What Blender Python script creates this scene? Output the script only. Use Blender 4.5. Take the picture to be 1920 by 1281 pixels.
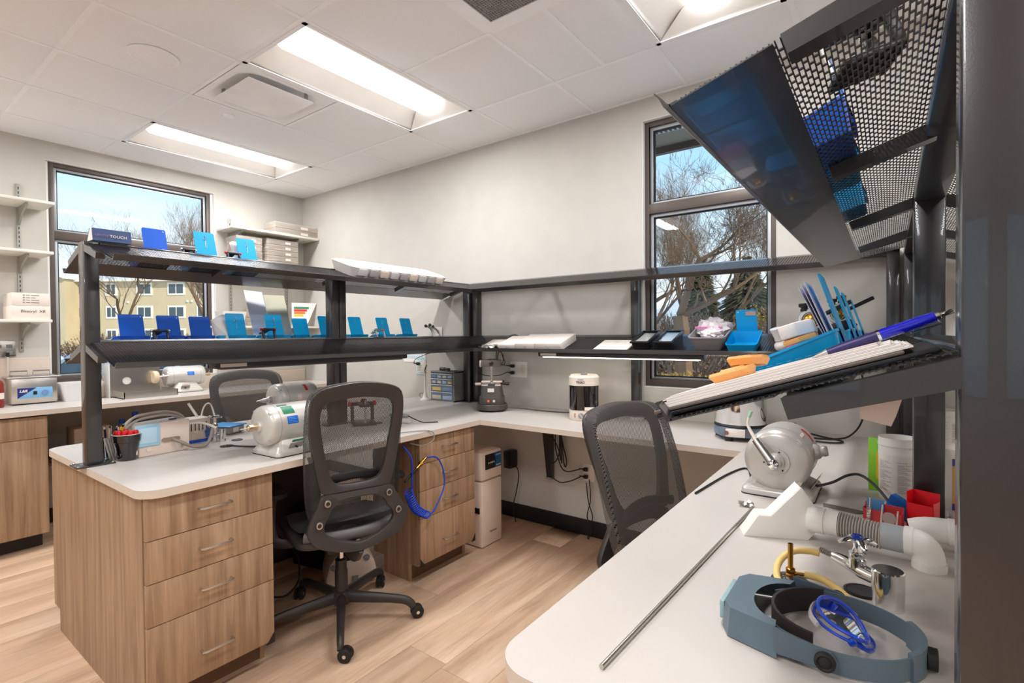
import bpy, bmesh, math, random
import numpy as np
from mathutils import Vector, Matrix, Euler, noise
R = math.radians
SC = bpy.context.scene
COL = SC.collection
for o in list(bpy.data.objects): bpy.data.objects.remove(o)
random.seed(7)

# ------------------------------------------------------------ camera
CAM = Vector((5.0381, -3.0904, 1.3754))
_yaw, _pit, _rol = R(53.6006), R(-.8195), R(-.5046)
_fw = Vector((-math.cos(_yaw)*math.cos(_pit), math.sin(_yaw)*math.cos(_pit), math.sin(_pit)))
_rt = Vector((math.sin(_yaw), math.cos(_yaw), 0)); _up = _rt.cross(_fw)
_r = _rt*math.cos(_rol) + _up*math.sin(_rol); _u = _up*math.cos(_rol) - _rt*math.sin(_rol)
cd = bpy.data.cameras.new('camera'); cam = bpy.data.objects.new('camera', cd); COL.objects.link(cam)
cam.matrix_world = Matrix(((_r.x, _u.x, -_fw.x, CAM.x), (_r.y, _u.y, -_fw.y, CAM.y), (_r.z, _u.z, -_fw.z, CAM.z), (0, 0, 0, 1)))
cd.sensor_fit = 'HORIZONTAL'; cd.sensor_width = 36; cd.lens = 959.0*36/1920; cd.clip_start = .02; cd.clip_end = 400
SC.camera = cam

# ------------------------------------------------------------ world, sun, exposure
SC.view_settings.view_transform = 'Standard'; SC.view_settings.look = 'None'
SC.view_settings.gamma = 1; SC.view_settings.use_curve_mapping = False
SC.view_settings.exposure = 0.78
SC.cycles.use_denoising = True
SC.cycles.max_bounces = 10; SC.cycles.diffuse_bounces = 6; SC.cycles.transparent_max_bounces = 24
SC.cycles.sample_clamp_indirect = 6
W = bpy.data.worlds.new('sky'); SC.world = W; W.use_nodes = True
n = W.node_tree.nodes; l = W.node_tree.links; bg = n['Background']
tc = n.new('ShaderNodeTexCoord'); sp = n.new('ShaderNodeSeparateXYZ'); l.new(tc.outputs['Generated'], sp.inputs[0])
rp = n.new('ShaderNodeValToRGB'); l.new(sp.outputs['Z'], rp.inputs[0])
e = rp.color_ramp.elements
e[0].position = 0; e[0].color = (.80, .90, .97, 1)
e[1].position = 1; e[1].color = (.09, .24, .60, 1)
e.new(.15).color = (.66, .84, .96, 1); e.new(.32).color = (.36, .64, .92, 1)
mp = n.new('ShaderNodeMapping'); mp.inputs['Scale'].default_value = (1, 1, 5); l.new(tc.outputs['Generated'], mp.inputs[0])
nz = n.new('ShaderNodeTexNoise'); nz.inputs['Scale'].default_value = 2.2; nz.inputs['Detail'].default_value = 6; l.new(mp.outputs[0], nz.inputs[0])
cr = n.new('ShaderNodeValToRGB'); cr.color_ramp.elements[0].position = .45; cr.color_ramp.elements[1].position = .75; l.new(nz.outputs[0], cr.inputs[0])
mx = n.new('ShaderNodeMixRGB'); mx.inputs['Color2'].default_value = (.88, .93, .97, 1); l.new(cr.outputs[0], mx.inputs[0]); l.new(rp.outputs[0], mx.inputs['Color1'])
l.new(mx.outputs[0], bg.inputs[0]); bg.inputs[1].default_value = .82
sd = bpy.data.lights.new('sun', 'SUN'); sun = bpy.data.objects.new('sun', sd); COL.objects.link(sun)
sd.energy = 2.1; sd.angle = R(1.5); sd.color = (1, .93, .82)
sun.rotation_euler = Vector((.88, -.03, .42)).to_track_quat('Z', 'Y').to_euler()

# ------------------------------------------------------------ materials
MATS = {}
def rgb(c):
    return tuple(((v/255)/12.92 if v/255 <= .04045 else ((v/255+.055)/1.055)**2.4) for v in c) + (1,)
def mat(name, col, rough=.5, metal=0., bump=0., bscale=60., var=0., vscale=6., spec=.5, emit=0, alpha=1., trans=0., ior=1.45, coat=0., stretch=None):
    if name in MATS: return MATS[name]
    m = bpy.data.materials.new(name); MATS[name] = m; m.use_nodes = True
    n = m.node_tree.nodes; l = m.node_tree.links; b = n['Principled BSDF']
    c = rgb(col); b.inputs['Base Color'].default_value = c
    b.inputs['Roughness'].default_value = rough; b.inputs['Metallic'].default_value = metal
    b.inputs['Specular IOR Level'].default_value = spec; b.inputs['IOR'].default_value = ior
    if coat: b.inputs['Coat Weight'].default_value = coat
    if trans: b.inputs['Transmission Weight'].default_value = trans
    if emit:
        b.inputs['Emission Color'].default_value = c; b.inputs['Emission Strength'].default_value = emit
    if alpha < 1: b.inputs['Alpha'].default_value = alpha
    tc = n.new('ShaderNodeTexCoord'); mp = n.new('ShaderNodeMapping'); l.new(tc.outputs['Object'], mp.inputs[0])
    if stretch: mp.inputs['Scale'].default_value = stretch
    nz = n.new('ShaderNodeTexNoise'); nz.inputs['Scale'].default_value = vscale; nz.inputs['Detail'].default_value = 5
    l.new(mp.outputs[0], nz.inputs[0])
    v = var or .03
    r = n.new('ShaderNodeValToRGB'); r.color_ramp.elements[0].position = .3; r.color_ramp.elements[1].position = .7
    r.color_ramp.elements[0].color = tuple(x*(1-v) for x in c[:3])+(1,)
    r.color_ramp.elements[1].color = tuple(min(1, x*(1+v)) for x in c[:3])+(1,)
    l.new(nz.outputs[0], r.inputs[0]); l.new(r.outputs[0], b.inputs['Base Color'])
    if bump:
        n2 = n.new('ShaderNodeTexNoise'); n2.inputs['Scale'].default_value = bscale; l.new(mp.outputs[0], n2.inputs[0])
        bp = n.new('ShaderNodeBump'); bp.inputs['Strength'].default_value = bump; bp.inputs['Distance'].default_value = .002
        l.new(n2.outputs[0], bp.inputs['Height']); l.new(bp.outputs[0], b.inputs['Normal'])
    return m

def wood_mat(name, c1, c2, c3, stretch, sc=1., rough=.45, objrand=0., knots=0.):
    m = bpy.data.materials.new(name); MATS[name] = m; m.use_nodes = True
    n = m.node_tree.nodes; l = m.node_tree.links; b = n['Principled BSDF']; b.inputs['Roughness'].default_value = rough
    tc = n.new('ShaderNodeTexCoord'); mp = n.new('ShaderNodeMapping'); l.new(tc.outputs['Object'], mp.inputs[0])
    mp.inputs['Scale'].default_value = stretch
    oi = n.new('ShaderNodeObjectInfo')
    ad = n.new('ShaderNodeVectorMath'); ad.operation = 'MULTIPLY_ADD'
    cb = n.new('ShaderNodeCombineXYZ')
    for i in range(3): l.new(oi.outputs['Random'], cb.inputs[i])
    l.new(cb.outputs[0], ad.inputs[0]); ad.inputs[1].default_value = (37, 91, 53); l.new(mp.outputs[0], ad.inputs[2])
    a = n.new('ShaderNodeTexNoise'); a.inputs['Scale'].default_value = 1.3*sc; a.inputs['Detail'].default_value = 8; a.inputs['Roughness'].default_value = .62
    a.inputs['Distortion'].default_value = .6
    l.new(ad.outputs[0], a.inputs[0])
    f = n.new('ShaderNodeTexNoise'); f.inputs['Scale'].default_value = 9*sc; f.inputs['Detail'].default_value = 3; l.new(ad.outputs[0], f.inputs[0])
    r = n.new('ShaderNodeValToRGB'); e = r.color_ramp.elements
    e[0].position = .3; e[0].color = rgb(c1); e[1].position = .72; e[1].color = rgb(c3); e.new(.5).color = rgb(c2)
    l.new(a.outputs[0], r.inputs[0])
    mx = n.new('ShaderNodeMixRGB'); mx.blend_type = 'MULTIPLY'; mx.inputs[0].default_value = .2
    r2 = n.new('ShaderNodeValToRGB'); r2.color_ramp.elements[0].position = .35; r2.color_ramp.elements[0].color = (.6, .56, .52, 1); r2.color_ramp.elements[1].position = .6
    l.new(f.outputs[0], r2.inputs[0]); l.new(r.outputs[0], mx.inputs['Color1']); l.new(r2.outputs[0], mx.inputs['Color2'])
    out = mx.outputs[0]
    if knots:
        v = n.new('ShaderNodeTexNoise'); v.inputs['Scale'].default_value = .9*sc; v.inputs['Detail'].default_value = 2; v.inputs['Distortion'].default_value = 1.5
        l.new(ad.outputs[0], v.inputs[0])
        r3 = n.new('ShaderNodeValToRGB'); r3.color_ramp.elements[0].position = .70; r3.color_ramp.elements[0].color = (1, 1, 1, 1)
        r3.color_ramp.elements[1].position = .80; r3.color_ramp.elements[1].color = (.42, .34, .28, 1); l.new(v.outputs[0], r3.inputs[0])
        m3 = n.new('ShaderNodeMixRGB'); m3.blend_type = 'MULTIPLY'; m3.inputs[0].default_value = knots
        l.new(out, m3.inputs['Color1']); l.new(r3.outputs[0], m3.inputs['Color2']); out = m3.outputs[0]
    if objrand:
        hs = n.new('ShaderNodeHueSaturation'); ma = n.new('ShaderNodeMath'); ma.operation = 'MULTIPLY_ADD'
        l.new(oi.outputs['Random'], ma.inputs[0]); ma.inputs[1].default_value = objrand; ma.inputs[2].default_value = 1-objrand/2
        l.new(ma.outputs[0], hs.inputs['Value']); l.new(out, hs.inputs['Color']); out = hs.outputs[0]
    l.new(out, b.inputs['Base Color'])
    return m

def mesh_fabric(name, col, hx, hz, open_=.45, gx='X', gz='Z'):
    """woven mesh: fine see-through openings between dark threads, both sides"""
    m = bpy.data.materials.new(name); MATS[name] = m; m.use_nodes = True
    n = m.node_tree.nodes; l = m.node_tree.links; b = n['Principled BSDF']; out = n['Material Output']
    b.inputs['Base Color'].default_value = rgb(col); b.inputs['Roughness'].default_value = .7
    tc = n.new('ShaderNodeTexCoord'); s = n.new('ShaderNodeSeparateXYZ'); l.new(tc.outputs['Object'], s.inputs[0])
    def mth(op, a, c=None, d=None):
        k = n.new('ShaderNodeMath'); k.operation = op
        for i, v in enumerate((a, c, d)):
            if v is None: continue
            if isinstance(v, (int, float)): k.inputs[i].default_value = v
            else: l.new(v, k.inputs[i])
        return k.outputs[0]
    z = mth('MULTIPLY', s.outputs[gz], 1/hz); x = mth('MULTIPLY', mth('ADD', s.outputs['X'], s.outputs['Y']), 1/hx)
    row = mth('FLOOR', x); off = mth('MULTIPLY', mth('MODULO', row, 2.), .5)
    fz = mth('FRACT', mth('ADD', z, off)); fx = mth('FRACT', x)
    a = mth('LESS_THAN', mth('ABSOLUTE', mth('SUBTRACT', fx, .5)), open_/2+.06)
    c = mth('LESS_THAN', mth('ABSOLUTE', mth('SUBTRACT', fz, .5)), .36)
    hole = mth('MULTIPLY', a, c)
    t = n.new('ShaderNodeBsdfTransparent'); mx = n.new('ShaderNodeMixShader')
    l.new(hole, mx.inputs[0]); l.new(b.outputs[0], mx.inputs[1]); l.new(t.outputs[0], mx.inputs[2]); l.new(mx.outputs[0], out.inputs[0])
    return m

def glass_mat(name, col=(255, 255, 255), fac=.9, rough=.02):
    m = bpy.data.materials.new(name); MATS[name] = m; m.use_nodes = True
    n = m.node_tree.nodes; l = m.node_tree.links; out = n['Material Output']
    n.remove(n['Principled BSDF'])
    t = n.new('ShaderNodeBsdfTransparent'); t.inputs[0].default_value = rgb(col)
    g = n.new('ShaderNodeBsdfGlossy'); g.inputs['Roughness'].default_value = rough
    fr = n.new('ShaderNodeFresnel'); fr.inputs[0].default_value = 1.45
    mth = n.new('ShaderNodeMath'); mth.operation = 'MULTIPLY'; mth.inputs[1].default_value = fac; l.new(fr.outputs[0], mth.inputs[0])
    mx = n.new('ShaderNodeMixShader'); l.new(mth.outputs[0], mx.inputs[0]); l.new(t.outputs[0], mx.inputs[1]); l.new(g.outputs[0], mx.inputs[2])
    l.new(mx.outputs[0], out.inputs[0]); return m

def clear_mat(name, col, alpha, rough=.15):
    """thin translucent plastic"""
    return mat(name, col, rough, alpha=alpha)

wall_m = mat('wall_paint', (200, 195, 187), .85, bump=.25, bscale=350, spec=.25)
ceil_m = mat('ceiling_tile_white', (245, 246, 247), .95, bump=.4, bscale=260, var=.015, vscale=300, spec=.1)
tbar_m = mat('white_enamel', (248, 249, 250), .45)
top_m = mat('worktop_laminate', (196, 188, 181), .38, var=.015)
edge_m = mat('worktop_edge', (212, 196, 180), .5, var=.03, vscale=4, stretch=(6, .6, 20))
wood_m = wood_mat('cabinet_wood', (136, 106, 80), (166, 134, 104), (186, 156, 126), (22, 22, 1.1), 1., .5, .05)
floor_m = wood_mat('floor_oak', (186, 150, 122), (212, 178, 148), (228, 198, 170), (9, .9, 1), .8, .42, .08, .8)
black_m = mat('black_powder_coat', (36, 34, 34), .3, bump=.04, bscale=600, var=.08, vscale=3, spec=.8, coat=.4)
frame_m = mat('bronze_frame', (92, 82, 76), .45, metal=.3)
white_m = mat('white_plastic', (236, 230, 222), .35)
offw_m = mat('warm_white_plastic', (226, 214, 200), .4)
grey_m = mat('grey_plastic', (140, 138, 138), .45)
dgrey_m = mat('dark_grey_plastic', (62, 62, 64), .45)
blackp_m = mat('black_plastic', (26, 25, 26), .35)
rubber_m = mat('black_rubber', (30, 28, 27), .6)
chrome_m = mat('chrome', (225, 225, 225), .08, metal=1)
steel_m = mat('brushed_steel', (205, 198, 190), .28, metal=1, bump=.1, bscale=200, stretch=(1, 30, 30))
alu_m = mat('aluminium', (200, 196, 192), .35, metal=1)
cream_m = mat('cream_enamel', (204, 199, 191), .32, metal=.2, coat=.3)
cyan_m = mat('cyan_plastic', (0, 160, 222), .35)
blue_m = mat('blue_plastic', (10, 88, 200), .38)
paper_m = mat('paper', (240, 236, 232), .8)
card_m = mat('white_card', (232, 220, 210), .7)
red_m = mat('red_plastic', (205, 12, 24), .35)
brass_m = mat('brass', (190, 140, 60), .25, metal=1)
glass_m = glass_mat('window_glass', (250, 252, 252), .55)
lens_m = mat('light_lens', (250, 250, 250), .5, emit=2.2)
LAMP_W = 16
ink_m = mat('ink', (40, 38, 40), .6)

# ------------------------------------------------------------ mesh builder
def T(x=0, y=0, z=0): return Matrix.Translation((x, y, z))
def RX(a): return Matrix.Rotation(R(a), 4, 'X')
def RY(a): return Matrix.Rotation(R(a), 4, 'Y')
def RZ(a): return Matrix.Rotation(R(a), 4, 'Z')
def align(d):
    """matrix turning +Z to direction d"""
    return Vector(d).normalized().to_track_quat('Z', 'Y').to_matrix().to_4x4()

class MB:
    def __init__(s): s.v = []; s.f = []; s.mi = []; s.cur = 0; s.mats = None
    def add(s, vs, fs, M=None):
        b = len(s.v)
        if M is not None: vs = [M @ Vector(p) for p in vs]
        s.v.extend([tuple(p) for p in vs]); s.f.extend([tuple(i+b for i in q) for q in fs]); s.mi.extend([s.cur]*len(fs)); return s
    def bm(s, bm, M=None):
        bm.verts.ensure_lookup_table(); bm.verts.index_update()
        s.add([v.co.copy() for v in bm.verts], [[v.index for v in f.verts] for f in bm.faces], M); bm.free(); return s
    def box(s, a, b, bev=0, M=None, seg=2):
        a = Vector(a); b = Vector(b)
        lo = [min(a[i], b[i]) for i in range(3)]; hi = [max(a[i], b[i]) for i in range(3)]
        if bev:
            bm = bmesh.new(); bmesh.ops.create_cube(bm, size=1)
            for v in bm.verts: v.co = Vector([(lo[i]+hi[i])/2+v.co[i]*(hi[i]-lo[i]) for i in range(3)])
            bev = min(bev, min(hi[i]-lo[i] for i in range(3))*.49)
            bmesh.ops.bevel(bm, geom=list(bm.edges), offset=bev, segments=seg, profile=.5, affect='EDGES')
            return s.bm(bm, M)
        x0, y0, z0 = lo; x1, y1, z1 = hi
        return s.add([(x0, y0, z0), (x1, y0, z0), (x1, y1, z0), (x0, y1, z0), (x0, y0, z1), (x1, y0, z1), (x1, y1, z1), (x0, y1, z1)],
                     [(3, 2, 1, 0), (4, 5, 6, 7), (0, 1, 5, 4), (1, 2, 6, 5), (2, 3, 7, 6), (3, 0, 4, 7)], M)
    def cbox(s, c, size, bev=0, M=None):
        return s.box([c[i]-size[i]/2 for i in range(3)], [c[i]+size[i]/2 for i in range(3)], bev, M)
    def prism(s, poly, h, M=None, bev=0):
        """2D polygon in XY (ccw) extruded 0..h in Z"""
        if bev:
            bm = bmesh.new(); vs = [bm.verts.new((x, y, 0)) for x, y in poly]; f = bm.faces.new(vs)
            r = bmesh.ops.extrude_face_region(bm, geom=[f]); bmesh.ops.translate(bm, verts=[g for g in r['geom'] if isinstance(g, bmesh.types.BMVert)], vec=(0, 0, h))
            bmesh.ops.recalc_face_normals(bm, faces=bm.faces)
            bmesh.ops.bevel(bm, geom=list(bm.edges), offset=bev, segments=2, profile=.5, affect='EDGES'); return s.bm(bm, M)
        k = len(poly)
        return s.add([(x, y, 0) for x, y in poly]+[(x, y, h) for x, y in poly],
                     [tuple(range(k))[::-1], tuple(range(k, 2*k))]+[(i, (i+1) % k, k+(i+1) % k, k+i) for i in range(k)], M)
    def lathe(s, prof, seg=24, M=None, cap0=True, cap1=True, ang=360):
        """profile [(r,z)...] bottom to top about Z"""
        full = ang == 360; m = seg if full else seg+1
        vs = []; fs = []
        for r, z in prof:
            for i in range(m):
                a = R(ang)*i/seg; vs.append((r*math.cos(a), r*math.sin(a), z))
        for j in range(len(prof)-1):
            for i in range(seg):
                k = (i+1) % m; fs.append((j*m+i, j*m+k, (j+1)*m+k, (j+1)*m+i))
        if full:
            if cap0 and prof[0][0] > 1e-6: fs.append(tuple(range(m))[::-1])
            if cap1 and prof[-1][0] > 1e-6: fs.append(tuple((len(prof)-1)*m+i for i in range(m)))
        return s.add(vs, fs, M)
    def cyl(s, p, q, r, r2=None, seg=16, cap=True):
        p = Vector(p); q = Vector(q); h = (q-p).length
        return s.lathe([(r, 0), (r if r2 is None else r2, h)], seg, T(*p) @ align(q-p), cap, cap)
    def tube(s, pts, r, seg=8, smooth=0, closed=False, flat=None):
        """tube through points (Catmull-Rom when smooth>0); r number or list"""
        P = [Vector(p) for p in pts]; rr = r if isinstance(r, (list, tuple)) else [r]*len(P)
        if smooth:
            Q = []; q = []; N = len(P)
            for i in range(N if closed else N-1):
                g = (lambda j: P[j % N]) if closed else (lambda j: P[min(max(j, 0), N-1)])
                p0, p1, p2, p3 = g(i-1), g(i), g(i+1), g(i+2)
                for t_ in range(smooth):
                    t = t_/smooth
                    Q.append(.5*((2*p1)+(p2-p0)*t+(2*p0-5*p1+4*p2-p3)*t*t+(3*p1-p0-3*p2+p3)*t**3))
                    q.append(rr[i]*(1-t)+rr[(i+1) % N]*t)
            if not closed: Q.append(P[-1]); q.append(rr[-1])
            P, rr = Q, q
        N = len(P); vs = []; fs = []; nrm = None
        for i in range(N):
            if closed: d = P[(i+1) % N]-P[i-1]
            else: d = P[min(i+1, N-1)]-P[max(i-1, 0)]
            if d.length < 1e-9: d = Vector((0, 0, 1))
            d.normalize()
            if nrm is None:
                nrm = d.orthogonal() if abs(d.z) > .9 else d.cross(Vector((0, 0, 1)))
            nrm = nrm-d*nrm.dot(d)
            if nrm.length < 1e-6: nrm = d.orthogonal()
            nrm.normalize(); bn = d.cross(nrm)
            for k in range(seg):
                a = 2*math.pi*k/seg
                fl = flat or (1, 1)
                vs.append(P[i]+(nrm*math.cos(a)*fl[0]+bn*math.sin(a)*fl[1])*rr[i])
        for i in range(N if closed else N-1):
            j = (i+1) % N
            for k in range(seg):
                k2 = (k+1) % seg; fs.append((i*seg+k, i*seg+k2, j*seg+k2, j*seg+k))
        if not closed: fs += [tuple(range(seg))[::-1], tuple((N-1)*seg+k for k in range(seg))]
        return s.add(vs, fs)
    def ball(s, c, r, M=None, seg=12, ring=8):
        rs = r if isinstance(r, (tuple, list)) else (r, r, r)
        pr = [(max(math.cos(a), 0), math.sin(a)) for a in [(-90+180*i/ring)*math.pi/180 for i in range(ring+1)]]
        MM = T(*c) @ (M or Matrix()) @ Matrix.Diagonal((rs[0], rs[1], rs[2], 1))
        return s.lathe(pr, seg, MM, False, False)
    def ring(s, ro, ri, h, seg=32, M=None):
        return s.lathe([(ri, 0), (ro, 0), (ro, h), (ri, h), (ri, 0)], seg, M, False, False)
    def slab(s, outer, holes_rows, M=None): pass
    def coil(s, a, b, r, turns, rad, seg=6, st=10):
        a = Vector(a); b = Vector(b); A = T(*a) @ align(b-a); h = (b-a).length; N = int(turns*st)
        return s.tube([A @ Vector((r*math.cos(2*math.pi*i/st), r*math.sin(2*math.pi*i/st), h*i/N)) for i in range(N+1)], rad, seg)

def link_mesh(name, mb, mats, parent=None, M=None, ang=38):
    me = bpy.data.meshes.new(name)
    vs = mb.v if M is None else [tuple(M @ Vector(p)) for p in mb.v]
    me.from_pydata(vs, [], mb.f)
    if not isinstance(mats, (list, tuple)): mats = [mats]
    for m in mats: me.materials.append(m)
    if len(mats) > 1: me.polygons.foreach_set('material_index', mb.mi)
    bm = bmesh.new(); bm.from_mesh(me); bmesh.ops.remove_doubles(bm, verts=bm.verts, dist=1e-6) if len(mb.v) < 60000 else None
    bmesh.ops.dissolve_degenerate(bm, edges=bm.edges, dist=1e-7) if len(mb.v) < 20000 else None
    bmesh.ops.recalc_face_normals(bm, faces=bm.faces) if len(mb.v) < 60000 else None
    bm.to_mesh(me); bm.free()
    me.polygons.foreach_set('use_smooth', [True]*len(me.polygons)); me.set_sharp_from_angle(angle=R(ang))
    o = bpy.data.objects.new(name, me); COL.objects.link(o)
    if parent: o.parent = parent
    return o
def tag(o, label=None, cat=None, group=None, kind=None):
    if label: o['label'] = label
    if cat: o['category'] = cat
    if group: o['group'] = group
    if kind: o['kind'] = kind
    return o
class Thing:
    """a top-level Empty at the thing's base; parts are built in its local frame (or in world coordinates with w=True)"""
    def __init__(s, name, label, cat, loc=(0, 0, 0), rz=0, group=None, M=None, kind=None):
        s.o = bpy.data.objects.new(name, None); COL.objects.link(s.o); s.o.empty_display_size = .05
        s.M = M if M is not None else T(*loc) @ RZ(rz)
        s.o.matrix_world = s.M; s.inv = s.M.inverted(); tag(s.o, label, cat, group, kind)
    def part(s, name, mb, m, parent=None, label=None, w=False, ang=38, kind=None):
        o = link_mesh(name, mb, m, parent or s.o, s.inv if w else None, ang)
        return tag(o, label, kind=kind)
def single(name, label, cat, mb, m, loc=(0, 0, 0), rz=0, group=None, M=None, ang=38, w=False, kind=None):
    MM = M if M is not None else T(*loc) @ RZ(rz)
    o = link_mesh(name, mb, m, None, MM.inverted() if w else None, ang); o.matrix_world = MM
    return tag(o, label, cat, group, kind)
def struct(name, mb, m, loc=(0, 0, 0), label=None, parent=None):
    o = link_mesh(name, mb, m, parent, T(*loc).inverted() if not parent else None)
    if not parent: o.location = loc; o['kind'] = 'structure'
    return tag(o, label)
def dup(root, M=None, label=None, group=None):
    c = root.copy(); COL.objects.link(c)
    if M is not None: c.matrix_world = M
    if label: c['label'] = label
    if group: c['group'] = group
    for ch in [o for o in root.children]:
        d = ch.copy(); COL.objects.link(d); d.parent = c; d.matrix_parent_inverse = ch.matrix_parent_inverse
        for g in list(ch.children):
            q = g.copy(); COL.objects.link(q); q.parent = d
    return c
def text_mb(body, size, M, ext=.0004, align_x='LEFT', shear=0, font_off=0):
    cu = bpy.data.curves.new('t', 'FONT'); cu.body = body; cu.size = size; cu.extrude = ext; cu.align_x = align_x; cu.resolution_u = 3; cu.shear = shear
    cu.offset = font_off
    o = bpy.data.objects.new('t', cu); COL.objects.link(o)
    dg = bpy.context.evaluated_depsgraph_get(); me = bpy.data.meshes.new_from_object(o.evaluated_get(dg))
    mb = MB(); mb.add([v.co.copy() for v in me.vertices], [tuple(p.vertices) for p in me.polygons], M)
    bpy.data.objects.remove(o); bpy.data.curves.remove(cu); bpy.data.meshes.remove(me)
    return mb
def face_x(x, y, z): return T(x, y, z) @ Matrix(((0, 0, 1, 0), (1, 0, 0, 0), (0, 1, 0, 0), (0, 0, 0, 1)))   # text reads along +Y, faces +X
def face_ny(x, y, z): return T(x, y, z) @ RX(90)                                                            # text reads along +X, faces -Y
def merge(*mbs):
    r = MB()
    for m in mbs: r.add(m.v, m.f)
    return r
def rrect(w, d, r, seg=4, cx=0, cy=0):
    p = []
    for sx, sy, a0 in ((1, 1, 0), (-1, 1, 90), (-1, -1, 180), (1, -1, 270)):
        for i in range(seg+1):
            a = R(a0+90*i/seg); p.append((cx+sx*(w/2-r)+r*math.cos(a), cy+sy*(d/2-r)+r*math.sin(a)))
    return p
def shell(mb, outs, close_bottom=True):
    """stack of equal-length loops [(poly2d, z)...] skinned into a surface"""
    k = len(outs[0][0]); b = []
    for poly, z in outs: b += [(x, y, z) for x, y in poly]
    fs = []
    for j in range(len(outs)-1):
        fs += [(j*k+i, j*k+(i+1) % k, (j+1)*k+(i+1) % k, (j+1)*k+i) for i in range(k)]
    if close_bottom: fs.append(tuple(range(k))[::-1])
    fs.append(tuple((len(outs)-1)*k+i for i in range(k)))
    return mb.add(b, fs)
# ============================================================ ROOM
HC = 2.8407; XR = 7.4; YF = -6.2
Z0, Z1 = 1.035, 2.705                     # window openings
WA = (-2.068, -.889); WB = (3.787, 4.545)
# floor: oak planks, each its own piece
sub = MB().box((-.02, YF-.02, -.12), (XR+.02, .02, -.012)); fl = struct('floor', sub, mat('floor_underlay', (90, 70, 55), .9))
pw, plen = .2167, 1.83
plank = MB().box((0, 0, -.012), (pw-.0012, plen-.0012, 0), bev=.0008); pmesh = link_mesh('plank', plank, floor_m, fl)
first = True
nx = int(XR/pw)+2; rnd = random.Random(3)
for i in range(nx):
    x = 3.335-16*pw+i*pw
    if x < -.22 or x > XR: continue
    off = rnd.random()*plen
    if i == 16: off = 0
    y = .0-plen-off*.999 if i != 16 else -1.557
    if i == 16: y = -1.557
    ys = []
    q = y
    while q > YF-plen: ys.append(q); q -= plen
    q = y+plen
    while q < 0: ys.append(q); q += plen
    for q in ys:
        if q+plen < -4.6 and x < 2: pass
        if first: o = pmesh; first = False
        else: o = pmesh.copy(); COL.objects.link(o)
        o.location = (x, q, 0)
        lo, hi = max(q, YF), min(q+plen, 0)
        if hi-lo < .01: o.location.z = -.05
        # planks run under the walls; trimmed by scaling lengthwise at the room edge
        s = (hi-lo)/plen; o.scale = (1, s, 1); o.location.y = lo
        if x < 0: o.scale.x = (x+pw)/pw; o.location.x = 0
        if x+pw > XR: o.scale.x = (XR-x)/pw
# walls
wl = MB(); t = .18
wl.box((-t, YF-t, -.1), (0, WA[0], 3.05)); wl.box((-t, WA[1], -.1), (0, t, 3.05))
wl.box((-t, WA[0], -.1), (0, WA[1], Z0)); wl.box((-t, WA[0], Z1), (0, WA[1], 3.05))
struct('wall_left', wl, wall_m)
wb = MB()
wb.box((0, 0, -.1), (WB[0], t, 3.05)); wb.box((WB[1], 0, -.1), (XR+t, t, 3.05))
wb.box((WB[0], 0, -.1), (WB[1], t, Z0)); wb.box((WB[0], 0, Z1), (WB[1], t, 3.05))
struct('wall_back', wb, wall_m)
struct('wall_right', MB().box((XR, YF-t, -.1), (XR+t, 0, 3.05)), wall_m)
wf = MB(); WF = ((.7, 2.5), (3.1, 4.9), (5.5, 7.0)); q = 0
for a, b in WF: wf.box((q, YF-t, -.1), (a, YF, 3.05)); wf.box((a, YF-t, -.1), (b, YF, .9)); wf.box((a, YF-t, 2.70), (b, YF, 3.05)); q = b
wf.box((q, YF-t, -.1), (XR, YF, 3.05)); struct('wall_front', wf, wall_m)
base_m = mat('baseboard_black', (24, 22, 22), .5)
struct('baseboard_back', MB().box((0, -.012, 0), (XR, 0, .108), bev=.003), base_m)
struct('baseboard_left', MB().box((0, YF, 0), (.012, -.012, .108), bev=.003), base_m)
# ceiling: grid with lay-in tiles
GX = lambda k: .4166+.6096*k
GY = lambda j: -.514-.6105*j
ce = struct('ceiling', MB().box((-.05, YF, 3.0), (XR+.05, .05, 3.05)), ceil_m)
XS = [0]+[GX(k) for k in range(0, 12)]; XS = [x for x in XS if x < XR]+[XR]
YS = [0]+[GY(j) for j in range(0, 10)]; YS = [y for y in YS if y > YF]+[YF]
skip = {}; tall = set()
fix = [(c, j) for j in (1, 5) for c in (1, 4, 7, 10)]       # fixtures take (col, row) and (col, row+1); col index into XS
for c, j in fix: skip[(c, j)] = skip[(c, j+1)] = 1
tall.add((2, 1)); skip[(2, 2)] = 1
skip[(3, 2)] = 1                                            # air diffuser
skip[(6, 2)] = 1                                            # return grille
def tile(x0, x1, y0, y1):
    struct('ceiling_tile', MB().box((x0+.008, y0-.008, HC+.002), (x1-.008, y1+.008, HC+.02), bev=.002), ceil_m, parent=ce)
for c in range(len(XS)-1):
    for j in range(len(YS)-1):
        if (c, j) in skip: continue
        y1 = YS[j+2] if (c, j) in tall else YS[j+1]
        if (c, j) == (6, 1): xm = 3.7826; tile(XS[c], xm, YS[j], y1); tile(xm, XS[c+1], YS[j], y1); continue
        tile(XS[c], XS[c+1], YS[j], y1)
gb = MB(); w = .0115
inside = lambda c, j: any(c == a and j == b for a, b in fix) or (c, j) == (2, 1)
for c in range(1, len(XS)-1): gb.box((XS[c]-w, YF, HC-.001), (XS[c]+w, 0, HC+.004))
for j in range(1, len(YS)-1):
    for c in range(len(XS)-1):
        if inside(c, j-1): continue                         # a fixture or long tile spans this joint
        gb.box((XS[c]+w, YS[j]-w, HC-.0008), (XS[c+1]-w, YS[j]+w, HC+.004))
gb.box((3.7826-w, YS[2], HC-.0006), (3.7826+w, YS[1], HC+.004))
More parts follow.
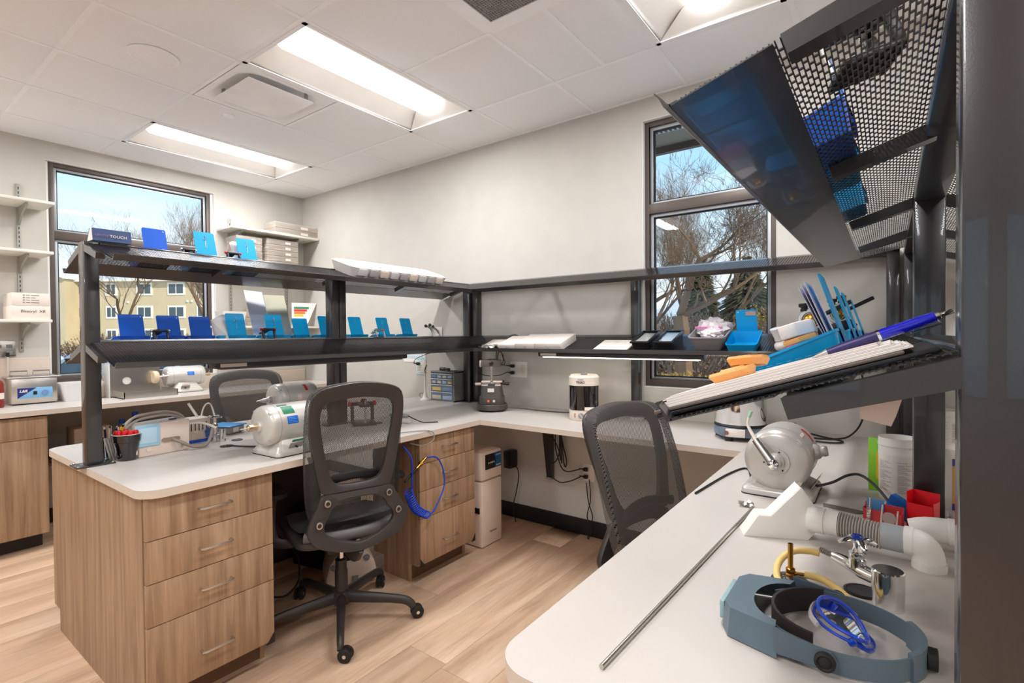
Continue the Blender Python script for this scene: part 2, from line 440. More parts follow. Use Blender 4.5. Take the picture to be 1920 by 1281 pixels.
for c in range(1, len(XS)-1):
    for j in range(1, len(YS)-1): gb.box((XS[c]-.0135, YS[j]-.0135, HC-.0035), (XS[c]+.0135, YS[j]+.0135, HC+.002))
for a, b in (((0, YF), (.02, 0)), ((0, -.02), (XR, 0)), ((XR-.02, YF), (XR, 0)), ((0, YF), (XR, YF+.02))):
    gb.box((a[0], a[1], HC-.0012), (b[0], b[1], HC+.004))
struct('trim_1', gb, tbar_m, label='white ceiling grid bars')

# ------------------------------------------------------------ light fixtures
def troffer(c, j, label):
    x0, x1 = XS[c]+.012, XS[c+1]-.012; y1, y0 = YS[j]-.012, YS[j+2]+.012
    cx, cy = (x0+x1)/2, (y0+y1)/2; w, h = x1-x0, y1-y0
    th = Thing('ceiling_light', label, 'ceiling light', (cx, cy, HC), group='recessed ceiling lights')
    f = MB()
    for a, b in (((-w/2, -h/2), (-w/2+.022, h/2)), ((w/2-.022, -h/2), (w/2, h/2)), ((-w/2, -h/2), (w/2, -h/2+.022)), ((-w/2, h/2-.022), (w/2, h/2))):
        f.box((a[0], a[1], -.003), (b[0], b[1], .006))
    th.part('frame', f, tbar_m)
    # white reflector pan: curved sides rising to the centre, sloped ends
    g = MB(); iw, ih = w/2-.02, h/2-.02; N = 8
    for s in (-1, 1):
        pr = [(s*(iw-(iw-.125)*(k/N)), .085*math.sin(k/N*math.pi/2)) for k in range(N+1)]
        vs = [(x, yy, z) for yy in (-ih, ih) for x, z in pr]
        fs = [(k, k+1, N+2+k, N+1+k) for k in range(N)]
        g.add(vs, fs)
    g.box((-.14, -ih, .085), (.14, ih, .09))
    for s in (-1, 1):
        g.add([(-iw, s*ih, 0), (iw, s*ih, 0), (.13, s*(ih-.075), .088), (-.13, s*(ih-.075), .088)], [(0, 1, 2, 3)])
    for s in (-1, 1): g.box((-iw-.004, s*ih, .002), (iw+.004, s*(ih+.004), .1))
    g.box((-iw-.004, -ih, .1), (iw+.004, ih, .102))
    th.part('reflector', g, mat('reflector_white', (240, 236, 230), .5))
    L = MB(); N = 10; hl = ih-.07; vs = []
    for yy, k in ((-hl, .0), (-hl+.02, 1), (hl-.02, 1), (hl, .0)):
        for i in range(N+1):
            a = math.pi*i/N; vs.append((-.115*math.cos(a), yy, .082-(.052*math.sin(a))*k))
    fs = [(j*(N+1)+i, j*(N+1)+i+1, (j+1)*(N+1)+i+1, (j+1)*(N+1)+i) for j in range(3) for i in range(N)]
    L.add(vs, fs); th.part('lens', L, lens_m)
    ld = bpy.data.lights.new('lamp', 'AREA'); ld.shape = 'RECTANGLE'; ld.size = .17; ld.size_y = 2*hl-.05; ld.energy = LAMP_W; ld.color = (.97, .985, 1.0); ld.spread = R(180)
    lo = bpy.data.objects.new('lamp', ld); COL.objects.link(lo); lo.parent = th.o; lo.location = (0, 0, .012)
for (c, j), lb in zip(fix, ('recessed ceiling light nearest the left window', 'large recessed ceiling light in the middle of the ceiling', 'recessed ceiling light above the black shelf at the top right',
        'unseen recessed ceiling light added over the right part of the room', 'unseen rear recessed ceiling light added for brightness, leftmost', 'unseen rear recessed ceiling light added for brightness, second', 'unseen rear recessed ceiling light added for brightness, third', 'unseen rear recessed ceiling light added for brightness, rightmost')):
    troffer(c, j, lb)  # rear row and far-right fixture are unseen, added to brighten the room
# air diffuser: square pan with a flat hanging plate
x0, x1, y1, y0 = XS[3], XS[4], YS[2], YS[3]; cx, cy = (x0+x1)/2, (y0+y1)/2
th = Thing('air_diffuser', 'square white air diffuser with a flat hanging plate beside the long light', 'air vent', (cx, cy, HC))
f = MB(); A = .29; r1 = rrect(2*A, 2*A, .002, 6); r2 = rrect(.50, .50, .12, 6); r3 = rrect(.40, .40, .12, 6)
k = len(r1)
f.add([(x, y, 0) for x, y in r1]+[(x, y, .004) for x, y in r2]+[(x, y, .05) for x, y in r3], [(i, (i+1) % k, k+(i+1) % k, k+i) for i in range(k)]+[(k+i, k+(i+1) % k, 2*k+(i+1) % k, 2*k+i) for i in range(k)]+[tuple(range(2*k, 3*k))])
th.part('pan', f, tbar_m)
th.part('plate', MB().box((-.205, -.205, -.012), (.205, .205, -.006), bev=.002), mat('diffuser_plate', (246, 246, 246), .5))
for sx in (-1, 1):
    for sy in (-1, 1): th.part('hanger', MB().box((sx*.17-.004, sy*.17-.01, -.006), (sx*.17+.004, sy*.17+.01, .05)), alu_m)
# return air grille
x0, x1, y1, y0 = XS[6], XS[7], YS[2], YS[3]; cx, cy = (x0+x1)/2, (y0+y1)/2
th = Thing('return_grille', 'white framed return air grille with grey egg-crate core', 'air vent', (cx, cy, HC))
f = MB()
for a, b in (((-.295, -.295), (-.235, .295)), ((.235, -.295), (.295, .295)), ((-.235, -.295), (.235, -.235)), ((-.235, .235), (.235, .295))): f.box((a[0], a[1], -.004), (b[0], b[1], .008))
th.part('frame', f, tbar_m)
g = MB()
for i in range(37):
    v = -.234+.013*i
    g.box((v-.0008, -.235, 0), (v+.0008, .235, .012)); g.box((-.235, v-.0008, 0), (.235, v+.0008, .012))
th.part('core', g, mat('grille_grey', (176, 176, 176), .5), kind='stuff')
th.part('duct', MB().box((-.24, -.24, .02), (.24, .24, .03)), mat('duct_dark', (96, 96, 98), .8))
# speaker, sprinkler cover
th = Thing('ceiling_speaker', 'round white speaker set in a ceiling tile', 'speaker', (1.948, -2.03, HC))
th.part('trim_ring', MB().lathe([(.098, .002), (.116, -.001), (.118, -.004), (.112, -.007), (.098, -.006), (.095, -.002)], 40, None, False, False), tbar_m)
th.part('speaker_cover', MB().lathe([(.0, -.0075), (.06, -.007), (.096, -.003), (.096, .002)], 40, None, False, False), mat('speaker_cloth', (250, 250, 250), .9, bump=.3, bscale=900))
single('sprinkler_cover', 'small round white sprinkler cap on the long ceiling tile', 'sprinkler', MB().lathe([(.0, -.008), (.032, -.008), (.036, -.003), (.036, .003)], 24, None, False, True), tbar_m, (1.516, -1.448, HC))

# ------------------------------------------------------------ windows
def window(name, width, M):
    """local: x along the wall, y outwards, z up from the sill"""
    th = bpy.data.objects.new(name, None); COL.objects.link(th); th.matrix_world = M; th['kind'] = 'structure'
    H = Z1-Z0; w = width
    def p(n, mb, m): o = link_mesh(n, mb, m, th); return o
    f = MB()
    for a, b in (((0, 0), (.032, H)), ((w-.032, 0), (w, H)), ((.032, 0), (w-.032, .05)), ((.032, H-.035), (w-.032, H)), ((.032, 1.09), (w-.032, 1.152))):
        f.box((a[0], .035, a[1]), (b[0], .095, b[1]), bev=.002)
    p('window_frame', f, frame_m)
    g = MB()
    for z0, z1 in ((.05, 1.09), (1.152, H-.035)):
        for a, b in (((.032, z0), (.052, z1)), ((w-.052, z0), (w-.032, z1)), ((.052, z0), (w-.052, z0+.014)), ((.052, z1-.02), (w-.052, z1))):
            g.box((a[0], .055, a[1]), (b[0], .085, b[1]), bev=.002)
    p('glazing_bead', g, mat('bead_grey', (170, 172, 176), .4, metal=.4))
    k = MB()
    for z0, z1 in ((.05, 1.09), (1.152, H-.035)):
        for a, b in (((.052, z0), (.060, z1)), ((w-.06, z0), (w-.052, z1)), ((.06, z0+.014), (w-.06, z0+.022)), ((.06, z1-.028), (w-.06, z1-.02))):
            k.box((a[0], .068, a[1]), (b[0], .08, b[1]))
    p('gasket', k, rubber_m)
    for z0, z1 in ((.05, 1.09), (1.152, H-.035)):
        p('pane', MB().box((.053, .0725, z0+.006), (w-.053, .0755, z1-.006)), glass_m)
    return th
window('window_1', -.912+2.05, T(0, -2.05, Z0) @ RZ(90))
window('window_2', WB[1]-WB[0], T(WB[0], 0, Z0))
for i, (a, b) in enumerate(WF):
    f = MB().box((a, YF-.10, .90), (a+.035, YF-.04, 2.70)).box((b-.035, YF-.10, .90), (b, YF-.04, 2.70)).box((a+.035, YF-.10, .90), (b-.035, YF-.04, .94)).box((a+.035, YF-.10, 2.66), (b-.035, YF-.04, 2.70)).box(((a+b)/2-.02, YF-.10, .94), ((a+b)/2+.02, YF-.04, 2.66))
    struct('window_%d' % (i+3), f, frame_m); struct('window_glass_%d' % (i+3), MB().box((a+.03, YF-.073, .93), (b-.03, YF-.069, 2.67)), glass_m)
# white painted returns and sill boards
struct('trim_2', MB().box((WB[0], .0, Z0-.001), (WB[1], .04, Z0+.006)).box((WB[0]-.001, 0, Z0), (WB[0]+.004, .036, Z1)).box((WB[0], 0, Z1-.004), (WB[1], .036, Z1+.001)), mat('reveal_white', (236, 234, 228), .7))
struct('trim_3', MB().box((-.04, WA[0], Z0-.001), (0, WA[1], Z0+.006)).box((-.036, WA[1]-.004, Z0), (0, WA[1]+.001, Z1)).box((-.036, WA[0], Z1-.004), (0, WA[1], Z1+.001)).box((-.09, -.912, Z0), (-.034, WA[1]+.001, Z1)).box((-.09, WA[0]-.001, Z0), (-.034, -2.05, Z1)), MATS['reveal_white'])

# ------------------------------------------------------------ worktops
def worktop(name, label, poly, z, t, loc):
    n = len(poly); mb = MB(); mb.mats = 1
    top = [(x-loc[0], y-loc[1], 0) for x, y in poly]
    th = Thing(name, label, 'worktop', (loc[0], loc[1], z-t))
    th.part('surface', MB().prism([(p[0], p[1]) for p in top], .0012, T(0, 0, t-.0012)), top_m)
    th.part('edge_band', MB().prism([(p[0], p[1]) for p in top], t-.0012), edge_m)
ZT = .847; TH = .029
def corner(cx, cy, r, a0, a1, n=8): return [(cx+r*math.cos(R(a0+(a1-a0)*i/n)), cy+r*math.sin(R(a0+(a1-a0)*i/n))) for i in range(n+1)]
r = .075
P1 = [(1.779, -.002)]+[(1.779, -2.4525+r)]+corner(1.779+r, -2.4525+r, r, 180, 270)+corner(3.006-r, -2.4525+r, r, 270, 360)+[(3.006, -.676), (3.006, -.002)]
worktop('peninsula_worktop', 'off-white laminate worktop of the left peninsula bench', P1, ZT, TH, (2.39, -1.2))
worktop('wall_worktop', 'off-white laminate worktop running along the wall under the right window', [(3.007, -.676), (4.5125, -.676), (4.5125, -.002), (3.007, -.002)], ZT, TH, (3.76, -.34))
P3 = [(4.5135, -.002), (4.5135, -2.4561+r)]+corner(4.5135+r, -2.4561+r, r, 180, 270)+corner(5.74-r, -2.4561+r, r, 270, 360)+[(5.74, -.002)]
worktop('near_worktop', 'off-white laminate worktop in the right foreground', P3, ZT, TH, (5.12, -1.2))
worktop('window_worktop', 'off-white laminate worktop under the left window', [(.001, -4.2), (.63, -4.2), (.63, -.002), (.001, -.002)], .912, .032, (.31, -1.4))
single('backsplash', 'pale laminate backsplash behind the metal cleaner under the left window', 'backsplash', MB().box((.001, -4.2, 0), (.02, -2.07, .325), bev=.002).box((.001, -2.0695, 0), (.02, -.01, .118), bev=.002), edge_m, (0, 0, .912))

# ------------------------------------------------------------ cabinets
def handle(th, par, x, y0, y1, z, ax='x'):
    m = MB()
    if ax == 'x': m.tube([(x-.03, y0, z), (x-.006, y0, z), (x, y0+.008, z), (x, y1-.008, z), (x-.006, y1, z), (x-.03, y1, z)], .0045, 8)
    return th.part('handle', m, alu_m, parent=par, label='slim satin metal bar handle')
def drawer_cab(label, y0, y1, xb, end_panel):
    th = Thing('drawer_cabinet', label, 'cabinet', (2.4, (y0+y1)/2, 0))
    b = MB(); xf = 2.955
    def w(mb): return mb
    b.box((xb, y0+.018, .1), (xf, y1-.018, .818)); b.box((xb+.07, y0+.018, 0), (xf-.08, y1-.018, .1))
    th.part('carcass', b, mat('carcass_brown', (110, 82, 60), .6), w=True)
    for ya, yb in ((y0, y0+.018), (y1-.018, y1)):
        s = MB(); s.prism([(xb, .1), (xb+.09, .1), (xb+.09, .0), (xf-.07, .0), (xf-.07, .1), (xf, .1), (xf, .818), (xb, .818)], .018, T(0, yb, 0) @ RX(90))
        th.part('side_panel', s, wood_m, w=True)
    for yy in (y0+.002, y1-.002):
        k = MB(); s = 1 if yy < (y0+y1)/2 else -1
        k.add([(xf+.0215, yy, .1), (xf+.0215, yy+s*.035, .1), (xf+.0215, yy, .145), (xf+.018, yy, .1), (xf+.018, yy+s*.035, .1), (xf+.018, yy, .145)], [(0, 1, 2), (3, 5, 4), (0, 3, 4, 1), (1, 4, 5, 2), (2, 5, 3, 0)])
        th.part('corner_guard', k, blackp_m, w=True)
    zs = [.108, .363, .514, .665, .815]
    for a, c in zip(zs[:-1], zs[1:]):
        d = th.part('drawer', MB().box((xf+.001, y0+.003, a+.0015), (xf+.02, y1-.003, c-.0015), bev=.0012), wood_m, w=True)
        zc = c-.075 if c-a < .2 else c-.158
        handle(th, d, xf+.047, (y0+y1)/2-.055, (y0+y1)/2+.055, zc).data.transform(th.inv)
    return th
drawer_cab('wooden four-drawer cabinet at the free end of the peninsula', -2.436, -1.978, 1.81, True)
drawer_cab('wooden four-drawer cabinet by the inner corner, beside the tall white unit', -1.155, -.692, 2.58, True)
# kneehole back panel of the peninsula, dark
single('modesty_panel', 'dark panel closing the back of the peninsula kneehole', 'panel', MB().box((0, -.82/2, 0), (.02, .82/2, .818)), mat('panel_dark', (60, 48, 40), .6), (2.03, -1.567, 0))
# base cabinet under the left window worktop
th = Thing('base_cabinet', 'wooden base cabinet with one door under the left worktop', 'cabinet', (.3, -3.1, 0))
th.part('carcass', MB().box((.02, -4.0, .1), (.58, -2.215, .88)), MATS['carcass_brown'], w=True)
th.part('side_panel', MB().box((.02, -2.223, .1), (.58, -2.205, .88), bev=.001), wood_m, w=True)
th.part('toe_kick', MB().box((.02, -4.0, 0), (.50, -2.225, .1)), mat('toe_kick_dark', (50, 40, 36), .6), w=True)
for ya, yb in ((-2.66, -2.207), (-3.12, -2.663), (-3.58, -3.123)):
    th.part('drawer', MB().box((.581, ya+.0015, .729), (.6, yb-.0015, .868), bev=.001), wood_m, w=True)
    th.part('door', MB().box((.581, ya+.0015, .104), (.6, yb-.0015, .726), bev=.001), wood_m, w=True)

# ------------------------------------------------------------ black shelving: posts, rails, arms, perforated trays
SL = math.atan2(.103, .32); CS, SN = math.cos(SL), math.sin(SL); WS = .32/CS
def tray_map(kind, ridge, zr):
    """returns f(along, d, n) -> world point; d = distance down the slope, n = height above the sheet"""
    def f(a, d, n):
        h = d*CS+n*SN; z = zr-d*SN+n*CS
        if kind == '+x': return (ridge+h, a, z)
        if kind == '-x': return (ridge-h, a, z)
        if kind == '-y': return (a, ridge-h, z)
    return f
def perf_tray(th, kind, ridge, zr, L0, L1, lip=True):
    """L0(d), L1(d): ends of the sheet along the unit for horizontal distance d from the ridge"""
    f = tray_map(kind, ridge, zr); px, py, bw, bl = .0063, .0248, .0018, .0048
    V = []; F = []
    def boxq(a0, a1, d0, d1, t=.0016, n0=0, a2=None, a3=None):
        a2 = a0 if a2 is None else a2; a3 = a1 if a3 is None else a3
        b = len(V)
        for nn in (n0-t, n0): V.extend([f(a0, d0, nn), f(a1, d0, nn), f(a3, d1, nn), f(a2, d1, nn)])
        F.extend([(b, b+1, b+2, b+3), (b+7, b+6, b+5, b+4), (b, b+4, b+5, b+1), (b+1, b+5, b+6, b+2), (b+2, b+6, b+7, b+3), (b+3, b+7, b+4, b)])
    d = .0; boxq(L0(0), L1(0), 0, .035, a2=L0(.035*CS), a3=L1(.035*CS)); d = .035; r = 0
    while d < WS-.012:
        boxq(L0(d*CS), L1(d*CS), d, d+bw, a2=L0((d+bw)*CS), a3=L1((d+bw)*CS))
        a0, a1 = L0(d*CS), L1(d*CS); k0 = math.ceil(a0/py-(.5 if r % 2 else 0)); a = (k0+(.5 if r % 2 else 0))*py
        while a < a1-bl:
            boxq(a, a+bl, d+bw, d+px); a += py
        d += px; r += 1
    boxq(L0(d*CS), L1(d*CS), d, WS, a2=L0(WS*CS), a3=L1(WS*CS))
    me = MB(); me.v = V; me.f = F; me.mi = [0]*len(F)
    th.part('perforated_sheet', me, black_m, w=True)
    s = MB(); ds = WS*.62
    for (da, db, na, nb) in ((ds, WS, -.004, -.004),):
        a = [f(L0(da*CS), da, -.0035), f(L1(da*CS), da, -.0035), f(L1(db*CS), db, -.0035), f(L0(db*CS), db, -.0035)]
        b = [f(L0(da*CS), da, -.0017), f(L1(da*CS), da, -.0017), f(L1(db*CS), db, -.0017), f(L0(db*CS), db, -.0017)]
        s.add(a+b, [(3, 2, 1, 0), (4, 5, 6, 7), (0, 1, 5, 4), (1, 2, 6, 5), (2, 3, 7, 6), (3, 0, 4, 7)])
    th.part('solid_pan', s, black_m, w=True)
    # rolled lip
    if lip:
        pr = [(WS-.002, -.0035)]+[(WS+.003+.004*math.sin(R(a)), .0005-.004*math.cos(R(a))) for a in range(0, 91, 30)]+[(WS+.009, .014), (WS+.0135, .024), (WS+.012, .0245), (WS+.0055, .012), (WS+.002, .003), (WS-.002, -.0015)]
        m = len(pr); g = MB()
        vs = [f(L0(p[0]*CS), p[0], p[1]) for p in pr]+[f(L1(p[0]*CS), p[0], p[1]) for p in pr]
        g.add(vs, [(i, i+1, m+i+1, m+i) for i in range(m-1)]+[tuple(range(m))[::-1], tuple(range(m, 2*m)), (m-1, 0, m, 2*m-1)])
        th.part('lip', g, black_m, w=True)
def arm(th, kind, ridge, zr, a, l=.188, t0=.03, wd=.03):
    f = tray_map(kind, ridge, zr-.005); m = MB(); L = l/CS
    pts = [(.02, -.0005), (L, -.0005), (L, -t0*.85), (.02, -t0)]
    vs = []
    for aa in (a-wd/2, a+wd/2):
        vs += [f(aa, d, n) for d, n in pts]
    m.add(vs, [(0, 1, 2, 3), (7, 6, 5, 4), (0, 4, 5, 1), (1, 5, 6, 2), (2, 6, 7, 3), (3, 7, 4, 0)])
    th.part('bracket_arm', m, black_m, w=True)
ZTOP, ZMID = 1.775, 1.366
def post(th, x, y, wx, wy, z0=.847, z1=ZTOP-.004, plate=True, pl=(.1, .13)):
    m = MB().box((x-wx/2, y-wy/2, z0+.006), (x+wx/2, y+wy/2, z1), bev=.003)
    p = th.part('post', m, black_m, w=True)
    if plate:
        q = MB().box((x-pl[0]/2, y-pl[1]/2, z0), (x+pl[0]/2, y+pl[1]/2, z0+.006), bev=.001)
        th.part('base_plate', q, black_m, w=True)
        for sx, sy in ((-1, -1), (1, -1), (-1, 1), (1, 1)): th.part('bolt', MB().lathe([(.006, 0), (.006, .002), (.003, .004)], 8, T(x+sx*(pl[0]/2-.009), y+sy*(pl[1]/2-.009), z0+.006)), chrome_m, w=True)
def double_unit(name, label, X, yend=-2.415):
    th = Thing(name, label, 'shelving', (X, -1.2, .847))
    post(th, X, -2.42, .068, .052, pl=(.1, .13))
    post(th, X, -1.272, .068, .046, plate=False); post(th, X, -1.222, .068, .046, plate=False)
    th.part('base_plate', MB().box((X-.05, -1.345, .847), (X+.05, -1.165, .853), bev=.001), black_m, w=True)
    post(th, X, -.05, .068, .05, pl=(.1, .11))
    for zr in (ZTOP, ZMID):
        rl = MB().box((X-.034, -2.39, zr-.042), (X+.034, -.08, zr-.006), bev=.003); th.part('rail', rl, black_m, w=True)
        for k in ('+x', '-x'):
            inner = (k == '+x') == (X < 3)                     # the side facing the middle of the room meets the wall shelf at a mitre
            e = (lambda d: -.05-d) if inner else (lambda d: -.006)
            perf_tray(th, k, X, zr, lambda d: yend-.015, e)
            for a in (-2.43, -1.85, -1.2, -.62) + (() if inner else (-.05,)):
                arm(th, k, X, zr, a)
    return th
pen_shelf = double_unit('peninsula_shelf', 'black perforated two-tier shelf unit standing on the peninsula worktop', 2.37)
near_shelf = double_unit('near_shelf', 'black perforated two-tier shelf unit rising beside the camera at right', 5.127)
th = Thing('wall_shelf', 'black perforated two-tier shelf running along the wall below the right window', 'shelving', (3.75, -.2, .847))
for x in (2.443, 3.755, 5.053):
    post(th, x, -.03, .052, .05, pl=(.08, .058))
for zr in (ZTOP, ZMID):
    th.part('rail', MB().box((2.47, -.055, zr-.042), (5.03, -.006, zr-.006), bev=.003), black_m, w=True)
    perf_tray(th, '-y', -.05, zr, lambda d: 2.37+max(d, .036), lambda d: 5.127-max(d, .036))
    for a in (3.1, 3.755, 4.4): arm(th, '-y', -.05, zr, a)
# under-shelf light bars
bar_m = mat('bar_light', (255, 246, 232), .4, emit=3.5)
def light_bar(label, a, b, z, kind, on=True):
    a = Vector(a); b = Vector(b); d = (b-a); L = d.length; M = T(*((a+b)/2)) @ (RZ(0) if abs(d.x) > abs(d.y) else RZ(90))
    th = Thing('light_bar', label, 'light', M=M, group='light bars under the shelves')
    th.part('housing', MB().box((-L/2, -.035, 0), (L/2, .035, .03), bev=.006), dgrey_m)
    th.part('diffuser', MB().box((-L/2+.03, -.024, -.006), (L/2-.03, .024, .001), bev=.004), bar_m if on else mat('diffuser_off', (120, 104, 96), .4))
    th.part('rating_label', MB().box((-L/2+.02, -.0356, .006), (-L/2+.14, -.0352, .022)), card_m)
light_bar('thin lit light bar under the wall shelf', (3.18, -.25, 1.228), (4.24, -.25, 1.228), 0, 'x')
light_bar('dark light bar under the peninsula shelf', (2.54, -2.02, 1.228), (2.54, -.87, 1.228), 0, 'y', False)
light_bar('black light bar under the near shelf at right', (4.93, -2.1, 1.245), (4.93, -.9, 1.245), 0, 'y', False)
# ============================================================ OUTSIDE
snow_m = mat('snow', (232, 236, 242), .85, bump=.6, bscale=3, var=.03)
asph_m = mat('wet_asphalt', (120, 118, 118), .7, var=.15, vscale=2)
bark_m = mat('bark', (104, 82, 62), .9, bump=.6, bscale=40, var=.3, vscale=4)
twig_m = mat('twigs', (118, 92, 68), .9, var=.25, vscale=1)
GZ = -.25
single('ground', 'snowy ground outside the windows', 'ground', MB().box((-90, -60, -.3), (90, 110, 0)), snow_m, (0, 0, GZ-.001), kind='structure')
single('parking_lot', 'grey wet parking lot outside the left window', 'parking lot', MB().box((-34, -22, 0), (-3.2, 26, .02)), asph_m, (0, 0, GZ), kind='structure')
single('roof_soffit', 'olive roof overhang seen through the top of the right window', 'roof', MB().box((-2, .19, 0), (9, .93, .03)), mat('soffit_olive', (128, 122, 104), .8), (0, 0, 2.85), kind='structure')
single('roof_fascia', 'dark bronze roof edge board outside the right window', 'roof', MB().box((-2, .90, 0), (9, .95, .17)).box((-2, .951, .02), (9, .97, .16)), frame_m, (0, 0, 2.80), kind='structure')
v = MB()
for i in range(70): v.box((2.6+i*.034, .575, -.004), (2.6+i*.034+.016, .605, .0))
single('soffit_vent', 'slotted vent strip under the roof overhang', 'vent', MB().box((2.5, .56, 0), (5.2, .62, .006)), mat('vent_strip', (190, 192, 194), .5), (0, 0, 2.843), kind='structure')
single('vent_slots', 'dark slots of the vent strip', 'vent', v, blackp_m, (0, 0, 2.843), kind='stuff')

def grow(seed, height, trunk_r, levels=6, spread=.55, up=.12, fork=(2, 3), lean=(0, 0), first=.3, snow=False):
    rn = random.Random(seed); V = []; F = []
    def seg(p, q, r0, r1, k):
        d = (q-p).normalized(); a = d.orthogonal().normalized(); b = d.cross(a); s = len(V)
        for P, r in ((p, r0), (q, r1)):
            for i in range(k):
                t = 2*math.pi*i/k; V.append(P+(a*math.cos(t)+b*math.sin(t))*r)
        F.extend([(s+i, s+(i+1) % k, s+k+(i+1) % k, s+k+i) for i in range(k)])
    def br(p, d, L, r, lev):
        n = 4 if lev < 3 else 3; k = 7 if lev == 0 else 5 if lev < 3 else 3
        q = p; dd = d.copy(); rr = r
        for i in range(n):
            dd = (dd+Vector((rn.uniform(-1, 1), rn.uniform(-1, 1), rn.uniform(-1, 1)))*.16+Vector((0, 0, up*.5))).normalized()
            q2 = q+dd*L/n; r2 = rr*(.88 if lev else .92)
            seg(q, q2, rr, r2, k)
            if lev >= 1 and lev < levels and rn.random() < .55:
                side(q2, dd, L*rn.uniform(.45, .75), r2*.42, lev+1)
            q, rr = q2, r2
        if lev < levels:
            for _ in range(rn.randint(*fork)): side(q, dd, L*rn.uniform(.6, .85), rr*.6, lev+1)
    def side(p, d, L, r, lev):
        a = Vector((rn.uniform(-1, 1), rn.uniform(-1, 1), rn.uniform(-.5, .8)))
        nd = (d*(1-spread)+a*spread+Vector((0, 0, up))).normalized()
        br(p, nd, L, max(r, .0024), lev)
    br(Vector((0, 0, 0)), Vector((lean[0], lean[1], 1)).normalized(), height*first, trunk_r, 0)
    return V, F
def tree(label, seed, loc, h, r, levels=6, sc=1, src=None, rz=0, **k):
    if src:
        c = dup(src, T(*loc) @ RZ(rz) @ Matrix.Scale(sc, 4), label); return c
    V, F = grow(seed, h, r, levels, **k); mz = h/max(p.z for p in V); V = [p*mz for p in V]
    mb = MB(); mb.v = [tuple(p) for p in V]; mb.f = F; mb.mi = [0]*len(F)
    th = Thing('bare_tree', label, 'tree', loc, rz, group='bare winter trees outside')
    o = th.part('branches', mb, twig_m, kind='stuff')
    tr = MB(); tr.cyl((0, 0, -.3), (0, 0, .05), r*1.3, r*1.02, 10); th.part('trunk_base', tr, bark_m)
    return th.o
# left window: two trees in front of the building
t1 = tree('bare tree with a slim trunk outside the left window, left of the other', 11, (-19.5, 4.3, GZ), 6.6, .17, 6, spread=.5, up=.16, first=.34)
t2 = tree('larger bare tree with a forked trunk outside the left window', 5, (-16.8, 5.9, GZ), 7.4, .24, 6, spread=.46, up=.18, first=.36)
tree('bare tree far behind the left window shelf', 0, (-30, 11.5, GZ), 0, 0, src=t2, sc=1.1, rz=2.1)
tree('bare tree at the far left behind the beige building corner', 0, (-26, 1.5, GZ), 0, 0, src=t1, sc=1.05, rz=1)
# right window: dense trees
t3 = tree('big bare tree with a leaning trunk in the left half of the right window', 23, (1.35, 8.2, GZ), 5.6, .17, 6, spread=.6, up=.08, lean=(-.05, 0), first=.27)
tree('bare tree with an upright trunk at the right edge of the right window', 0, (3.35, 9.2, GZ), 0, 0, src=t2, sc=.85, rz=.6)
tree('tall bare tree far behind the right window', 0, (-2.6, 20., GZ), 0, 0, src=t2, sc=1.3, rz=4)
tree('bare tree behind the blue tray of the wall shelf', 0, (3.0, 15.5, GZ), 0, 0, src=t3, sc=1.25, rz=5.2)
tree('bare tree at the far right behind the right window', 0, (-1.5, 14.5, GZ), 0, 0, src=t1, sc=.95, rz=3.4)
tree('fine-twigged bare tree in the background left behind the right window', 0, (-6, 24, GZ), 0, 0, src=t3, sc=1.5, rz=1.2)
tree('fine-twigged bare tree in the background middle behind the right window', 0, (-1.2, 26, GZ), 0, 0, src=t1, sc=1.35, rz=2.9)
tree('fine-twigged bare tree in the background right behind the right window', 0, (2.6, 24, GZ), 0, 0, src=t3, sc=1.4, rz=4.4)
# conifers
con_m = mat('conifer_needles', (84, 82, 56), .95, var=.35, vscale=8)
def conifer(label, loc, h, r, seed):
    rn = random.Random(seed); mb = MB()
    for i in range(1500):
        t = rn.random()**.7; z = h*(1-t*.93); rr = r*t*rn.uniform(.75, 1.05)+.05; a = rn.random()*6.283; s = h*.06
        c = Vector((rr*math.cos(a), rr*math.sin(a), z)); d = Vector((math.cos(a), math.sin(a), -.35)); u = Vector((-math.sin(a), math.cos(a), rn.uniform(-.3, .3)))
        b = len(mb.v); mb.add([c+d*s*1.2, c-d*s+u*s*.5, c-d*s-u*s*.5, c-d*s*.6+Vector((0, 0, s*.35))], [(0, 1, 3), (0, 3, 2), (0, 2, 1), (1, 2, 3)])
    th = Thing('conifer', label, 'tree', loc)
    th.part('needles', mb, con_m, kind='stuff'); th.part('trunk', MB().cyl((0, 0, 0), (0, 0, h*.9), r*.06, r*.02, 8), bark_m)
conifer('slim dark conifer far behind the right window', (-5.3, 33, GZ), 6.6, 1.5, 1)
conifer('broad brown-green conifer behind the right window', (-1.8, 30, GZ), 6.0, 2.6, 2)
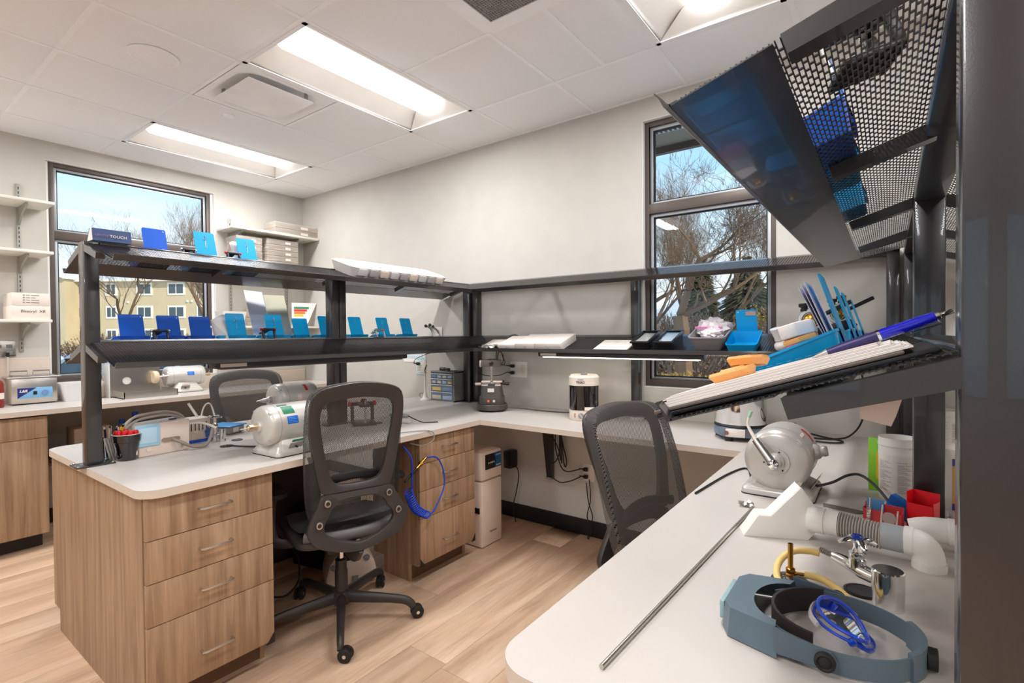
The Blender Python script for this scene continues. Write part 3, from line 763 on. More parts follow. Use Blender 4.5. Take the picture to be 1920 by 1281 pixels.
# bushes
def bush(label, loc, rx, ry, h, seed, n, m):
    rn = random.Random(seed); mb = MB()
    for i in range(n):
        a = rn.random()*6.283; q = rn.random()**.5; c = Vector((rx*q*math.cos(a), ry*q*math.sin(a), 0))
        tip = c+Vector((rn.uniform(-.4, .4)*h, rn.uniform(-.4, .4)*h, h*rn.uniform(.6, 1)*(1-.4*q*q)))
        mid = (c+tip)/2+Vector((rn.uniform(-.1, .1), rn.uniform(-.1, .1), 0))
        w = .012
        for p0, p1 in ((c, mid), (mid, tip)):
            s = len(mb.v); mb.v += [tuple(p0+Vector((w, 0, 0))), tuple(p0+Vector((-w, .0, 0))), tuple(p0+Vector((0, w, 0))), tuple(p1+Vector((w*.6, 0, 0))), tuple(p1+Vector((-w*.6, 0, 0))), tuple(p1+Vector((0, w*.6, 0)))]
            for q_ in ((0, 1, 4, 3), (1, 2, 5, 4), (2, 0, 3, 5)): mb.f.append(tuple(s+k for k in q_)); mb.mi.append(0)
        for _ in range(5):
            p = c.lerp(tip, rn.uniform(.3, 1)); e = Vector((rn.uniform(-1, 1), rn.uniform(-1, 1), rn.uniform(-1, 1)))*.06; g = e.orthogonal().normalized()*.025
            mb.add([p-e, p+g, p+e, p-g], [(0, 1, 2, 3)])
    return single('bush', label, 'bush', mb, m, loc, kind='stuff')
bb = mat('bush_brown', (132, 108, 88), .95, var=.3); by = mat('bush_ochre', (176, 140, 66), .95, var=.3)
for i, (x, y) in enumerate(((-30, -1), (-30.5, 2.8), (-31, 6.6), (-31, 10.4), (-31.4, 14))):
    bush('brown leafless hedge bush in front of the beige building, %s' % ('leftmost', 'second from left', 'middle', 'fourth', 'rightmost')[i], (x, y, GZ), 1.4, 1.5, 2.0, i, 1500, bb)
bush('ochre leaved bush below the left part of the right window', (2.0, 6.0, GZ), .9, .6, .95, 31, 900, by)
bush('ochre leaved bush below the right part of the right window', (3.2, 6.8, GZ), .9, .6, .8, 32, 900, by)
bush('brown thicket in the middle distance, left part of the right window', (-.6, 11.5, GZ), 1.6, 1.2, 1.9, 35, 1800, bb)
bush('brown thicket in the middle distance, right part of the right window', (2.6, 13, GZ), 2.0, 1.2, 2.1, 36, 2000, bb)
bush('brown thicket behind the right window trees', (-2.0, 18, GZ), 3.6, 1.6, 2.6, 33, 2600, bb)
bush('brown thicket at the right behind the right window', (2.6, 19, GZ), 2.4, 1.6, 3.0, 34, 2200, by)

# beige apartment building, roughly square-on to the left window
bw_m = mat('stucco_beige', (200, 178, 140), .9, var=.06, vscale=.6); trim_m = mat('trim_cream', (238, 230, 208), .7)
dk_m = mat('window_dark', (74, 84, 88), .15); teal_m = mat('curtain_teal', (120, 150, 150), .3)
def bpt(px, depth):
    a = (px-960)/959.0; p = CAM+_fw*depth+_r*(a*depth); return p
D0 = 58.; P0 = bpt(240, D0); ang = math.atan2(_rt.y, _rt.x)
Mb = T(P0.x, P0.y, GZ) @ Matrix.Rotation(ang, 4, 'Z')      # local x runs to the right in the picture, y away
th = Thing('apartment_building', 'beige three-storey apartment block with a snowy roof outside the left window', 'building', M=Mb)
sc_ = D0/959.0
def bx(px): return (px-240)*sc_
def bz(py): return CAM.z-GZ+(627-py)*sc_
th.part('wall', MB().box((bx(88), 0, 0), (bx(470), 12, bz(517))), bw_m)
th.part('wall', MB().prism([(bx(60), 0), (bx(152), 0), (bx(152), bz(520)), (bx(96), bz(494)), (bx(60), bz(510))], 12, T(0, 10, 0) @ RX(90)), bw_m)
rf = MB(); rf.add([(bx(150), -.8, bz(518)), (bx(480), -.8, bz(518)), (bx(480), 6, bz(478)), (bx(150), 6, bz(478)), (bx(150), -.8, bz(521)), (bx(480), -.8, bz(521)), (bx(480), 6, bz(490)), (bx(150), 6, bz(490))], [(0, 1, 2, 3), (7, 6, 5, 4), (0, 4, 5, 1), (1, 5, 6, 2), (2, 6, 7, 3), (3, 7, 4, 0)])
th.part('roof', rf, snow_m, label='snow-covered roof')
rf = MB()
for s, a, b in ((1, (96, 488), (158, 516)), (1, (96, 488), (56, 506))):
    rf.add([(bx(a[0]), -2.6, bz(a[1])), (bx(b[0]), -2.6, bz(b[1])), (bx(b[0]), 8, bz(b[1])), (bx(a[0]), 8, bz(a[1])), (bx(a[0]), -2.6, bz(a[1]+4)), (bx(b[0]), -2.6, bz(b[1]+4)), (bx(b[0]), 8, bz(b[1]+4)), (bx(a[0]), 8, bz(a[1]+4))], [(0, 1, 2, 3), (7, 6, 5, 4), (0, 4, 5, 1), (1, 5, 6, 2), (2, 6, 7, 3), (3, 7, 4, 0)])
th.part('gable_roof', rf, snow_m, label='snow-covered gable roof')
th.part('eave_board', MB().box((bx(150), -.9, bz(523)), (bx(480), -.75, bz(518))), trim_m)
for (a, b) in ((95, 106), (132, 153), (204, 219), (262, 285), (320, 346), (374, 396)):
    for (t0, t1) in ((528, 545), (571, 588), (614, 631)):
        if a == 95: y_ = -2.1
        else: y_ = -.1
        if a < 100: pass
        w_ = th.part('window', MB().box((bx(a)-.2, -.12, bz(t1)-.2), (bx(b)+.2, .02, bz(t0)+.2)), trim_m)
        mid = (bx(a)+bx(b))/2
        for xa, xb in ((bx(a), mid-.07), (mid+.07, bx(b))):
            th.part('pane', MB().box((xa, -.16, bz(t1)), (xb, -.121, bz(t0))), teal_m if a < 100 else dk_m, parent=w_)
for px, py in ((112, 562), (122, 562), (243, 561), (354, 560), (362, 560)):
    th.part('wall_lamp', MB().ball((bx(px), -.1, bz(py)), .14, None, 8, 6), trim_m)
# long low snowy building behind (far left) and a pale house behind the right window
th = Thing('snowy_house', 'far house with a white snowy roof left of the beige block', 'building', (-88, -22, GZ), 20)
th.part('wall', MB().box((-4, -14, 0), (4, 16, 8.6)), mat('far_wall', (170, 160, 140), .9))
th.part('roof', MB().prism([(-6, 8.4), (6, 8.4), (0, 12.4)], 32, T(0, 17, 0) @ RX(90)), snow_m)
th = Thing('pale_house', 'pale far house partly hidden by trees behind the right window', 'building', (-9, 48, GZ), 10)
th.part('wall', MB().box((-5, -4, 0), (5, 4, 3.2)), mat('house_pale', (205, 200, 190), .9))
th.part('roof', MB().prism([(-5.6, 3.1), (5.6, 3.1), (0, 5.6)], 9, T(0, 4.5, 0) @ RX(90)), snow_m)
for x in (-3, 0, 3): th.part('window', MB().box((x-.5, -4.05, 1), (x+.5, -3.99, 2.2)), dk_m)

# cars
def car(label, loc, rz, col, group, suv=True):
    th = Thing('car', label, 'car', loc, rz, group=group)
    body = mat('car_paint_'+col[0], col[1], .25, coat=.6); gl = mat('car_glass', (70, 92, 98), .08, spec=.8)
    Lc = 4.5; prof = [(-2.25, .35), (-2.2, .85), (-2.05, 1.0), (-1.75, 1.08), (-1.35, 1.50), (-1.0, 1.60), (.2, 1.62), (.55, 1.55), (1.15, 1.08), (1.95, .95), (2.2, .78), (2.25, .4), (1.9, .28), (-1.9, .28)]
    def sec(yy, k): return [(x, yy*(1 if z < 1.1 else k), z) for x, z in prof]
    n = len(prof); mb = MB(); mb.add(sec(-.88, .78)+sec(.88, .78), [tuple(range(n))[::-1], tuple(range(n, 2*n))]+[(i, (i+1) % n, n+(i+1) % n, n+i) for i in range(n)])
    th.part('body', mb, body)
    for s in (-1, 1):
        for xa, xb, xc, xd in ((-1.5, -.75, -.72, -1.18), (-.68, .2, .12, -.66), (.27, 1.0, .55, .2)):
            y0, y1 = s*.895, s*.72
            g = MB().add([(xa, y0, 1.1), (xb, y0, 1.1), (xc, y1, 1.5), (xd, y1, 1.5), (xa, y0-.02*s, 1.1), (xb, y0-.02*s, 1.1), (xc, y1-.02*s, 1.5), (xd, y1-.02*s, 1.5)], [(0, 1, 2, 3), (7, 6, 5, 4), (0, 4, 5, 1), (1, 5, 6, 2), (2, 6, 7, 3), (3, 7, 4, 0)])
            th.part('side_window', g, gl)
        for x in (-1.4, 1.4):
            w = th.part('wheel', MB().lathe([(.2, -.1), (.33, -.1), (.34, .0), (.33, .1), (.2, .1)], 20, T(x, s*.82, .33) @ RX(90)), rubber_m)
            th.part('hub', MB().lathe([(.0, -.11), (.2, -.10), (.2, .10), (0, .11)], 14, T(x, s*.82, .33) @ RX(90)), alu_m, parent=w)
    th.part('windscreen', MB().add([(1.17, -.78, 1.10), (1.17, .78, 1.10), (.57, .64, 1.56), (.57, -.64, 1.56), (1.15, -.78, 1.08), (1.15, .78, 1.08), (.55, .64, 1.54), (.55, -.64, 1.54)], [(0, 1, 2, 3), (7, 6, 5, 4), (0, 4, 5, 1), (1, 5, 6, 2), (2, 6, 7, 3), (3, 7, 4, 0)]), gl)
    return th
_cp = CAM+_fw*7.3-_r*4.95
car('silver-white car parked right outside the left window', (_cp.x, _cp.y, GZ), math.degrees(math.atan2(-_rt.y, -_rt.x)), ('white', (226, 228, 230)), 'cars outside the left window')
car('white car parked in the second row outside the left window', (-10.2, -1.6, GZ), -140, ('white', (226, 228, 230)), 'cars outside the left window')
car('grey car farther away in the parking lot', (-13.2, 6.5, GZ), -85, ('grey', (150, 156, 160)), 'cars outside the left window')
# ============================================================ TASK CHAIRS
fab_m = mesh_fabric('chair_mesh', (78, 74, 71), .0046, .0085, .30)
seatfab_m = mat('seat_fabric', (52, 50, 50), .9, bump=.8, bscale=700, var=.15, vscale=300)
cf_m = mat('chair_frame', (58, 52, 50), .38, bump=.1, bscale=900)
def smooth_loop(half, n=72):
    pts = half+[(-x, z) for x, z in reversed(half[1:-1])]; P = [Vector((x, 0, z)) for x, z in pts]; N = len(P); Q = []
    for i in range(N):
        p0, p1, p2, p3 = P[i-1], P[i], P[(i+1) % N], P[(i+2) % N]
        for k in range(6):
            t = k/6; Q.append(.5*((2*p1)+(p2-p0)*t+(2*p0-5*p1+4*p2-p3)*t*t+(3*p1-p0-3*p2+p3)*t**3))
    L = [0]
    for i in range(len(Q)): L.append(L[-1]+(Q[(i+1) % len(Q)]-Q[i]).length)
    out = []; j = 0
    for k in range(n):
        s = L[-1]*k/n
        while L[j+1] < s: j += 1
        f = (s-L[j])/max(L[j+1]-L[j], 1e-9); out.append(Q[j].lerp(Q[(j+1) % len(Q)], f))
    return out
def ydepth(z):
    zs = [.3, .42, .55, .66, .70, .9, 1.17]; ys = [-.27, -.268, -.262, -.245, -.232, -.24, -.285]
    return float(np.interp(z, zs, ys))
def band(outer, inner, t, dy=0, rnd=.004):
    n = len(outer); mb = MB(); vs = []
    # rounded ring plate: loops ordered front-inner, front-outer, back-outer, back-inner
    lay = [(inner, 0), (inner, 0, .15), (outer, 0, -.04), (outer, rnd), (outer, t-rnd), (outer, t, -.04), (inner, t, .15), (inner, t-rnd)]
    L = []
    for q in lay:
        lp = q[0]; oth = outer if lp is inner else inner; k = abs(q[2]) if len(q) > 2 else 0
        L.append([p.lerp(o, k) for p, o in zip(lp, oth)]); L[-1] = [(p.x, ydepth(p.z)-dy-(q[1] if len(q) < 3 else q[1]), p.z) for p in L[-1]]
    m = len(L)
    for lp in L: vs += lp
    fs = [(j*n+i, j*n+(i+1) % n, ((j+1) % m)*n+(i+1) % n, ((j+1) % m)*n+i) for j in range(m) for i in range(n)]
    return mb.add(vs, fs)
OU = smooth_loop([(0, 1.165), (.11, 1.155), (.185, 1.137), (.223, 1.103), (.233, 1.02), (.223, .91), (.2, .79), (.178, .70), (.165, .686), (.08, .685), (0, .685)])
IU = smooth_loop([(0, 1.098), (.10, 1.090), (.155, 1.079), (.180, 1.045), (.178, .98), (.155, .85), (.132, .765), (.105, .725), (.05, .714), (0, .713)])
OL = smooth_loop([(0, .683), (.09, .683), (.168, .682), (.195, .645), (.232, .585), (.248, .535), (.205, .475), (.10, .437), (.03, .425), (0, .423)])
IL = smooth_loop([(0, .655), (.07, .652), (.118, .636), (.145, .60), (.172, .555), (.155, .518), (.10, .487), (.04, .468), (.015, .463), (0, .462)])
CV = smooth_loop([(0, 1.163), (.12, 1.154), (.19, 1.135), (.227, 1.095), (.237, 1.0), (.238, .85), (.234, .7), (.222, .59), (.19, .55), (.1, .542), (0, .54)])
def ycover(z): return float(np.interp(z, [.5, .7, .9, 1.17], [-.215, -.225, -.24, -.285]))
def chair(label, loc, rz, recline=0, dz=0, spin=0, pad=False, seat_z=.47, sx=1, boff=(0, 0)):
    th = Thing('task_chair', label, 'chair', loc, rz, group='black mesh task chairs')
    B = T(0, 0, dz) @ T(0, -.2, .45) @ RX(recline) @ T(0, .2, -.45) @ Matrix.Diagonal((sx, 1, 1, 1))      # back assembly
    def bp(name, mb, m, **k):
        mb.v = [tuple(B @ Vector(p)) for p in mb.v]; return th.part(name, mb, m, **k)
    fr = bp('back_frame', band(OU, IU, .024), cf_m)
    lw = bp('back_bracket', band(OL, IL, .026, .002), cf_m, label='lower loop bracket of the backrest')
    mb = MB(); n = len(CV); ctr = Vector((0, 0, .85)); vs = []; rings = [.0, .3, .6, .85, .97, 1.0, 1.0]
    for k, t in enumerate(rings):
        for p in CV:
            q = ctr.lerp(p, t); yy = ycover(q.z)+(.056 if k < 4 else (.054 if k == 4 else (.044 if k == 5 else .004)))
            vs.append((q.x, yy, q.z))
    fs = [(j*n+i, j*n+(i+1) % n, (j+1)*n+(i+1) % n, (j+1)*n+i) for j in range(len(rings)-1) for i in range(n)]
    mb.add(vs, fs); bp('mesh_cover', mb, fab_m, ang=60)
    # stretched inner mesh panel in the frame opening
    mb = MB(); n = len(IU); ctr = Vector((0, 0, .91)); vs = [(ctr.lerp(p, t).x, ydepth(ctr.lerp(p, t).z)-.006, ctr.lerp(p, t).z) for t in (0, .5, 1.02) for p in IU]
    mb.add(vs, [(j*n+i, j*n+(i+1) % n, (j+1)*n+(i+1) % n, (j+1)*n+i) for j in range(2) for i in range(n)])
    for x, z in ((-.152, .652), (.152, .652), (-.195, .57), (.195, .57)):
        y = ydepth(z)-.028
        s = MB().lathe([(.0175, -.012), (.0175, .006), (.0145, .008), (.0145, .003), (0, .003)], 20, T(x, y, z) @ RX(90)); s2 = bp('bolt', s, cf_m)
        bp('bolt_ring', MB().lathe([(.0155, .0075), (.0145, .0095), (.0095, .0095), (.009, .004)], 20, T(x, y, z) @ RX(90), False, False), alu_m, parent=s2)
    # lumbar bar seen through the opening
    lb = MB(); lb.tube([(-.15, -.19, .72), (-.07, -.205, .735), (0, -.21, .74), (.07, -.205, .735), (.15, -.19, .72)], .011, 8, 4, flat=(1, 1.8)); bp('lumbar_bar', lb, blackp_m)
    if pad:
        q = MB().box((-.15, -.21, .62), (.12, -.195, .78), bev=.006); bp('lumbar_pad', q, mat('pad_grey', (112, 104, 98), .8))
        q = MB()
        for i in range(8):
            for j in range(5): q.lathe([(.005, 0), (.005, .002)], 8, T(-.115+i*.026, -.194, .645+j*.026) @ RX(90) @ T(0, 0, -.001))
        bp('pad_holes', q, blackp_m, kind='stuff')
    Z = seat_z+dz
    # seat: curved frame with mesh top
    st = MB(); st.prism(rrect(.49, .47, .09, 6, 0, .02), .035, T(0, 0, Z-.035), bev=.012); th.part('seat_frame', st, cf_m)
    c = MB(); vs = []; N = 12
    for i in range(N+1):
        for j in range(N+1):
            u, v = i/N*2-1, j/N*2-1; x = u*.225*math.sqrt(1-.25*v*v); y = .02+v*.215*math.sqrt(1-.25*u*u)
            vs.append((x, y, Z+.018-.016*(1-u*u)*(1-.3*v)-(.02*max(0, v-.6))+(.012 if v < -.8 else 0)))
    c.add(vs, [(i*(N+1)+j, (i+1)*(N+1)+j, (i+1)*(N+1)+j+1, i*(N+1)+j+1) for i in range(N) for j in range(N)])
    c.add([(x, y, z-.012) for x, y, z in vs], [(i*(N+1)+j, i*(N+1)+j+1, (i+1)*(N+1)+j+1, (i+1)*(N+1)+j) for i in range(N) for j in range(N)])
    th.part('seat', c, seatfab_m, ang=60)
    r = MB(); r.tube([(-.21, -.17, Z+.015), (-.12, -.205, Z+.01), (0, -.218, Z+.008), (.12, -.205, Z+.01), (.21, -.17, Z+.015)], .02, 10, 5, flat=(1, 1.2)); th.part('seat_rear_rail', r, mat('rail_grey', (96, 92, 90), .45))
    m = MB(); m.box((-.11, -.15, Z-.10), (.11, .12, Z-.036), bev=.02); th.part('tilt_mechanism', m, blackp_m)
    y0 = MB(); y0.tube([(0, -.1, Z-.08), (0, -.17, Z-.088), (0, -.225, Z-.075), (0, -.272, .437+dz)], [.03, .03, .028, .022], 10, 5, flat=(.9, 1.5)); th.part('back_stem', y0, cf_m)
    lv = MB(); lv.tube([(.1, .0, Z-.07), (.2, .0, Z-.075), (.27, .0, Z-.085)], [.006, .006, .012], 8); th.part('lever', lv, grey_m)
    for s in (-1, 1):
        a = MB(); a.tube([(s*.11, .05, Z-.075), (s*.22, .08, Z-.085), (s*.275, .10, Z-.07), (s*.292, .11, Z-.02), (s*.292, .10, Z+.09), (s*.285, .07, Z+.165)], [.017, .017, .018, .018, .016, .016], 10, 5, flat=(.75, 1.4))
        th.part('arm_support', a, cf_m)
        th.part('arm_pad', MB().prism(rrect(.085, .24, .035, 5, 0, 0), .024, T(s*.285, .07, Z+.165), bev=.008), rubber_m)
    # column, gas lift, base with five legs and casters
    th.part('gas_lift', MB().cyl((0, 0, .24), (0, 0, Z-.09), .0125, seg=20), chrome_m)
    th.part('column', MB().lathe([(.03, .07), (.03, .235), (.026, .245), (.026, .29), (.019, .295)], 24), cf_m)
    hb = MB().lathe([(.035, .075), (.045, .09), (.045, .125), (.036, .135), (.036, .14)], 24); hub = th.part('hub', hb, cf_m)
    for i in range(5):
        A = T(boff[0], boff[1], 0) @ RZ(spin+72*i)
        lg = MB(); P = [(.035, 0, .108), (.12, 0, .104), (.24, 0, .097), (.31, 0, .088), (.34, 0, .070), (.346, 0, .055)]
        lg.tube([A @ Vector(p) for p in P], [.026, .024, .02, .019, .018, .016], 10, 4, flat=(.85, 1.1)); th.part('leg', lg, cf_m)
        cm = MB(); w = rand_c[i]; K = A @ T(.346, 0, 0) @ RZ(w)
        cm.box((-.012, -.012, .045), (.03, .012, .062), bev=.005, M=K); cm.cyl(K @ Vector((0, 0, .045)), K @ Vector((0, 0, .07)), .006, seg=8)
        cm.lathe([(.026, -.0085), (.026, .0085)], 18, K @ T(.022, 0, .032) @ RX(90)); ca = th.part('caster', cm, blackp_m)
        for s in (-1, 1):
            th.part('wheel', MB().lathe([(.012, -.006), (.026, -.006), (.030, -.003), (.030, .003), (.026, .006), (.012, .006)], 20, K @ T(.022, s*.0145, .030) @ RX(90)), rubber_m, parent=ca)
        hc = MB().lathe([(0, -.022), (.008, -.022), (.008, .022), (0, .022)], 12, K @ T(.022, 0, .030) @ RX(90)); th.part('axle_cap', hc, chrome_m, parent=ca)
    return th
rand_c = [70, 25, 200, 120, 300]
chair('black mesh task chair in the middle, its back towards the viewer', (2.895, -1.60, 0), 72, spin=-36-72, sx=.9, dz=.008)
rand_c = [30, 75, 150, 220, 10]
chair('black mesh task chair on the far side of the peninsula, facing the viewer', (1.70, -1.34, 0), -96, recline=3, dz=-.015, spin=20, pad=True)
chair('black mesh task chair pushed under the near worktop, its mesh back leaning', (4.465, -1.12, 0), -107.5, recline=10, dz=-.065, spin=50)
# ============================================================ WORK PANS AND THINGS ON THE BLACK SHELVES
def on_tray(kind, ridge, zr, a, d, n=.0006, rz=0):
    f = tray_map(kind, ridge, zr); o = Vector(f(a, d, n)); up = (Vector(f(a, 0, 0))-Vector(f(a, 1, 0))).normalized(); nn = (Vector(f(a, 0, 1))-Vector(f(a, 0, 0))).normalized()
    x = up.cross(nn); M = Matrix(((x.x, up.x, nn.x, o.x), (x.y, up.y, nn.y, o.y), (x.z, up.z, nn.z, o.z), (0, 0, 0, 1)))
    return M @ RZ(rz)
def pan_parts(th, w, d, h0, h1, ph, pw, m, clip='clip'):
    """tray with its low side to -y and a tall card plate standing at +y"""
    b = MB(); N = 5; t = .0025
    def loop(k, inn):
        return [(x, y) for x, y in rrect(w*k-2*inn, d*k-2*inn, .014, N)]
    o0, o1, i1, i0 = loop(.88, 0), loop(1, 0), loop(1, t), loop(.88, t)
    zf = lambda y: h0+(h1-h0)*(y/d+.5)
    n = len(o0); vs = [(x, y, 0) for x, y in o0]+[(x, y, zf(y)) for x, y in o1]+[(x, y, zf(y)) for x, y in i1]+[(x, y, t) for x, y in i0]
    fs = [(j*n+i, j*n+(i+1) % n, (j+1)*n+(i+1) % n, (j+1)*n+i) for j in range(3) for i in range(n)]+[tuple(range(n))[::-1], tuple(range(3*n, 4*n))]
    b.add(vs, fs)
    rl = [(x*1.015, y*1.015) for x, y in o1]; vs = [(x, y, zf(y)-.004) for x, y in o1]+[(x, y, zf(y)-.004) for x, y in rl]+[(x, y, zf(y)+.0005) for x, y in rl]+[(x, y, zf(y)+.0005) for x, y in i1]
    b.add(vs, [(j*n+i, j*n+(i+1) % n, (j+1)*n+(i+1) % n, (j+1)*n+i) for j in range(3) for i in range(n)])
    th.part('tray', b, m)
    p = MB(); pl = rrect(pw, ph-.02, .008, 4, 0, (ph-.02)/2+.02)
    p.prism(pl, .003, T(0, d/2+.003, 0) @ RX(90)); p.box((-pw/2, d/2-.003, h1*.4), (pw/2, d/2+.003, h1)); th.part('card_plate', p, m)
    if clip == 'clip':
        c = MB().tube([(-.003, d/2+.0045, ph-.018), (-.003, d/2+.005, ph-.045), (.004, d/2+.005, ph-.045), (.004, d/2+.005, ph-.035)], .0013, 6)
        c.tube([(-.003, d/2+.0045, ph-.045), (-.001, d/2+.0045, ph-.085)], .0007, 5); th.part('clip', c, alu_m)
    elif clip == 'dot': th.part('rivet', MB().lathe([(.003, 0), (.002, .001)], 10, T(-pw/2+.01, d/2+.0035, ph-.012) @ RX(-90)), card_m)
    elif clip == 'tag':
        th.part('name_tag', MB().box((-.002, d/2-.002, ph-.03), (pw/2-.004, d/2-.0004, ph-.008)), mat('tag_clear', (190, 160, 150), .3)); th.part('rivet', MB().lathe([(.003, 0), (.002, .001)], 10, T(-pw/2+.012, d/2-.0005, ph-.012) @ RX(90)), card_m)
def pan(label, M, w=.2, d=.17, h0=.042, h1=.062, ph=.185, pw=.098, m=None, clip='clip', grp='blue work pans'):
    th = Thing('work_pan', label, 'tray', M=M, group=grp); pan_parts(th, w, d, h0, h1, ph, pw, m or cyan_m, clip); return th
K = ('-x', 2.37, 1.366); dd = .228
low = [(-2.224, .145, .168, 0, 'deep blue work pan at the left end of the lower peninsula shelf', 'dot'), (-2.072, .145, .166, 0, 'deep blue work pan, second from the left on the lower peninsula shelf', 'dot'), (-1.93, .140, .164, 0, 'deep blue work pan, third from the left beside the first light blue pan', 'none'),
       (-1.75, .205, .186, 1, 'light blue work pan before a folded white paper, right of the deep blue pans', 'clip'), (-1.537, .2, .186, 1, 'light blue work pan in front of the tall paper sheets', 'clip'), (-1.375, .115, .166, 1, 'small light blue work pan without clip, right of the paper sheets', 'none'),
       (-1.20, .2, .184, 1, 'light blue work pan half hidden by the middle shelf post', 'clip'), (-.98, .19, .184, 1, 'light blue work pan first right of the middle shelf post', 'clip'), (-.755, .2, .184, 1, 'light blue work pan second right of the middle post, articulator behind', 'clip'), (-.54, .2, .184, 1, 'light blue work pan at the right end of the lower peninsula shelf', 'clip')]
for a, w, ph, cy, lb, cl in low:
    pan(lb, on_tray(*K, a, dd-.005), w, .16, ph=ph, m=cyan_m if cy else blue_m, clip=cl)
K1 = ('-x', 2.37, 1.775)
pan('deep blue work pan on the top shelf in front of the left window', on_tray(*K1, -2.13, .20), .145, .15, ph=.165, m=blue_m, clip='dot')
pan('light blue work pan on the top shelf beside the window edge', on_tray(*K1, -1.905, .20), .15, .15, ph=.185, clip='clip')
pan('light blue work pan with white papers on the top shelf, nearest the corner', on_tray(*K1, -1.695, .20), .15, .15, ph=.18, clip='clip')
s = MB()
for i in range(3): s.box((-.046+i*.002, .0, 0), (.044+i*.002, .0006, .17), M=T(0, -.004*i, .001*i) @ RX(2*i))
single('paper_sheets', 'white paper sheets leaning behind the blue pan nearest the corner', 'paper', s, paper_m, M=on_tray(*K1, -1.71, .150))
# dark articulators between the pans
def articulator(label, M, s=1., red=False, body=None, grp='articulators'):
    th = Thing('articulator', label, 'articulator', M=M @ Matrix.Scale(s, 4), group=grp); bm_ = body or blackp_m
    b = MB(); b.box((-.045, -.05, 0), (.045, .05, .012), bev=.004); b.box((-.045, .03, .01), (-.033, .05, .07), bev=.003); b.box((.033, .03, .01), (.045, .05, .07), bev=.003); th.part('lower_frame', b, bm_)
    u = MB(); u.box((-.045, .03, .07), (.045, .05, .084), bev=.004); u.box((-.02, -.055, .074), (.02, .035, .083), bev=.003); th.part('upper_frame', u, bm_)
    th.part('incisal_pin', MB().cyl((0, -.05, .012), (0, -.05, .10), .0035, seg=10), steel_m)
    for x in (-.039, .039):
        th.part('hinge_knob', MB().lathe([(.009, 0), (.010, .002), (.010, .01), (.006, .012)], 14, T(x*1.1, .04, .078) @ RY(90 if x > 0 else -90)), red_m if red else chrome_m)
    th.part('top_knob', MB().lathe([(.004, 0), (.004, .006), (.011, .007), (.011, .016), (.008, .018)], 14, T(0, 0, .083)), mat('knob_dark_red', (110, 20, 26), .4) if red else bm_)
    return th
articulator('dark articulator between the deep blue pans on the lower shelf', on_tray(*K, -2.147, .07), .7)
articulator('dark articulator with a small red knob beside the hanging sheets', on_tray(*K, -1.632, .075), .8, True)
articulator('silver articulator between the light blue pans right of the post', on_tray(*K, -.875, .075), .8, False, alu_m)
articulator('dark articulator with a red knob on the top shelf', on_tray(*K1, -1.80, .10), .75, True)
articulator('dark articulator beside the light blue pan at the window edge', on_tray(*K1, -2.01, .10), .65)
# handpieces / clamps near the right end
th = Thing('clamp_pair', 'grey clamp-like tools at the right end of the lower shelf', 'tool', M=on_tray(*K, -.36, .07))
th.part('arm', MB().tube([(0, .0, 0), (.0, .0, .06), (.02, .0, .09), (.05, .0, .10)], .008, 8, 4), alu_m)
th.part('arm', MB().tube([(-.07, .0, 0), (-.065, .0, .05), (-.03, .0, .085), (.02, 0, .088)], .007, 8, 4), alu_m)
for x, z in ((.055, .102), (-.015, .096), (.01, .11)): th.part('knob', MB().ball((x, 0, z), .012), dgrey_m)
# hanging paper sheets, folded papers
th = Thing('paper_sheet', 'pair of tall paper sheets standing behind the light blue pans', 'paper', M=on_tray(*K, -1.435, .316))
th.part('sheet', MB().box((-.02, 0, 0), (.10, .0015, .40), M=T(.05, .02, 0) @ RZ(8) @ RX(4)), mat('sheet_white', (232, 232, 240), .8), label='white sheet')
th.part('sheet', MB().box((-.10, .0, 0), (.03, .0015, .39), M=T(-.01, .0, 0) @ RZ(-3) @ RX(4)), mat('sheet_olive', (206, 202, 178), .85), label='pale olive printed sheet')
w_ = MB()
for i in range(10): w_.box((-.085, -.0004, .30-.022*i), (.0-.02*(i % 3), .0, .302-.022*i), M=T(-.01, -.0004, 0) @ RZ(-3) @ RX(4))
th.part('printed_lines', w_, mat('print_grey', (150, 146, 130), .8), kind='stuff')
th = Thing('folded_paper', 'crumpled white folded paper behind the first light blue pan', 'paper', M=on_tray(*K, -1.80, .17))
th.part('fold', MB().add([(.06, 0, .02), (-.07, .01, .0), (-.075, .02, .17), (0.0, .0, .19), (.07, .02, .15), (.0, .03, .05)], [(0, 1, 5), (1, 2, 5), (2, 3, 5), (3, 4, 5), (4, 0, 5)]), paper_m)
# blue product box and long white sample box on the top
th = Thing('product_box', 'dark blue long box lettered TOUCH on the left end of the top shelf', 'box', M=T(2.372, -2.345, 1.779) @ RZ(90) @ RX(2))
th.part('carton', MB().prism([(-.035, 0), (.035, 0), (.022, .052), (-.012, .052)], .135, T(-.07, 0, 0) @ Matrix(((0, 0, 1, 0), (-1, 0, 0, 0), (0, 1, 0, 0), (0, 0, 0, 1)))), mat('box_navy', (58, 76, 120), .5))
th.part('lettering', text_mb('TOUCH', .017, T(-.012, -.0325, .018) @ RX(76)), card_m)
th.part('lettering', text_mb('GENTLE', .013, T(-.062, -.0325, .019) @ RX(76)), mat('pale_red', (150, 110, 140), .6))
th.part('side_flap', MB().add([(-.0705, -.035, 0), (-.0705, .035, 0), (-.0705, .0, .052), (-.0705, -.022, .052)], [(0, 1, 2, 3)]), card_m)
th = Thing('sample_box', 'long translucent white box with a row of grey compartments on the top shelf', 'box', M=on_tray('+x', 2.37, 1.775, -.90, .10))
bx = MB(); shell(bx, [(rrect(.74, .20, .03, 4), 0), (rrect(.78, .24, .04, 4), .058), (rrect(.74, .20, .03, 4), .066), (rrect(.70, .17, .03, 4), .06)])
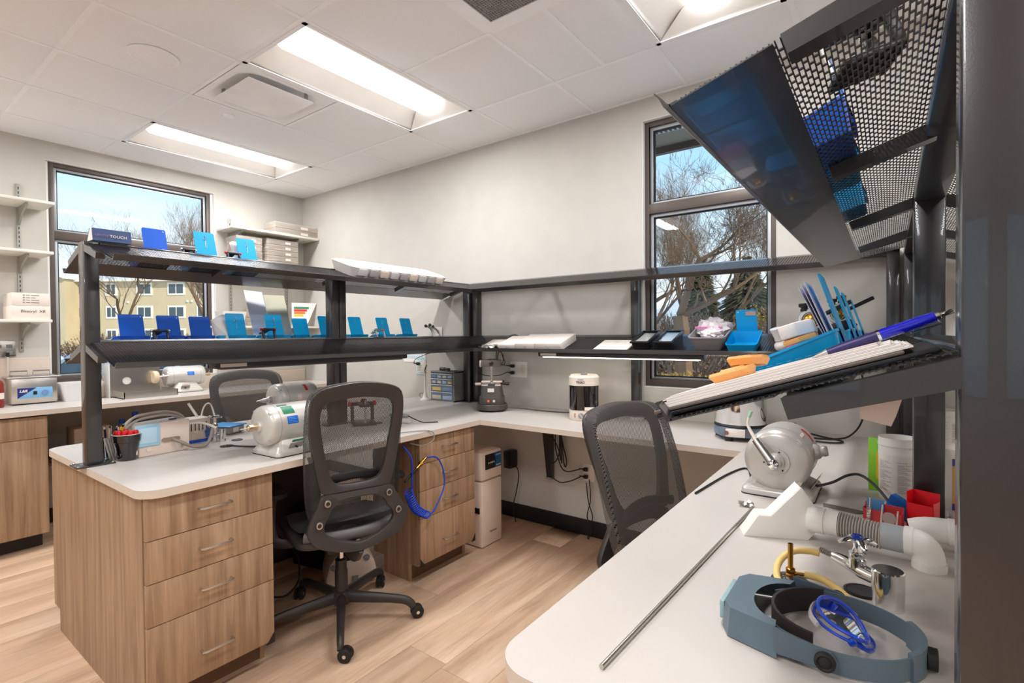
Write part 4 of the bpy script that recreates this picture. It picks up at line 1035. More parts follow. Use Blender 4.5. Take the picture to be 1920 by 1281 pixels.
th.part('body', bx, mat('milky_plastic', (232, 224, 218), .35, var=.03, vscale=20))
g = random.Random(4)
for i in range(9): th.part('compartment', MB().box((-.345+i*.078, -.126, .012), (-.345+i*.078+.062, -.10, .054), bev=.006), mat('comp_%d' % (i % 3), [(206, 200, 198), (176, 170, 168), (222, 204, 190)][i % 3], .5))
th = Thing('black_clip', 'small black clip standing behind the long white box', 'clip', (2.33, -.52, 1.77))
th.part('body', MB().prism([(-.02, 0), (.012, 0), (.014, .05), (.004, .055), (-.004, .03)], .02, RZ(90) @ RX(90)), blackp_m); th.part('lever', MB().tube([(0, -.01, .05), (0, -.005, .08)], .008, 8), blackp_m)
# ---- wall shelf, lower tier
KW = ('-y', -.05, 1.366)
def wbox(label, a0, a1, d0, d1, h, grp='white cardboard cartons on the wall shelf'):
    w, dp = a1-a0, d1-d0; th = Thing('carton', label, 'box', M=on_tray(*KW, (a0+a1)/2, (d0+d1)/2), group=grp)
    # tray X axis points to -x or +x; width is symmetric so either way is fine
    th.part('carton_body', MB().box((-w/2, -dp/2, 0), (w/2, dp/2, h), bev=.0015), card_m)
    th.part('lid_flap', MB().box((-w/2-.0006, -dp/2-.0008, h*.45), (w/2+.0006, dp/2, h+.0012), bev=.001), mat('card_lid', (238, 227, 218), .7))
    th.part('tab', MB().lathe([(.01, 0), (.009, .001)], 12, T(0, -dp/2-.001, h*.45) @ RX(90)), mat('card_tab', (196, 182, 172), .8))  # round tab in a slightly darker card tone
wbox('white carton, left one of the pair at the left of the wall shelf', 2.905, 3.045, .13, .315, .038)
wbox('white carton with a round tab in the middle of the three cartons', 3.052, 3.20, .12, .315, .045)
wbox('white carton, rightmost of the three on the wall shelf', 3.203, 3.40, .115, .315, .046)
th = Thing('foil_tray', 'thin white packet with crumpled foil at the left end of the wall shelf', 'packet', M=on_tray(*KW, 2.80, .22))
th.part('packet', MB().box((-.085, -.05, 0), (.085, .10, .01), bev=.003), card_m)
fo = MB(); rn = random.Random(2); vs = [(-.07+.14*i/9, -.095+.055*j/5, .006+rn.random()*.018) for i in range(10) for j in range(6)]
fo.add(vs, [(i*6+j, (i+1)*6+j, (i+1)*6+j+1, i*6+j+1) for i in range(9) for j in range(5)]); th.part('foil', fo, alu_m, ang=10)
single('grey_putty', 'small dark lump behind the white packet on the wall shelf', 'putty', MB().ball((0, 0, .01), (.045, .02, .016)), dgrey_m, M=on_tray(*KW, 2.86, .06))
for i, (a0, a1) in enumerate(((3.61, 3.715), (3.72, 3.83))):
    w = a1-a0; single('pamphlet', 'flat white paper packet, %s of the two beside the black boxes' % ('left', 'right')[i], 'paper', MB().box((-w/2, -.085, 0), (w/2, .085, .008+.003*i), bev=.002), card_m, M=on_tray(*KW, (a0+a1)/2, .215+.01*i), group='white packets on the wall shelf')
def blackbox(label, a):
    th = Thing('storage_box', label, 'box', M=on_tray(*KW, a, .205), group='black lidded boxes with clear tops')
    b = MB(); shell(b, [(rrect(.092, .19, .012, 4), 0), (rrect(.104, .205, .014, 4), .05), (rrect(.096, .197, .012, 4), .05), (rrect(.086, .184, .01, 4), .004)]); th.part('body', b, blackp_m)
    l = MB(); l.ring(1, 1, 0) if False else None
    l.box((-.056, -.107, .048), (.056, -.09, .058), bev=.003).box((-.056, .09, .048), (.056, .107, .058), bev=.003).box((-.056, -.09, .048), (-.042, .09, .058), bev=.003).box((.042, -.09, .048), (.056, .09, .058), bev=.003); th.part('lid_rim', l, blackp_m)
    th.part('lid_window', MB().box((-.042, -.09, .052), (.042, .09, .054)), glass_m)
    th.part('paper_insert', MB().box((-.038, -.075, .044), (.038, .085, .047)), paper_m)
blackbox('black lidded box with a clear top, left of the two on the wall shelf', 3.91)
blackbox('black lidded box with a clear top, right of the two on the wall shelf', 4.045)
th = Thing('storage_bin', 'grey plastic bin with an oval handle hole and plastic bags inside', 'bin', M=on_tray(*KW, 4.272, .175))
b = MB(); shell(b, [(rrect(.135, .20, .018, 4), 0), (rrect(.185, .25, .024, 4), .078), (rrect(.178, .243, .022, 4), .078), (rrect(.13, .195, .016, 4), .004)]); th.part('body', b, mat('bin_grey', (138, 134, 134), .45))
th.part('rim', MB().add([(x*1.04, y*1.03, .072) for x, y in rrect(.185, .25, .024, 4)]+[(x*1.04, y*1.03, .079) for x, y in rrect(.185, .25, .024, 4)]+[(x, y, .079) for x, y in rrect(.178, .243, .022, 4)], [(j*20+i, j*20+(i+1) % 20, (j+1)*20+(i+1) % 20, (j+1)*20+i) for j in range(2) for i in range(20)]), MATS['bin_grey'])
th.part('handle_hole', MB().prism(rrect(.065, .016, .0078, 5), .002, T(0, -.1135, .053) @ RX(90+17)), card_m)
rn = random.Random(9)
def crumple(c, r, sd, n=10):
    rn = random.Random(sd); m = MB(); m.ball((0, 0, 0), 1, None, n*2, n); m.v = [tuple(Vector(c)+Vector((v[0]*r[0], v[1]*r[1], v[2]*r[2]))*(1+rn.uniform(-.28, .28))) for v in m.v]; return m
bagm = mat('plastic_bag', (236, 226, 230), .2, alpha=.75)
th.part('plastic_bag', crumple((-.0, .03, .085), (.085, .075, .045), 1), bagm, ang=5, label='clear plastic bag with a pink seal')
th.part('plastic_bag', crumple((.02, -.06, .08), (.055, .05, .028), 2), bagm, ang=5)
th.part('zip_strip', MB().box((-.08, -.028, .096), (.06, -.02, .106)), mat('pink_strip', (226, 130, 190), .4))
pan('light blue work pan with a name tag, on the wall shelf before the window', on_tray(*KW, 4.44, .222), .148, .165, ph=.175, pw=.1, clip='tag')
# ---- near shelf, lower tier
KN = ('-x', 5.127, 1.366)
for a, sg, lb in ((-1.965, 1, 'nearest light blue work pan on the near shelf, white papers in it'), (-1.63, 1, 'second light blue work pan on the lower near shelf'), (-1.40, 1, 'third light blue work pan on the lower near shelf'), (-1.02, 1, 'farthest light blue work pan on the lower near shelf')):
    pan(lb, on_tray(*KN, a, .235), .2, .17, ph=.168, clip='none', grp='blue work pans')
s = MB()
for i in range(3): s.box((-.08, .0, 0), (.07, .0007, .155-.004*i), M=T(0, -.0025*i-.004, .006) @ RX(4+1.3*i))
single('paper_sheets', 'white paper sheets standing in the nearest light blue pan', 'paper', s, mat('paper_lilac', (226, 226, 244), .8), M=on_tray(*KN, -1.965, .158), group=None)
# clipboard with paper pad, end-on to the camera
th = Thing('clipboard', 'black zip folder with a thick stack of white papers on the near shelf', 'folder', M=on_tray(*KN, -2.26, .196, .002))
th.part('cover', MB().box((-.15, -.165, 0), (.15, .150, .006), bev=.002), blackp_m)
th.part('cover', MB().box((-.152, -.168, .0065), (.15, .12, .011), bev=.002), mat('folder_brown', (96, 86, 80), .4))
rn = random.Random(5)
for i in range(9):
    e = rn.uniform(-.004, .004); th.part('paper', MB().box((-.146+abs(e), -.160+e+.002*i, .0115+.0016*i), (.145, .128-.004*i+e, .0129+.0016*i)), paper_m if i % 2 else mat('paper_warm', (226, 212, 204), .8))
hl = MB()
for i in range(18): hl.box((-.08-.0005, -.125+.0142*i, .0), (-.078, -.117+.0142*i, .0004), M=T(0, 0, .0291))
th.part('punched_marks', hl, grey_m, kind='stuff')
th.part('spine_clip', MB().box((-.153, -.02, .005), (-.146, .045, .018), bev=.001), dgrey_m)
# pen lying on the stack
th = Thing('pen', 'blue retractable ballpoint pen lying on the paper stack', 'pen', M=T(5.027, -2.372, 1.3695) @ RY(-22) @ RZ(6))
th.part('barrel', MB().lathe([(.0045, -.052), (.0058, -.035), (.0062, -.01), (.0062, .0)], 16, RY(90)), mat('pen_grip', (48, 40, 92), .4))
th.part('tip', MB().lathe([(.0008, -.069), (.0018, -.064), (.0045, -.052)], 14, RY(90)), alu_m)
th.part('band_ring', MB().lathe([(.0064, 0), (.0064, .003)], 16, RY(90)), chrome_m)
th.part('upper_barrel', MB().lathe([(.0061, .003), (.0062, .04), (.0055, .056)], 16, RY(90)), mat('pen_blue', (16, 24, 190), .2, coat=.6))
th.part('button', MB().lathe([(.0042, .056), (.0042, .060), (.0026, .061), (.0026, .072), (.0018, .073)], 12, RY(90)), chrome_m)
th.part('clip', MB().tube([(.056, 0, -.004), (.058, 0, -.0085), (.05, 0, -.0092), (.03, 0, -.0085)], .0011, 6), chrome_m)
# orange wax bites
def wax(label, M, s=1, col=(232, 170, 100)):
    m = MB(); rn = random.Random(int(s*100)); L = []
    P = [(-.045, -.022), (-.02, -.03), (.02, -.03), (.045, -.022), (.040, .012), (.026, .026), (.0, .030), (-.026, .026), (-.040, .012)]
    for sc, z in ((.84, 0), (1, .010), (.96, .014), (.62, .011), (.50, .016)): L.append(([(x*sc*s*(1+rn.uniform(-.05, .05)), y*sc*s*(1+rn.uniform(-.05, .05))) for x, y in P], z*s))
    shell(m, L); single('wax_bite', label, 'wax bite', m, mat('wax_orange', col, .5, bump=.6, bscale=120), M=M, ang=30, group='orange wax bites')
fbase = on_tray(*KN, -2.31, .270, .0275)
wax('orange wax bite lying at the low end of the paper stack, lower piece', fbase, 1.0)
wax('orange wax bite leaning on another at the low end of the paper stack', on_tray(*KN, -2.275, .255, .040) @ RX(-10) @ RY(-6), .9)
# plaster model with pink base
def model(label, M, s=1):
    th = Thing('plaster_model', label, 'dental model', M=M, group='plaster models')
    P = [(-.03, -.03), (.03, -.03), (.036, .0), (.02, .03), (-.02, .03), (-.036, 0)]
    th.part('mounting_plate', MB().prism(P, .005, T(0, 0, -.005)), dgrey_m); th.part('mount_stem', MB().cyl((0, 0, -.021), (0, 0, -.004), .012, seg=12), blackp_m)
    th.part('pink_base', MB().prism([(x*s, y*s) for x, y in P], .03*s, bev=.003), mat('pink_plaster', (226, 120, 180), .6))
    th.part('wax_layer', MB().prism([(x*s*1.08, y*s*1.08) for x, y in P], .012*s, T(0, 0, .03*s) @ RX(3), bev=.004), mat('wax_orange', (232, 170, 100), .5))
    th.part('white_top', MB().prism([(x*s*1.12, y*s*1.12) for x, y in P], .03*s, T(0, 0, .042*s) @ RY(-3), bev=.006), mat('white_plaster', (236, 226, 218), .7, bump=.5, bscale=80))
model('white plaster model with pink base and orange wax on the near shelf', on_tray(*KN, -1.30, .295, .03), 1.4)
RYB = 14 if (on_tray(*KW, 4.6, .2).to_3x3() @ Vector((1, 0, 0))).x < 0 else -14
th = Thing('squeeze_bottle', 'small clear-capped white bottle tilting right of the tagged blue pan', 'bottle', M=on_tray(*KW, 4.615, .245) @ RY(RYB))
th.part('body', MB().lathe([(.0, 0), (.026, .001), (.030, .012), (.027, .03), (.014, .042), (.012, .048)], 24), mat('bottle_white', (232, 222, 220), .3, alpha=.92))
th.part('cap', MB().lathe([(.018, .046), (.018, .056), (.0165, .06), (.024, .105), (.024, .108), (.0, .108)], 24), mat('cap_clear', (228, 222, 222), .15, alpha=.8))
# silver-ringed articulators
def ring_artic(label, M, s=1, lift=0):
    th = Thing('articulator', label, 'articulator', M=M @ Matrix.Scale(s, 4) @ T(0, 0, lift), group='articulators')
    th.part('base_plate', MB().box((-.04, -.03, -lift), (.05, .03, -lift+.008), bev=.002), blackp_m)
    th.part('stand_post', MB().box((.0, -.008, -lift+.007), (.016, .008, .01), bev=.002), blackp_m)
    th.part('ring', MB().lathe([(.024, -.008), (.032, -.008), (.034, 0), (.032, .008), (.024, .008), (.022, 0), (.024, -.008)], 28, RX(90) @ T(0, .06, 0), False, False), alu_m)
    th.part('hub', MB().lathe([(0, -.01), (.014, -.009), (.02, -.004), (.02, .006)], 20, RX(90) @ T(0, .06, 0)), brass_m)
    th.part('lever', MB().box((-.009, -.014, 0), (.009, -.006, .065), bev=.003, M=T(0, 0, 0) @ T(0, 0, .06) @ RY(-150+180+180) @ T(0, 0, 0)), blackp_m)
    th.part('pin', MB().ball((0, -.016, .06), .005), chrome_m)
    for x, z in ((-.02, .10), (.008, .098)):
        k = MB(); k.lathe([(.011, 0), (.011, .006), (.009, .008), (.009, .012), (.014, .013), (.015, .022), (.012, .024)], 18, T(x, 0, z-.008) @ RY(-14)); th.part('knob', k, blackp_m)
    th.part('frame', MB().box((-.12, -.006, .052), (-.02, .006, .064), bev=.003, M=T(0, 0, .0) @ RY(10)), blackp_m)
    th.part('foot', MB().box((-.02, -.012, -.0), (.035, .012, .034), bev=.004), blackp_m)
ring_artic('articulator with a silver ring and black knobs on the near shelf', on_tray(*KN, -1.20, .262) @ RZ(-90), 1.1, .06)
ring_artic('second ring articulator partly hidden behind the first', on_tray(*KN, -.86, .205) @ RZ(-90), 1.1, .07)
# ---- near shelf, top tier (seen from below through the perforated sheet)
KT = ('-x', 5.127, 1.775)
for a, lb, m_ in ((-1.92, 'deep blue work pan on the top near shelf, seen through the perforated sheet', blue_m), (-1.70, 'light blue work pan on the top near shelf, seen through the sheet', cyan_m), (-1.28, 'light blue work pan farther along the top near shelf', cyan_m)):
    pan(lb, on_tray(*KT, a, .225), .2, .17, ph=.16, clip='none', m=m_)
articulator('black articulator lying on the top near shelf above the camera side', on_tray(*KT, -2.22, .12) @ RZ(20), .8)
th = Thing('cup', 'translucent white plastic cup hanging under the near shelf', 'cup', M=T(5.026, -2.40, 1.275) @ RY(12))
th.part('body', MB().add([(x*.017*k, y*.004, z) for z, k in ((0, .85), (.012, .95), (.040, 1.05)) for x, y in ((-1, -1), (1, -1), (1, 1), (-1, 1))], [(0, 3, 2, 1), (8, 9, 10, 11)]+[(j*4+i, j*4+(i+1) % 4, (j+1)*4+(i+1) % 4, (j+1)*4+i) for j in range(2) for i in range(4)]), mat('milky_cup', (230, 216, 206), .35, alpha=.85))
th.part('hook', MB().tube([(.006, -.005, .036), (.007, -.007, .046), (.007, -.004, .052)], .0035, 6), MATS['milky_cup'])
# ============================================================ THINGS ON THE WORKTOPS
def cable(name, label, pts, r=.0032, m=None, sm=6, cat='cable', grp=None):
    c = Vector(pts[0]); mb = MB().tube(pts, r, 7, sm); return single(name, label, cat, mb, m or rubber_m, tuple(c), w=True, group=grp)
green_m = mat('label_green', (20, 120, 84), .4); lblue_m = mat('label_blue', (10, 100, 200), .4); lred_m = mat('label_red', (200, 36, 44), .4)
pblue_m = mat('pale_blue_enamel', (206, 222, 232), .3)
def bench_motor(label, loc, rz, r=.09, hc=.128, L=.27, kind='chuck', labels='gb', m=None, sw=1, lo=0):
    """axis along local y, working spindle towards -y; base at z=0"""
    th = Thing('bench_lathe', label, 'polishing lathe', loc, rz, group='polishing lathes'); m = m or cream_m
    A = T(0, 0, hc) @ RX(90)                                  # lathe z -> -y
    h = L/2
    pr = [(.03, -h-.002), (r*.45, -h-.001), (r*.80, -h+.003), (r*.93, -h+.010), (r*.99, -h+.024), (r, -h+.04), (r, h-.04), (r*.99, h-.024), (r*.93, h-.010), (r*.80, h-.003), (r*.45, h+.001), (.03, h+.002)]
    th.part('motor_body', MB().lathe(pr, 40, A), m, ang=50)
    for k in (-h+.047, h-.052):
        th.part('seam_ring', MB().lathe([(r-.001, k-.001), (r+.0012, k-.001), (r+.0012, k+.001), (r-.001, k+.001)], 40, A, False, False), mat('seam_grey', (170, 164, 156), .4))
    for a in (45, 135, 225, 315):
        P = T(0, -h+.022, hc) @ RY(a) @ T(0, 0, r*.86)
        bs = th.part('bolt_boss', MB().cyl(P @ Vector((0, -.012, 0)), P @ Vector((0, .02, 0)), r*.13, seg=12), m)
        th.part('screw', MB().cyl(P @ Vector((0, -.0145, 0)), P @ Vector((0, -.012, 0)), r*.075, seg=10), steel_m, parent=bs)
    b = MB(); w0, d0, w1, d1, hh = .105, .115, .062, .075, hc-r*.72
    o = [(rrect(2*w0, 2*d0, .02, 4), 0), (rrect(2*w0, 2*d0, .02, 4), .016), (rrect(2*w0*.97, 2*d0*.97, .02, 4), .022), (rrect(2*w1, 2*d1, .015, 4), hh), (rrect(2*w1*.95, 2*d1*.95, .015, 4), hh+.02)]
    shell(b, o); th.part('pedestal', b, m)
    th.part('foot_seam', MB().prism(rrect(2*w0+.002, 2*d0+.002, .021, 4), .004), rubber_m)
    # switch panel on +x side
    if sw:
        P = T(sw*(w0*.88), -.02, .035) @ RY(sw*32)
        sp_ = th.part('switch_plate', MB().box((-.001, -.035, -.018), (.003, .03, .028) if sw > 0 else (-.003, .03, .028), bev=.001, M=P), mat('plate_grey', (150, 142, 134), .4, metal=.3))
        th.part('toggle', MB().cyl(P @ Vector((sw*.002, -.004, .006)), P @ Vector((sw*.014, -.004, .01)), .004, seg=8), blackp_m, parent=sp_)
        th.part('rating_plate', MB().box((-.001, -.03, .031), (.0015, .025, .044), M=P), green_m if 'g' in labels else card_m)
    def curved(a0, a1, y0, y1, mm, name='label'):
        q = MB(); N = 8; vs = []
        for i in range(N+1):
            a = R(a0+(a1-a0)*i/N)
            for y in (y0+lo, y1+lo): vs.append(((r+.0008)*math.cos(a), y, hc+(r+.0008)*math.sin(a)))
        q.add(vs, [(2*i, 2*i+1, 2*i+3, 2*i+2) for i in range(N)]); return th.part(name, q, mm)
    s = 1 if sw >= 0 else -1
    def ang(a): return a if s > 0 else 180-a
    if 'g' in labels:
        curved(ang(34), ang(62), -.01, .045, green_m, 'green_label'); curved(ang(66), ang(74), -.018, .03, mat('label_darkgreen', (90, 120, 100), .4), 'green_label')
    if 'b' in labels:
        lb = curved(ang(4), ang(26), .0, .052, lblue_m, 'blue_label')
        for k in range(4): q = curved(ang(8+4.2*k), ang(9+4.2*k), .006, .046-.008*(k % 2), mat('label_print_blue', (120, 170, 230), .4), 'print_line'); q.parent = lb
    if 'r' in labels:
        curved(ang(28), ang(58), .03, .05, lred_m, 'red_label'); curved(ang(-5), ang(18), -.03, .0, mat('pink_label', (235, 205, 200), .6), 'pink_label')
    # spindles
    def spindle(sg, kd):
        Z = lambda d: Vector((0, sg*d, hc))
        q = MB().cyl(Z(h-.002), Z(h+.012), .026, .024, seg=24); th.part('bearing_cap', q, m)
        if kd == 'chuck':
            q = MB().cyl(Z(h+.01), Z(h+.03), .012, seg=16); q.cyl(Z(h+.03), Z(h+.05), .0155, seg=16); q.cyl(Z(h+.05), Z(h+.055), .011, .008, seg=14); c = th.part('chuck', q, mat('chuck_brass', (205, 180, 150), .3, metal=.9))
            th.part('bur', MB().cyl(Z(h+.055), Z(h+.085), .0028, seg=8), steel_m, parent=c)
            th.part('chuck_key', MB().tube([(0, sg*(h+.04), hc+.01), (-.002, sg*(h+.05), hc+.035)], .0018, 6), steel_m, parent=c)
        elif kd == 'taper':
            q = MB().lathe([(.022, 0), (.021, .03), (.014, .034), (.012, .055), (.004, .085), (.0025, .1)], 20, T(0, sg*h, hc) @ RX(90 if sg < 0 else -90)); c = th.part('taper_spindle', q, alu_m)
        elif kd == 'head':
            q = MB().cyl(Z(h+.004), Z(h+.008), .040, seg=30); fl_ = th.part('flange', q, m)
            for a in (20, 140, 260): P = T(0, sg*(h+.0085), hc) @ RY(a); th.part('flange_screw', MB().ball(P @ Vector((0, 0, .033)), .0028, None, 8, 6), blackp_m, parent=fl_)
            q = MB().lathe([(.028, 0), (.027, .012), (.022, .016), (.021, .034), (.017, .038)], 26, T(0, sg*(h+.008), hc) @ RX(90)); th.part('collar', q, m)
            q = MB().lathe([(.015, 0), (.016, .004), (.0125, .010), (.006, .014), (.0, .016)], 20, T(0, sg*(h+.045), hc) @ RX(90)); c = th.part('chuck', q, chrome_m)
            th.part('ball_tip', MB().ball((0.0, sg*(h+.066), hc-.006), .007, None, 12, 8), card_m, parent=c)
    spindle(-1, kind); spindle(1, 'chuck' if kind != 'head' else 'taper')
    return th
bench_motor('cream polishing lathe with green and blue labels at the front edge of the peninsula', (2.81, -1.815, ZT), 3, labels='gb', lo=-.055, hc=.133)
bench_motor('pale polishing lathe with a red label on the far side of the peninsula', (2.10, -1.37, ZT), 4, labels='r', kind='taper', hc=.155)
m3 = bench_motor('large silver-grey polishing lathe with its end face towards the camera, right worktop', (4.750, -1.185, ZT), 0, r=.098, hc=.119, L=.23, labels='r', kind='head', m=mat('silver_enamel', (198, 192, 186), .32, metal=.35))
th = m3
th.part('handpiece_arm', MB().cyl((-.006, -.16, 0.127), (-.055, -.135, 0.184), .0135, .011, seg=16), alu_m)
th.part('release_lever', MB().tube([(-.05, -.138, 0.179), (-.075, -.12, 0.214), (-.082, -.115, 0.231), (-.078, -.112, 0.254)], [.006, .005, .004, .004], 8, 4), card_m)
th.part('lever_tip', MB().cyl((-.0785, -.1125, 0.251), (-.072, -.11, 0.271), .0052, seg=10), mat('tip_green', (160, 205, 175), .4))
th.part('lettering', text_mb('BALDOR', .014, T(.066, -.063, .192) @ RZ(0) @ RY(47) @ RZ(90) @ T(0, 0, .0016)), card_m)
q = MB().lathe([(.022, 0), (.026, .008), (.022, .02), (.016, .024), (.018, .034), (.015, .042)], 20, T(.088, .02, .134) @ RY(78)); th.part('side_port', q, m3 and MATS['silver_enamel'])
bench_motor('cream polishing lathe with a blue label under the left window', (.19, -1.24, .912), -3, r=.082, hc=.135, L=.30, labels='b', kind='chuck')
# buffing hood with felt wheel
th = Thing('buffing_hood', 'brushed metal splash hood with a round opening under the left window', 'splash hood', (.22, -1.60, .912), 0)
h = MB(); N = 14; vs = []
for i in range(N+1):
    a = R(205-105*i/N); 
    for y in (-.10, .12): vs.append((-.02+.16*math.cos(a), y, .15+.13*math.sin(a)))
h.add(vs, [(2*i, 2*i+1, 2*i+3, 2*i+2) for i in range(N)]); h.add([(v[0]*.98, v[1], v[2]*.98) for v in vs], [(2*i+2, 2*i+3, 2*i+1, 2*i) for i in range(N)]); th.part('curved_hood', h, steel_m)
def holed(w, h, cx, cz, r, n=32):
    o = []; i_ = []
    for k in range(n):
        a = 2*math.pi*k/n; c, s = math.cos(a), math.sin(a); i_.append((cx+r*c, cz+r*s))
        t = min(((w/2)/abs(c)) if abs(c) > 1e-6 else 9, ((h/2)/abs(s)) if abs(s) > 1e-6 else 9); o.append((c*t, h/2+s*t))
    return o, i_
o, i_ = holed(.34, .245, -.055, .125, .030); n = len(o); pl = MB(); pl.add([(-.005, x, z) for x, z in o]+[(-.005, x, z) for x, z in i_]+[(-.009, x, z) for x, z in o]+[(-.009, x, z) for x, z in i_], [(k, (k+1) % n, n+(k+1) % n, n+k) for k in range(n)]+[(2*n+k, 3*n+k, 3*n+(k+1) % n, 2*n+(k+1) % n) for k in range(n)])
th.part('back_plate', pl, steel_m)
th.part('hole_backing', MB().lathe([(.034, 0), (.034, .004), (0, .004)], 28, T(-.016, -.055, .125) @ RY(90)), white_m)  # added white disc standing in for the backsplash seen through the hole
th.part('light_side_panel', MB().box((-.17, -.17, 0), (-.0, -.165, .26), bev=.001), mat('side_panel_white', (228, 226, 222), .4))
th.part('drip_tray', MB().box((-.10, -.14, 0), (.22, .22, .006)).box((.21, -.14, 0), (.216, .22, .05)).box((-.10, -.14, 0), (.216, -.134, .05)).box((-.10, .214, 0), (.216, .22, .05)), steel_m)
th.part('buff_wheel', MB().lathe([(.01, -.018), (.045, -.018), (.05, -.01), (.05, .01), (.045, .018), (.01, .018)], 30, T(.03, .125, .14) @ RX(90)), mat('felt_wheel', (226, 204, 172), .95, bump=1, bscale=300))
th.part('wheel_spindle', MB().cyl((.03, .14, .14), (.03, .22, .145), .006, .01, seg=10), steel_m)
# ultrasonic cleaner
th = Thing('ultrasonic_cleaner', 'brushed steel ultrasonic cleaner with a blue control panel under the left window', 'cleaner', (.12, -2.19, .912), -1)
b = MB(); b.box((-.075, -.125, .006), (.075, .125, .19), bev=.012); th.part('housing', b, steel_m)
th.part('rim', MB().box((-.092, -.142, .188), (.092, .142, .197), bev=.004), steel_m)
for y in (-.065, .055):
    hd = MB().tube([(-.03, y-.045, .205), (-.03, y-.045, .232), (-.03, y+.045, .232), (-.03, y+.045, .205)], .003, 6); th.part('basket_handle', hd, chrome_m)
    th.part('grip', MB().cyl((-.03, y-.045, .232), (-.03, y+.045, .232), .0052, seg=8), grey_m)
th.part('lid_insert', MB().box((-.07, -.11, .197), (.07, .11, .204), bev=.003), grey_m)
cp = th.part('control_panel', MB().box((.0752, -.09, .045), (.0765, .095, .118), bev=.0005), mat('panel_lightblue', (122, 176, 214), .4))
th.part('navy_corner', MB().add([(.0768, -.089, .046), (.0768, .01, .117), (.0768, -.089, .117)], [(0, 1, 2)]), mat('panel_navy', (34, 44, 110), .4), parent=cp)
th.part('logo', text_mb('L&R', .024, face_x(.0772, -.08, .088), shear=.3, font_off=.0008), card_m, parent=cp)
th.part('switch', MB().box((.0766, -.008, .068), (.080, .012, .092), bev=.001), blackp_m, parent=cp)
th.part('dial', MB().lathe([(.019, 0), (.018, .008), (.0, .009)], 22, T(.0766, .055, .08) @ RY(90)), mat('dial_blue', (110, 140, 190), .4), parent=cp)
for y in (-.1, .1):
    for x in (-.05, .05): th.part('foot', MB().cyl((x, y, 0), (x, y, .008), .01, seg=10), rubber_m)
# translucent tub and white box on the window worktop
b = MB(); shell(b, [(rrect(.15, .20, .03, 4), 0), (rrect(.19, .25, .04, 4), .13), (rrect(.183, .243, .038, 4), .13), (rrect(.145, .195, .028, 4), .004)])
single('plastic_tub', 'frosted white plastic tub between the steel cleaner and the shelf post', 'tub', b, mat('frosted', (236, 234, 232), .3, alpha=.8), (.15, -1.93, .912))
single('white_box', 'plain white box under the left window next to the metal hood', 'box', MB().box((-.05, -.075, 0), (.05, .075, .13), bev=.006), offw_m, (.07, -1.795, .912))
# soap bottle with tall faucet and soap dispenser by the far left outlet
th = Thing('soap_bottle', 'red-brown soap bottle cut by the left edge of the photo', 'bottle', (.24, -2.385, .912))
th.part('body', MB().lathe([(.03, 0), (.032, .01), (.032, .16), (.022, .18), (.011, .19), (.011, .205)], 20), mat('amber_red', (130, 40, 28), .2))
th.part('label', MB().lathe([(.0325, .06), (.0325, .10)], 20, None, False, False), card_m)
th.part('pump', MB().cyl((0, 0, .205), (0, 0, .235), .004, seg=8).box((-.006, -.03, .232), (.006, .01, .242), bev=.003), offw_m)
th = Thing('faucet', 'slim faucet behind the soap bottle at the left edge', 'faucet', (.04, -2.30, .912))
th.part('spout', MB().tube([(0, 0, 0), (0, 0, .30), (.0, 0, .335)], .005, 8), offw_m); th.part('lever', MB().tube([(0, -.03, .34), (0, .04, .345)], .0035, 6), dgrey_m); th.part('cap', MB().cyl((0, 0, .335), (0, 0, .365), .009, seg=10), blackp_m)
th = Thing('wall_outlet', 'steel double wall outlet near the soap bottle', 'outlet', (.0, -2.31, 1.245))
th.part('cover_plate', MB().box((0, -.058, 0), (.005, .058, .115), bev=.002), steel_m)
for y in (-.03, .025):
    for z in (.028, .075): th.part('socket', MB().box((.004, y-.016, z-.012), (.007, y+.016, z+.014), bev=.002), grey_m)
def outlet(label, M, w=.115, plugs=True):
    """local x along the wall, faces -y"""
    th = Thing('wall_outlet', label, 'outlet', M=M, group='wall outlets')
    th.part('cover_plate', MB().box((-w/2, -.006, 0), (w/2, 0, .116), bev=.002), white_m)
    for z in (.034, .080):
        s = th.part('socket', MB().box((-w/4-.017, -.008, z-.014), (-w/4+.017, -.005, z+.014) if w > .09 else (-w/4+.03, -.005, z+.014), bev=.002), offw_m)
        for x in (-.006, .006): th.part('slot', MB().box((-w/4+x-.001, -.0085, z-.004), (-w/4+x+.001, -.0078, z+.007)), dgrey_m, parent=s)
    if w > .09: th.part('data_port', MB().box((w/4-.018, -.008, .02), (w/4+.018, -.005, .095), bev=.002), offw_m)
    return th
outlet('double white outlet on the back wall with two black plugs, beside the tall vibrator', T(2.822, 0, 1.054), .155)
outlet('white outlet above the grey drawer organizer', T(1.785, 0, 1.045), .115)
outlet('white outlet low on the wall beneath the worktop', T(3.40, 0, .372), .085)
outlet('small white switch plate above the lower peninsula shelf end', T(2.00, 0, 1.325), .085)
def plug(label, M):
    th = Thing('plug', label, 'plug', M=M, group='black plugs'); th.part('body', MB().box((-.014, -.034, -.012), (.014, -.009, .012), bev=.004), blackp_m); th.part('strain_relief', MB().cyl((-.005, -.03, 0), (-.04, -.034, .004), .006, .0035, seg=8), blackp_m); return th
plug('upper black plug in the double outlet', T(2.775, 0, 1.138)); plug('lower black plug in the double outlet', T(2.775, 0, 1.088))
plug('black plug in the outlet above the grey organizer', T(1.765, 0, 1.128)); plug('upper black plug in the low outlet beneath the worktop', T(3.385, 0, .455)); plug('lower black plug in the low outlet beneath the worktop', T(3.385, 0, .405))
cable('cable', 'black cable from the upper plug looping up behind the wall shelf', [(2.735, -.034, 1.142), (2.69, -.04, 1.15), (2.64, -.04, 1.19), (2.645, -.04, 1.27), (2.62, -.05, 1.32)], .0028)
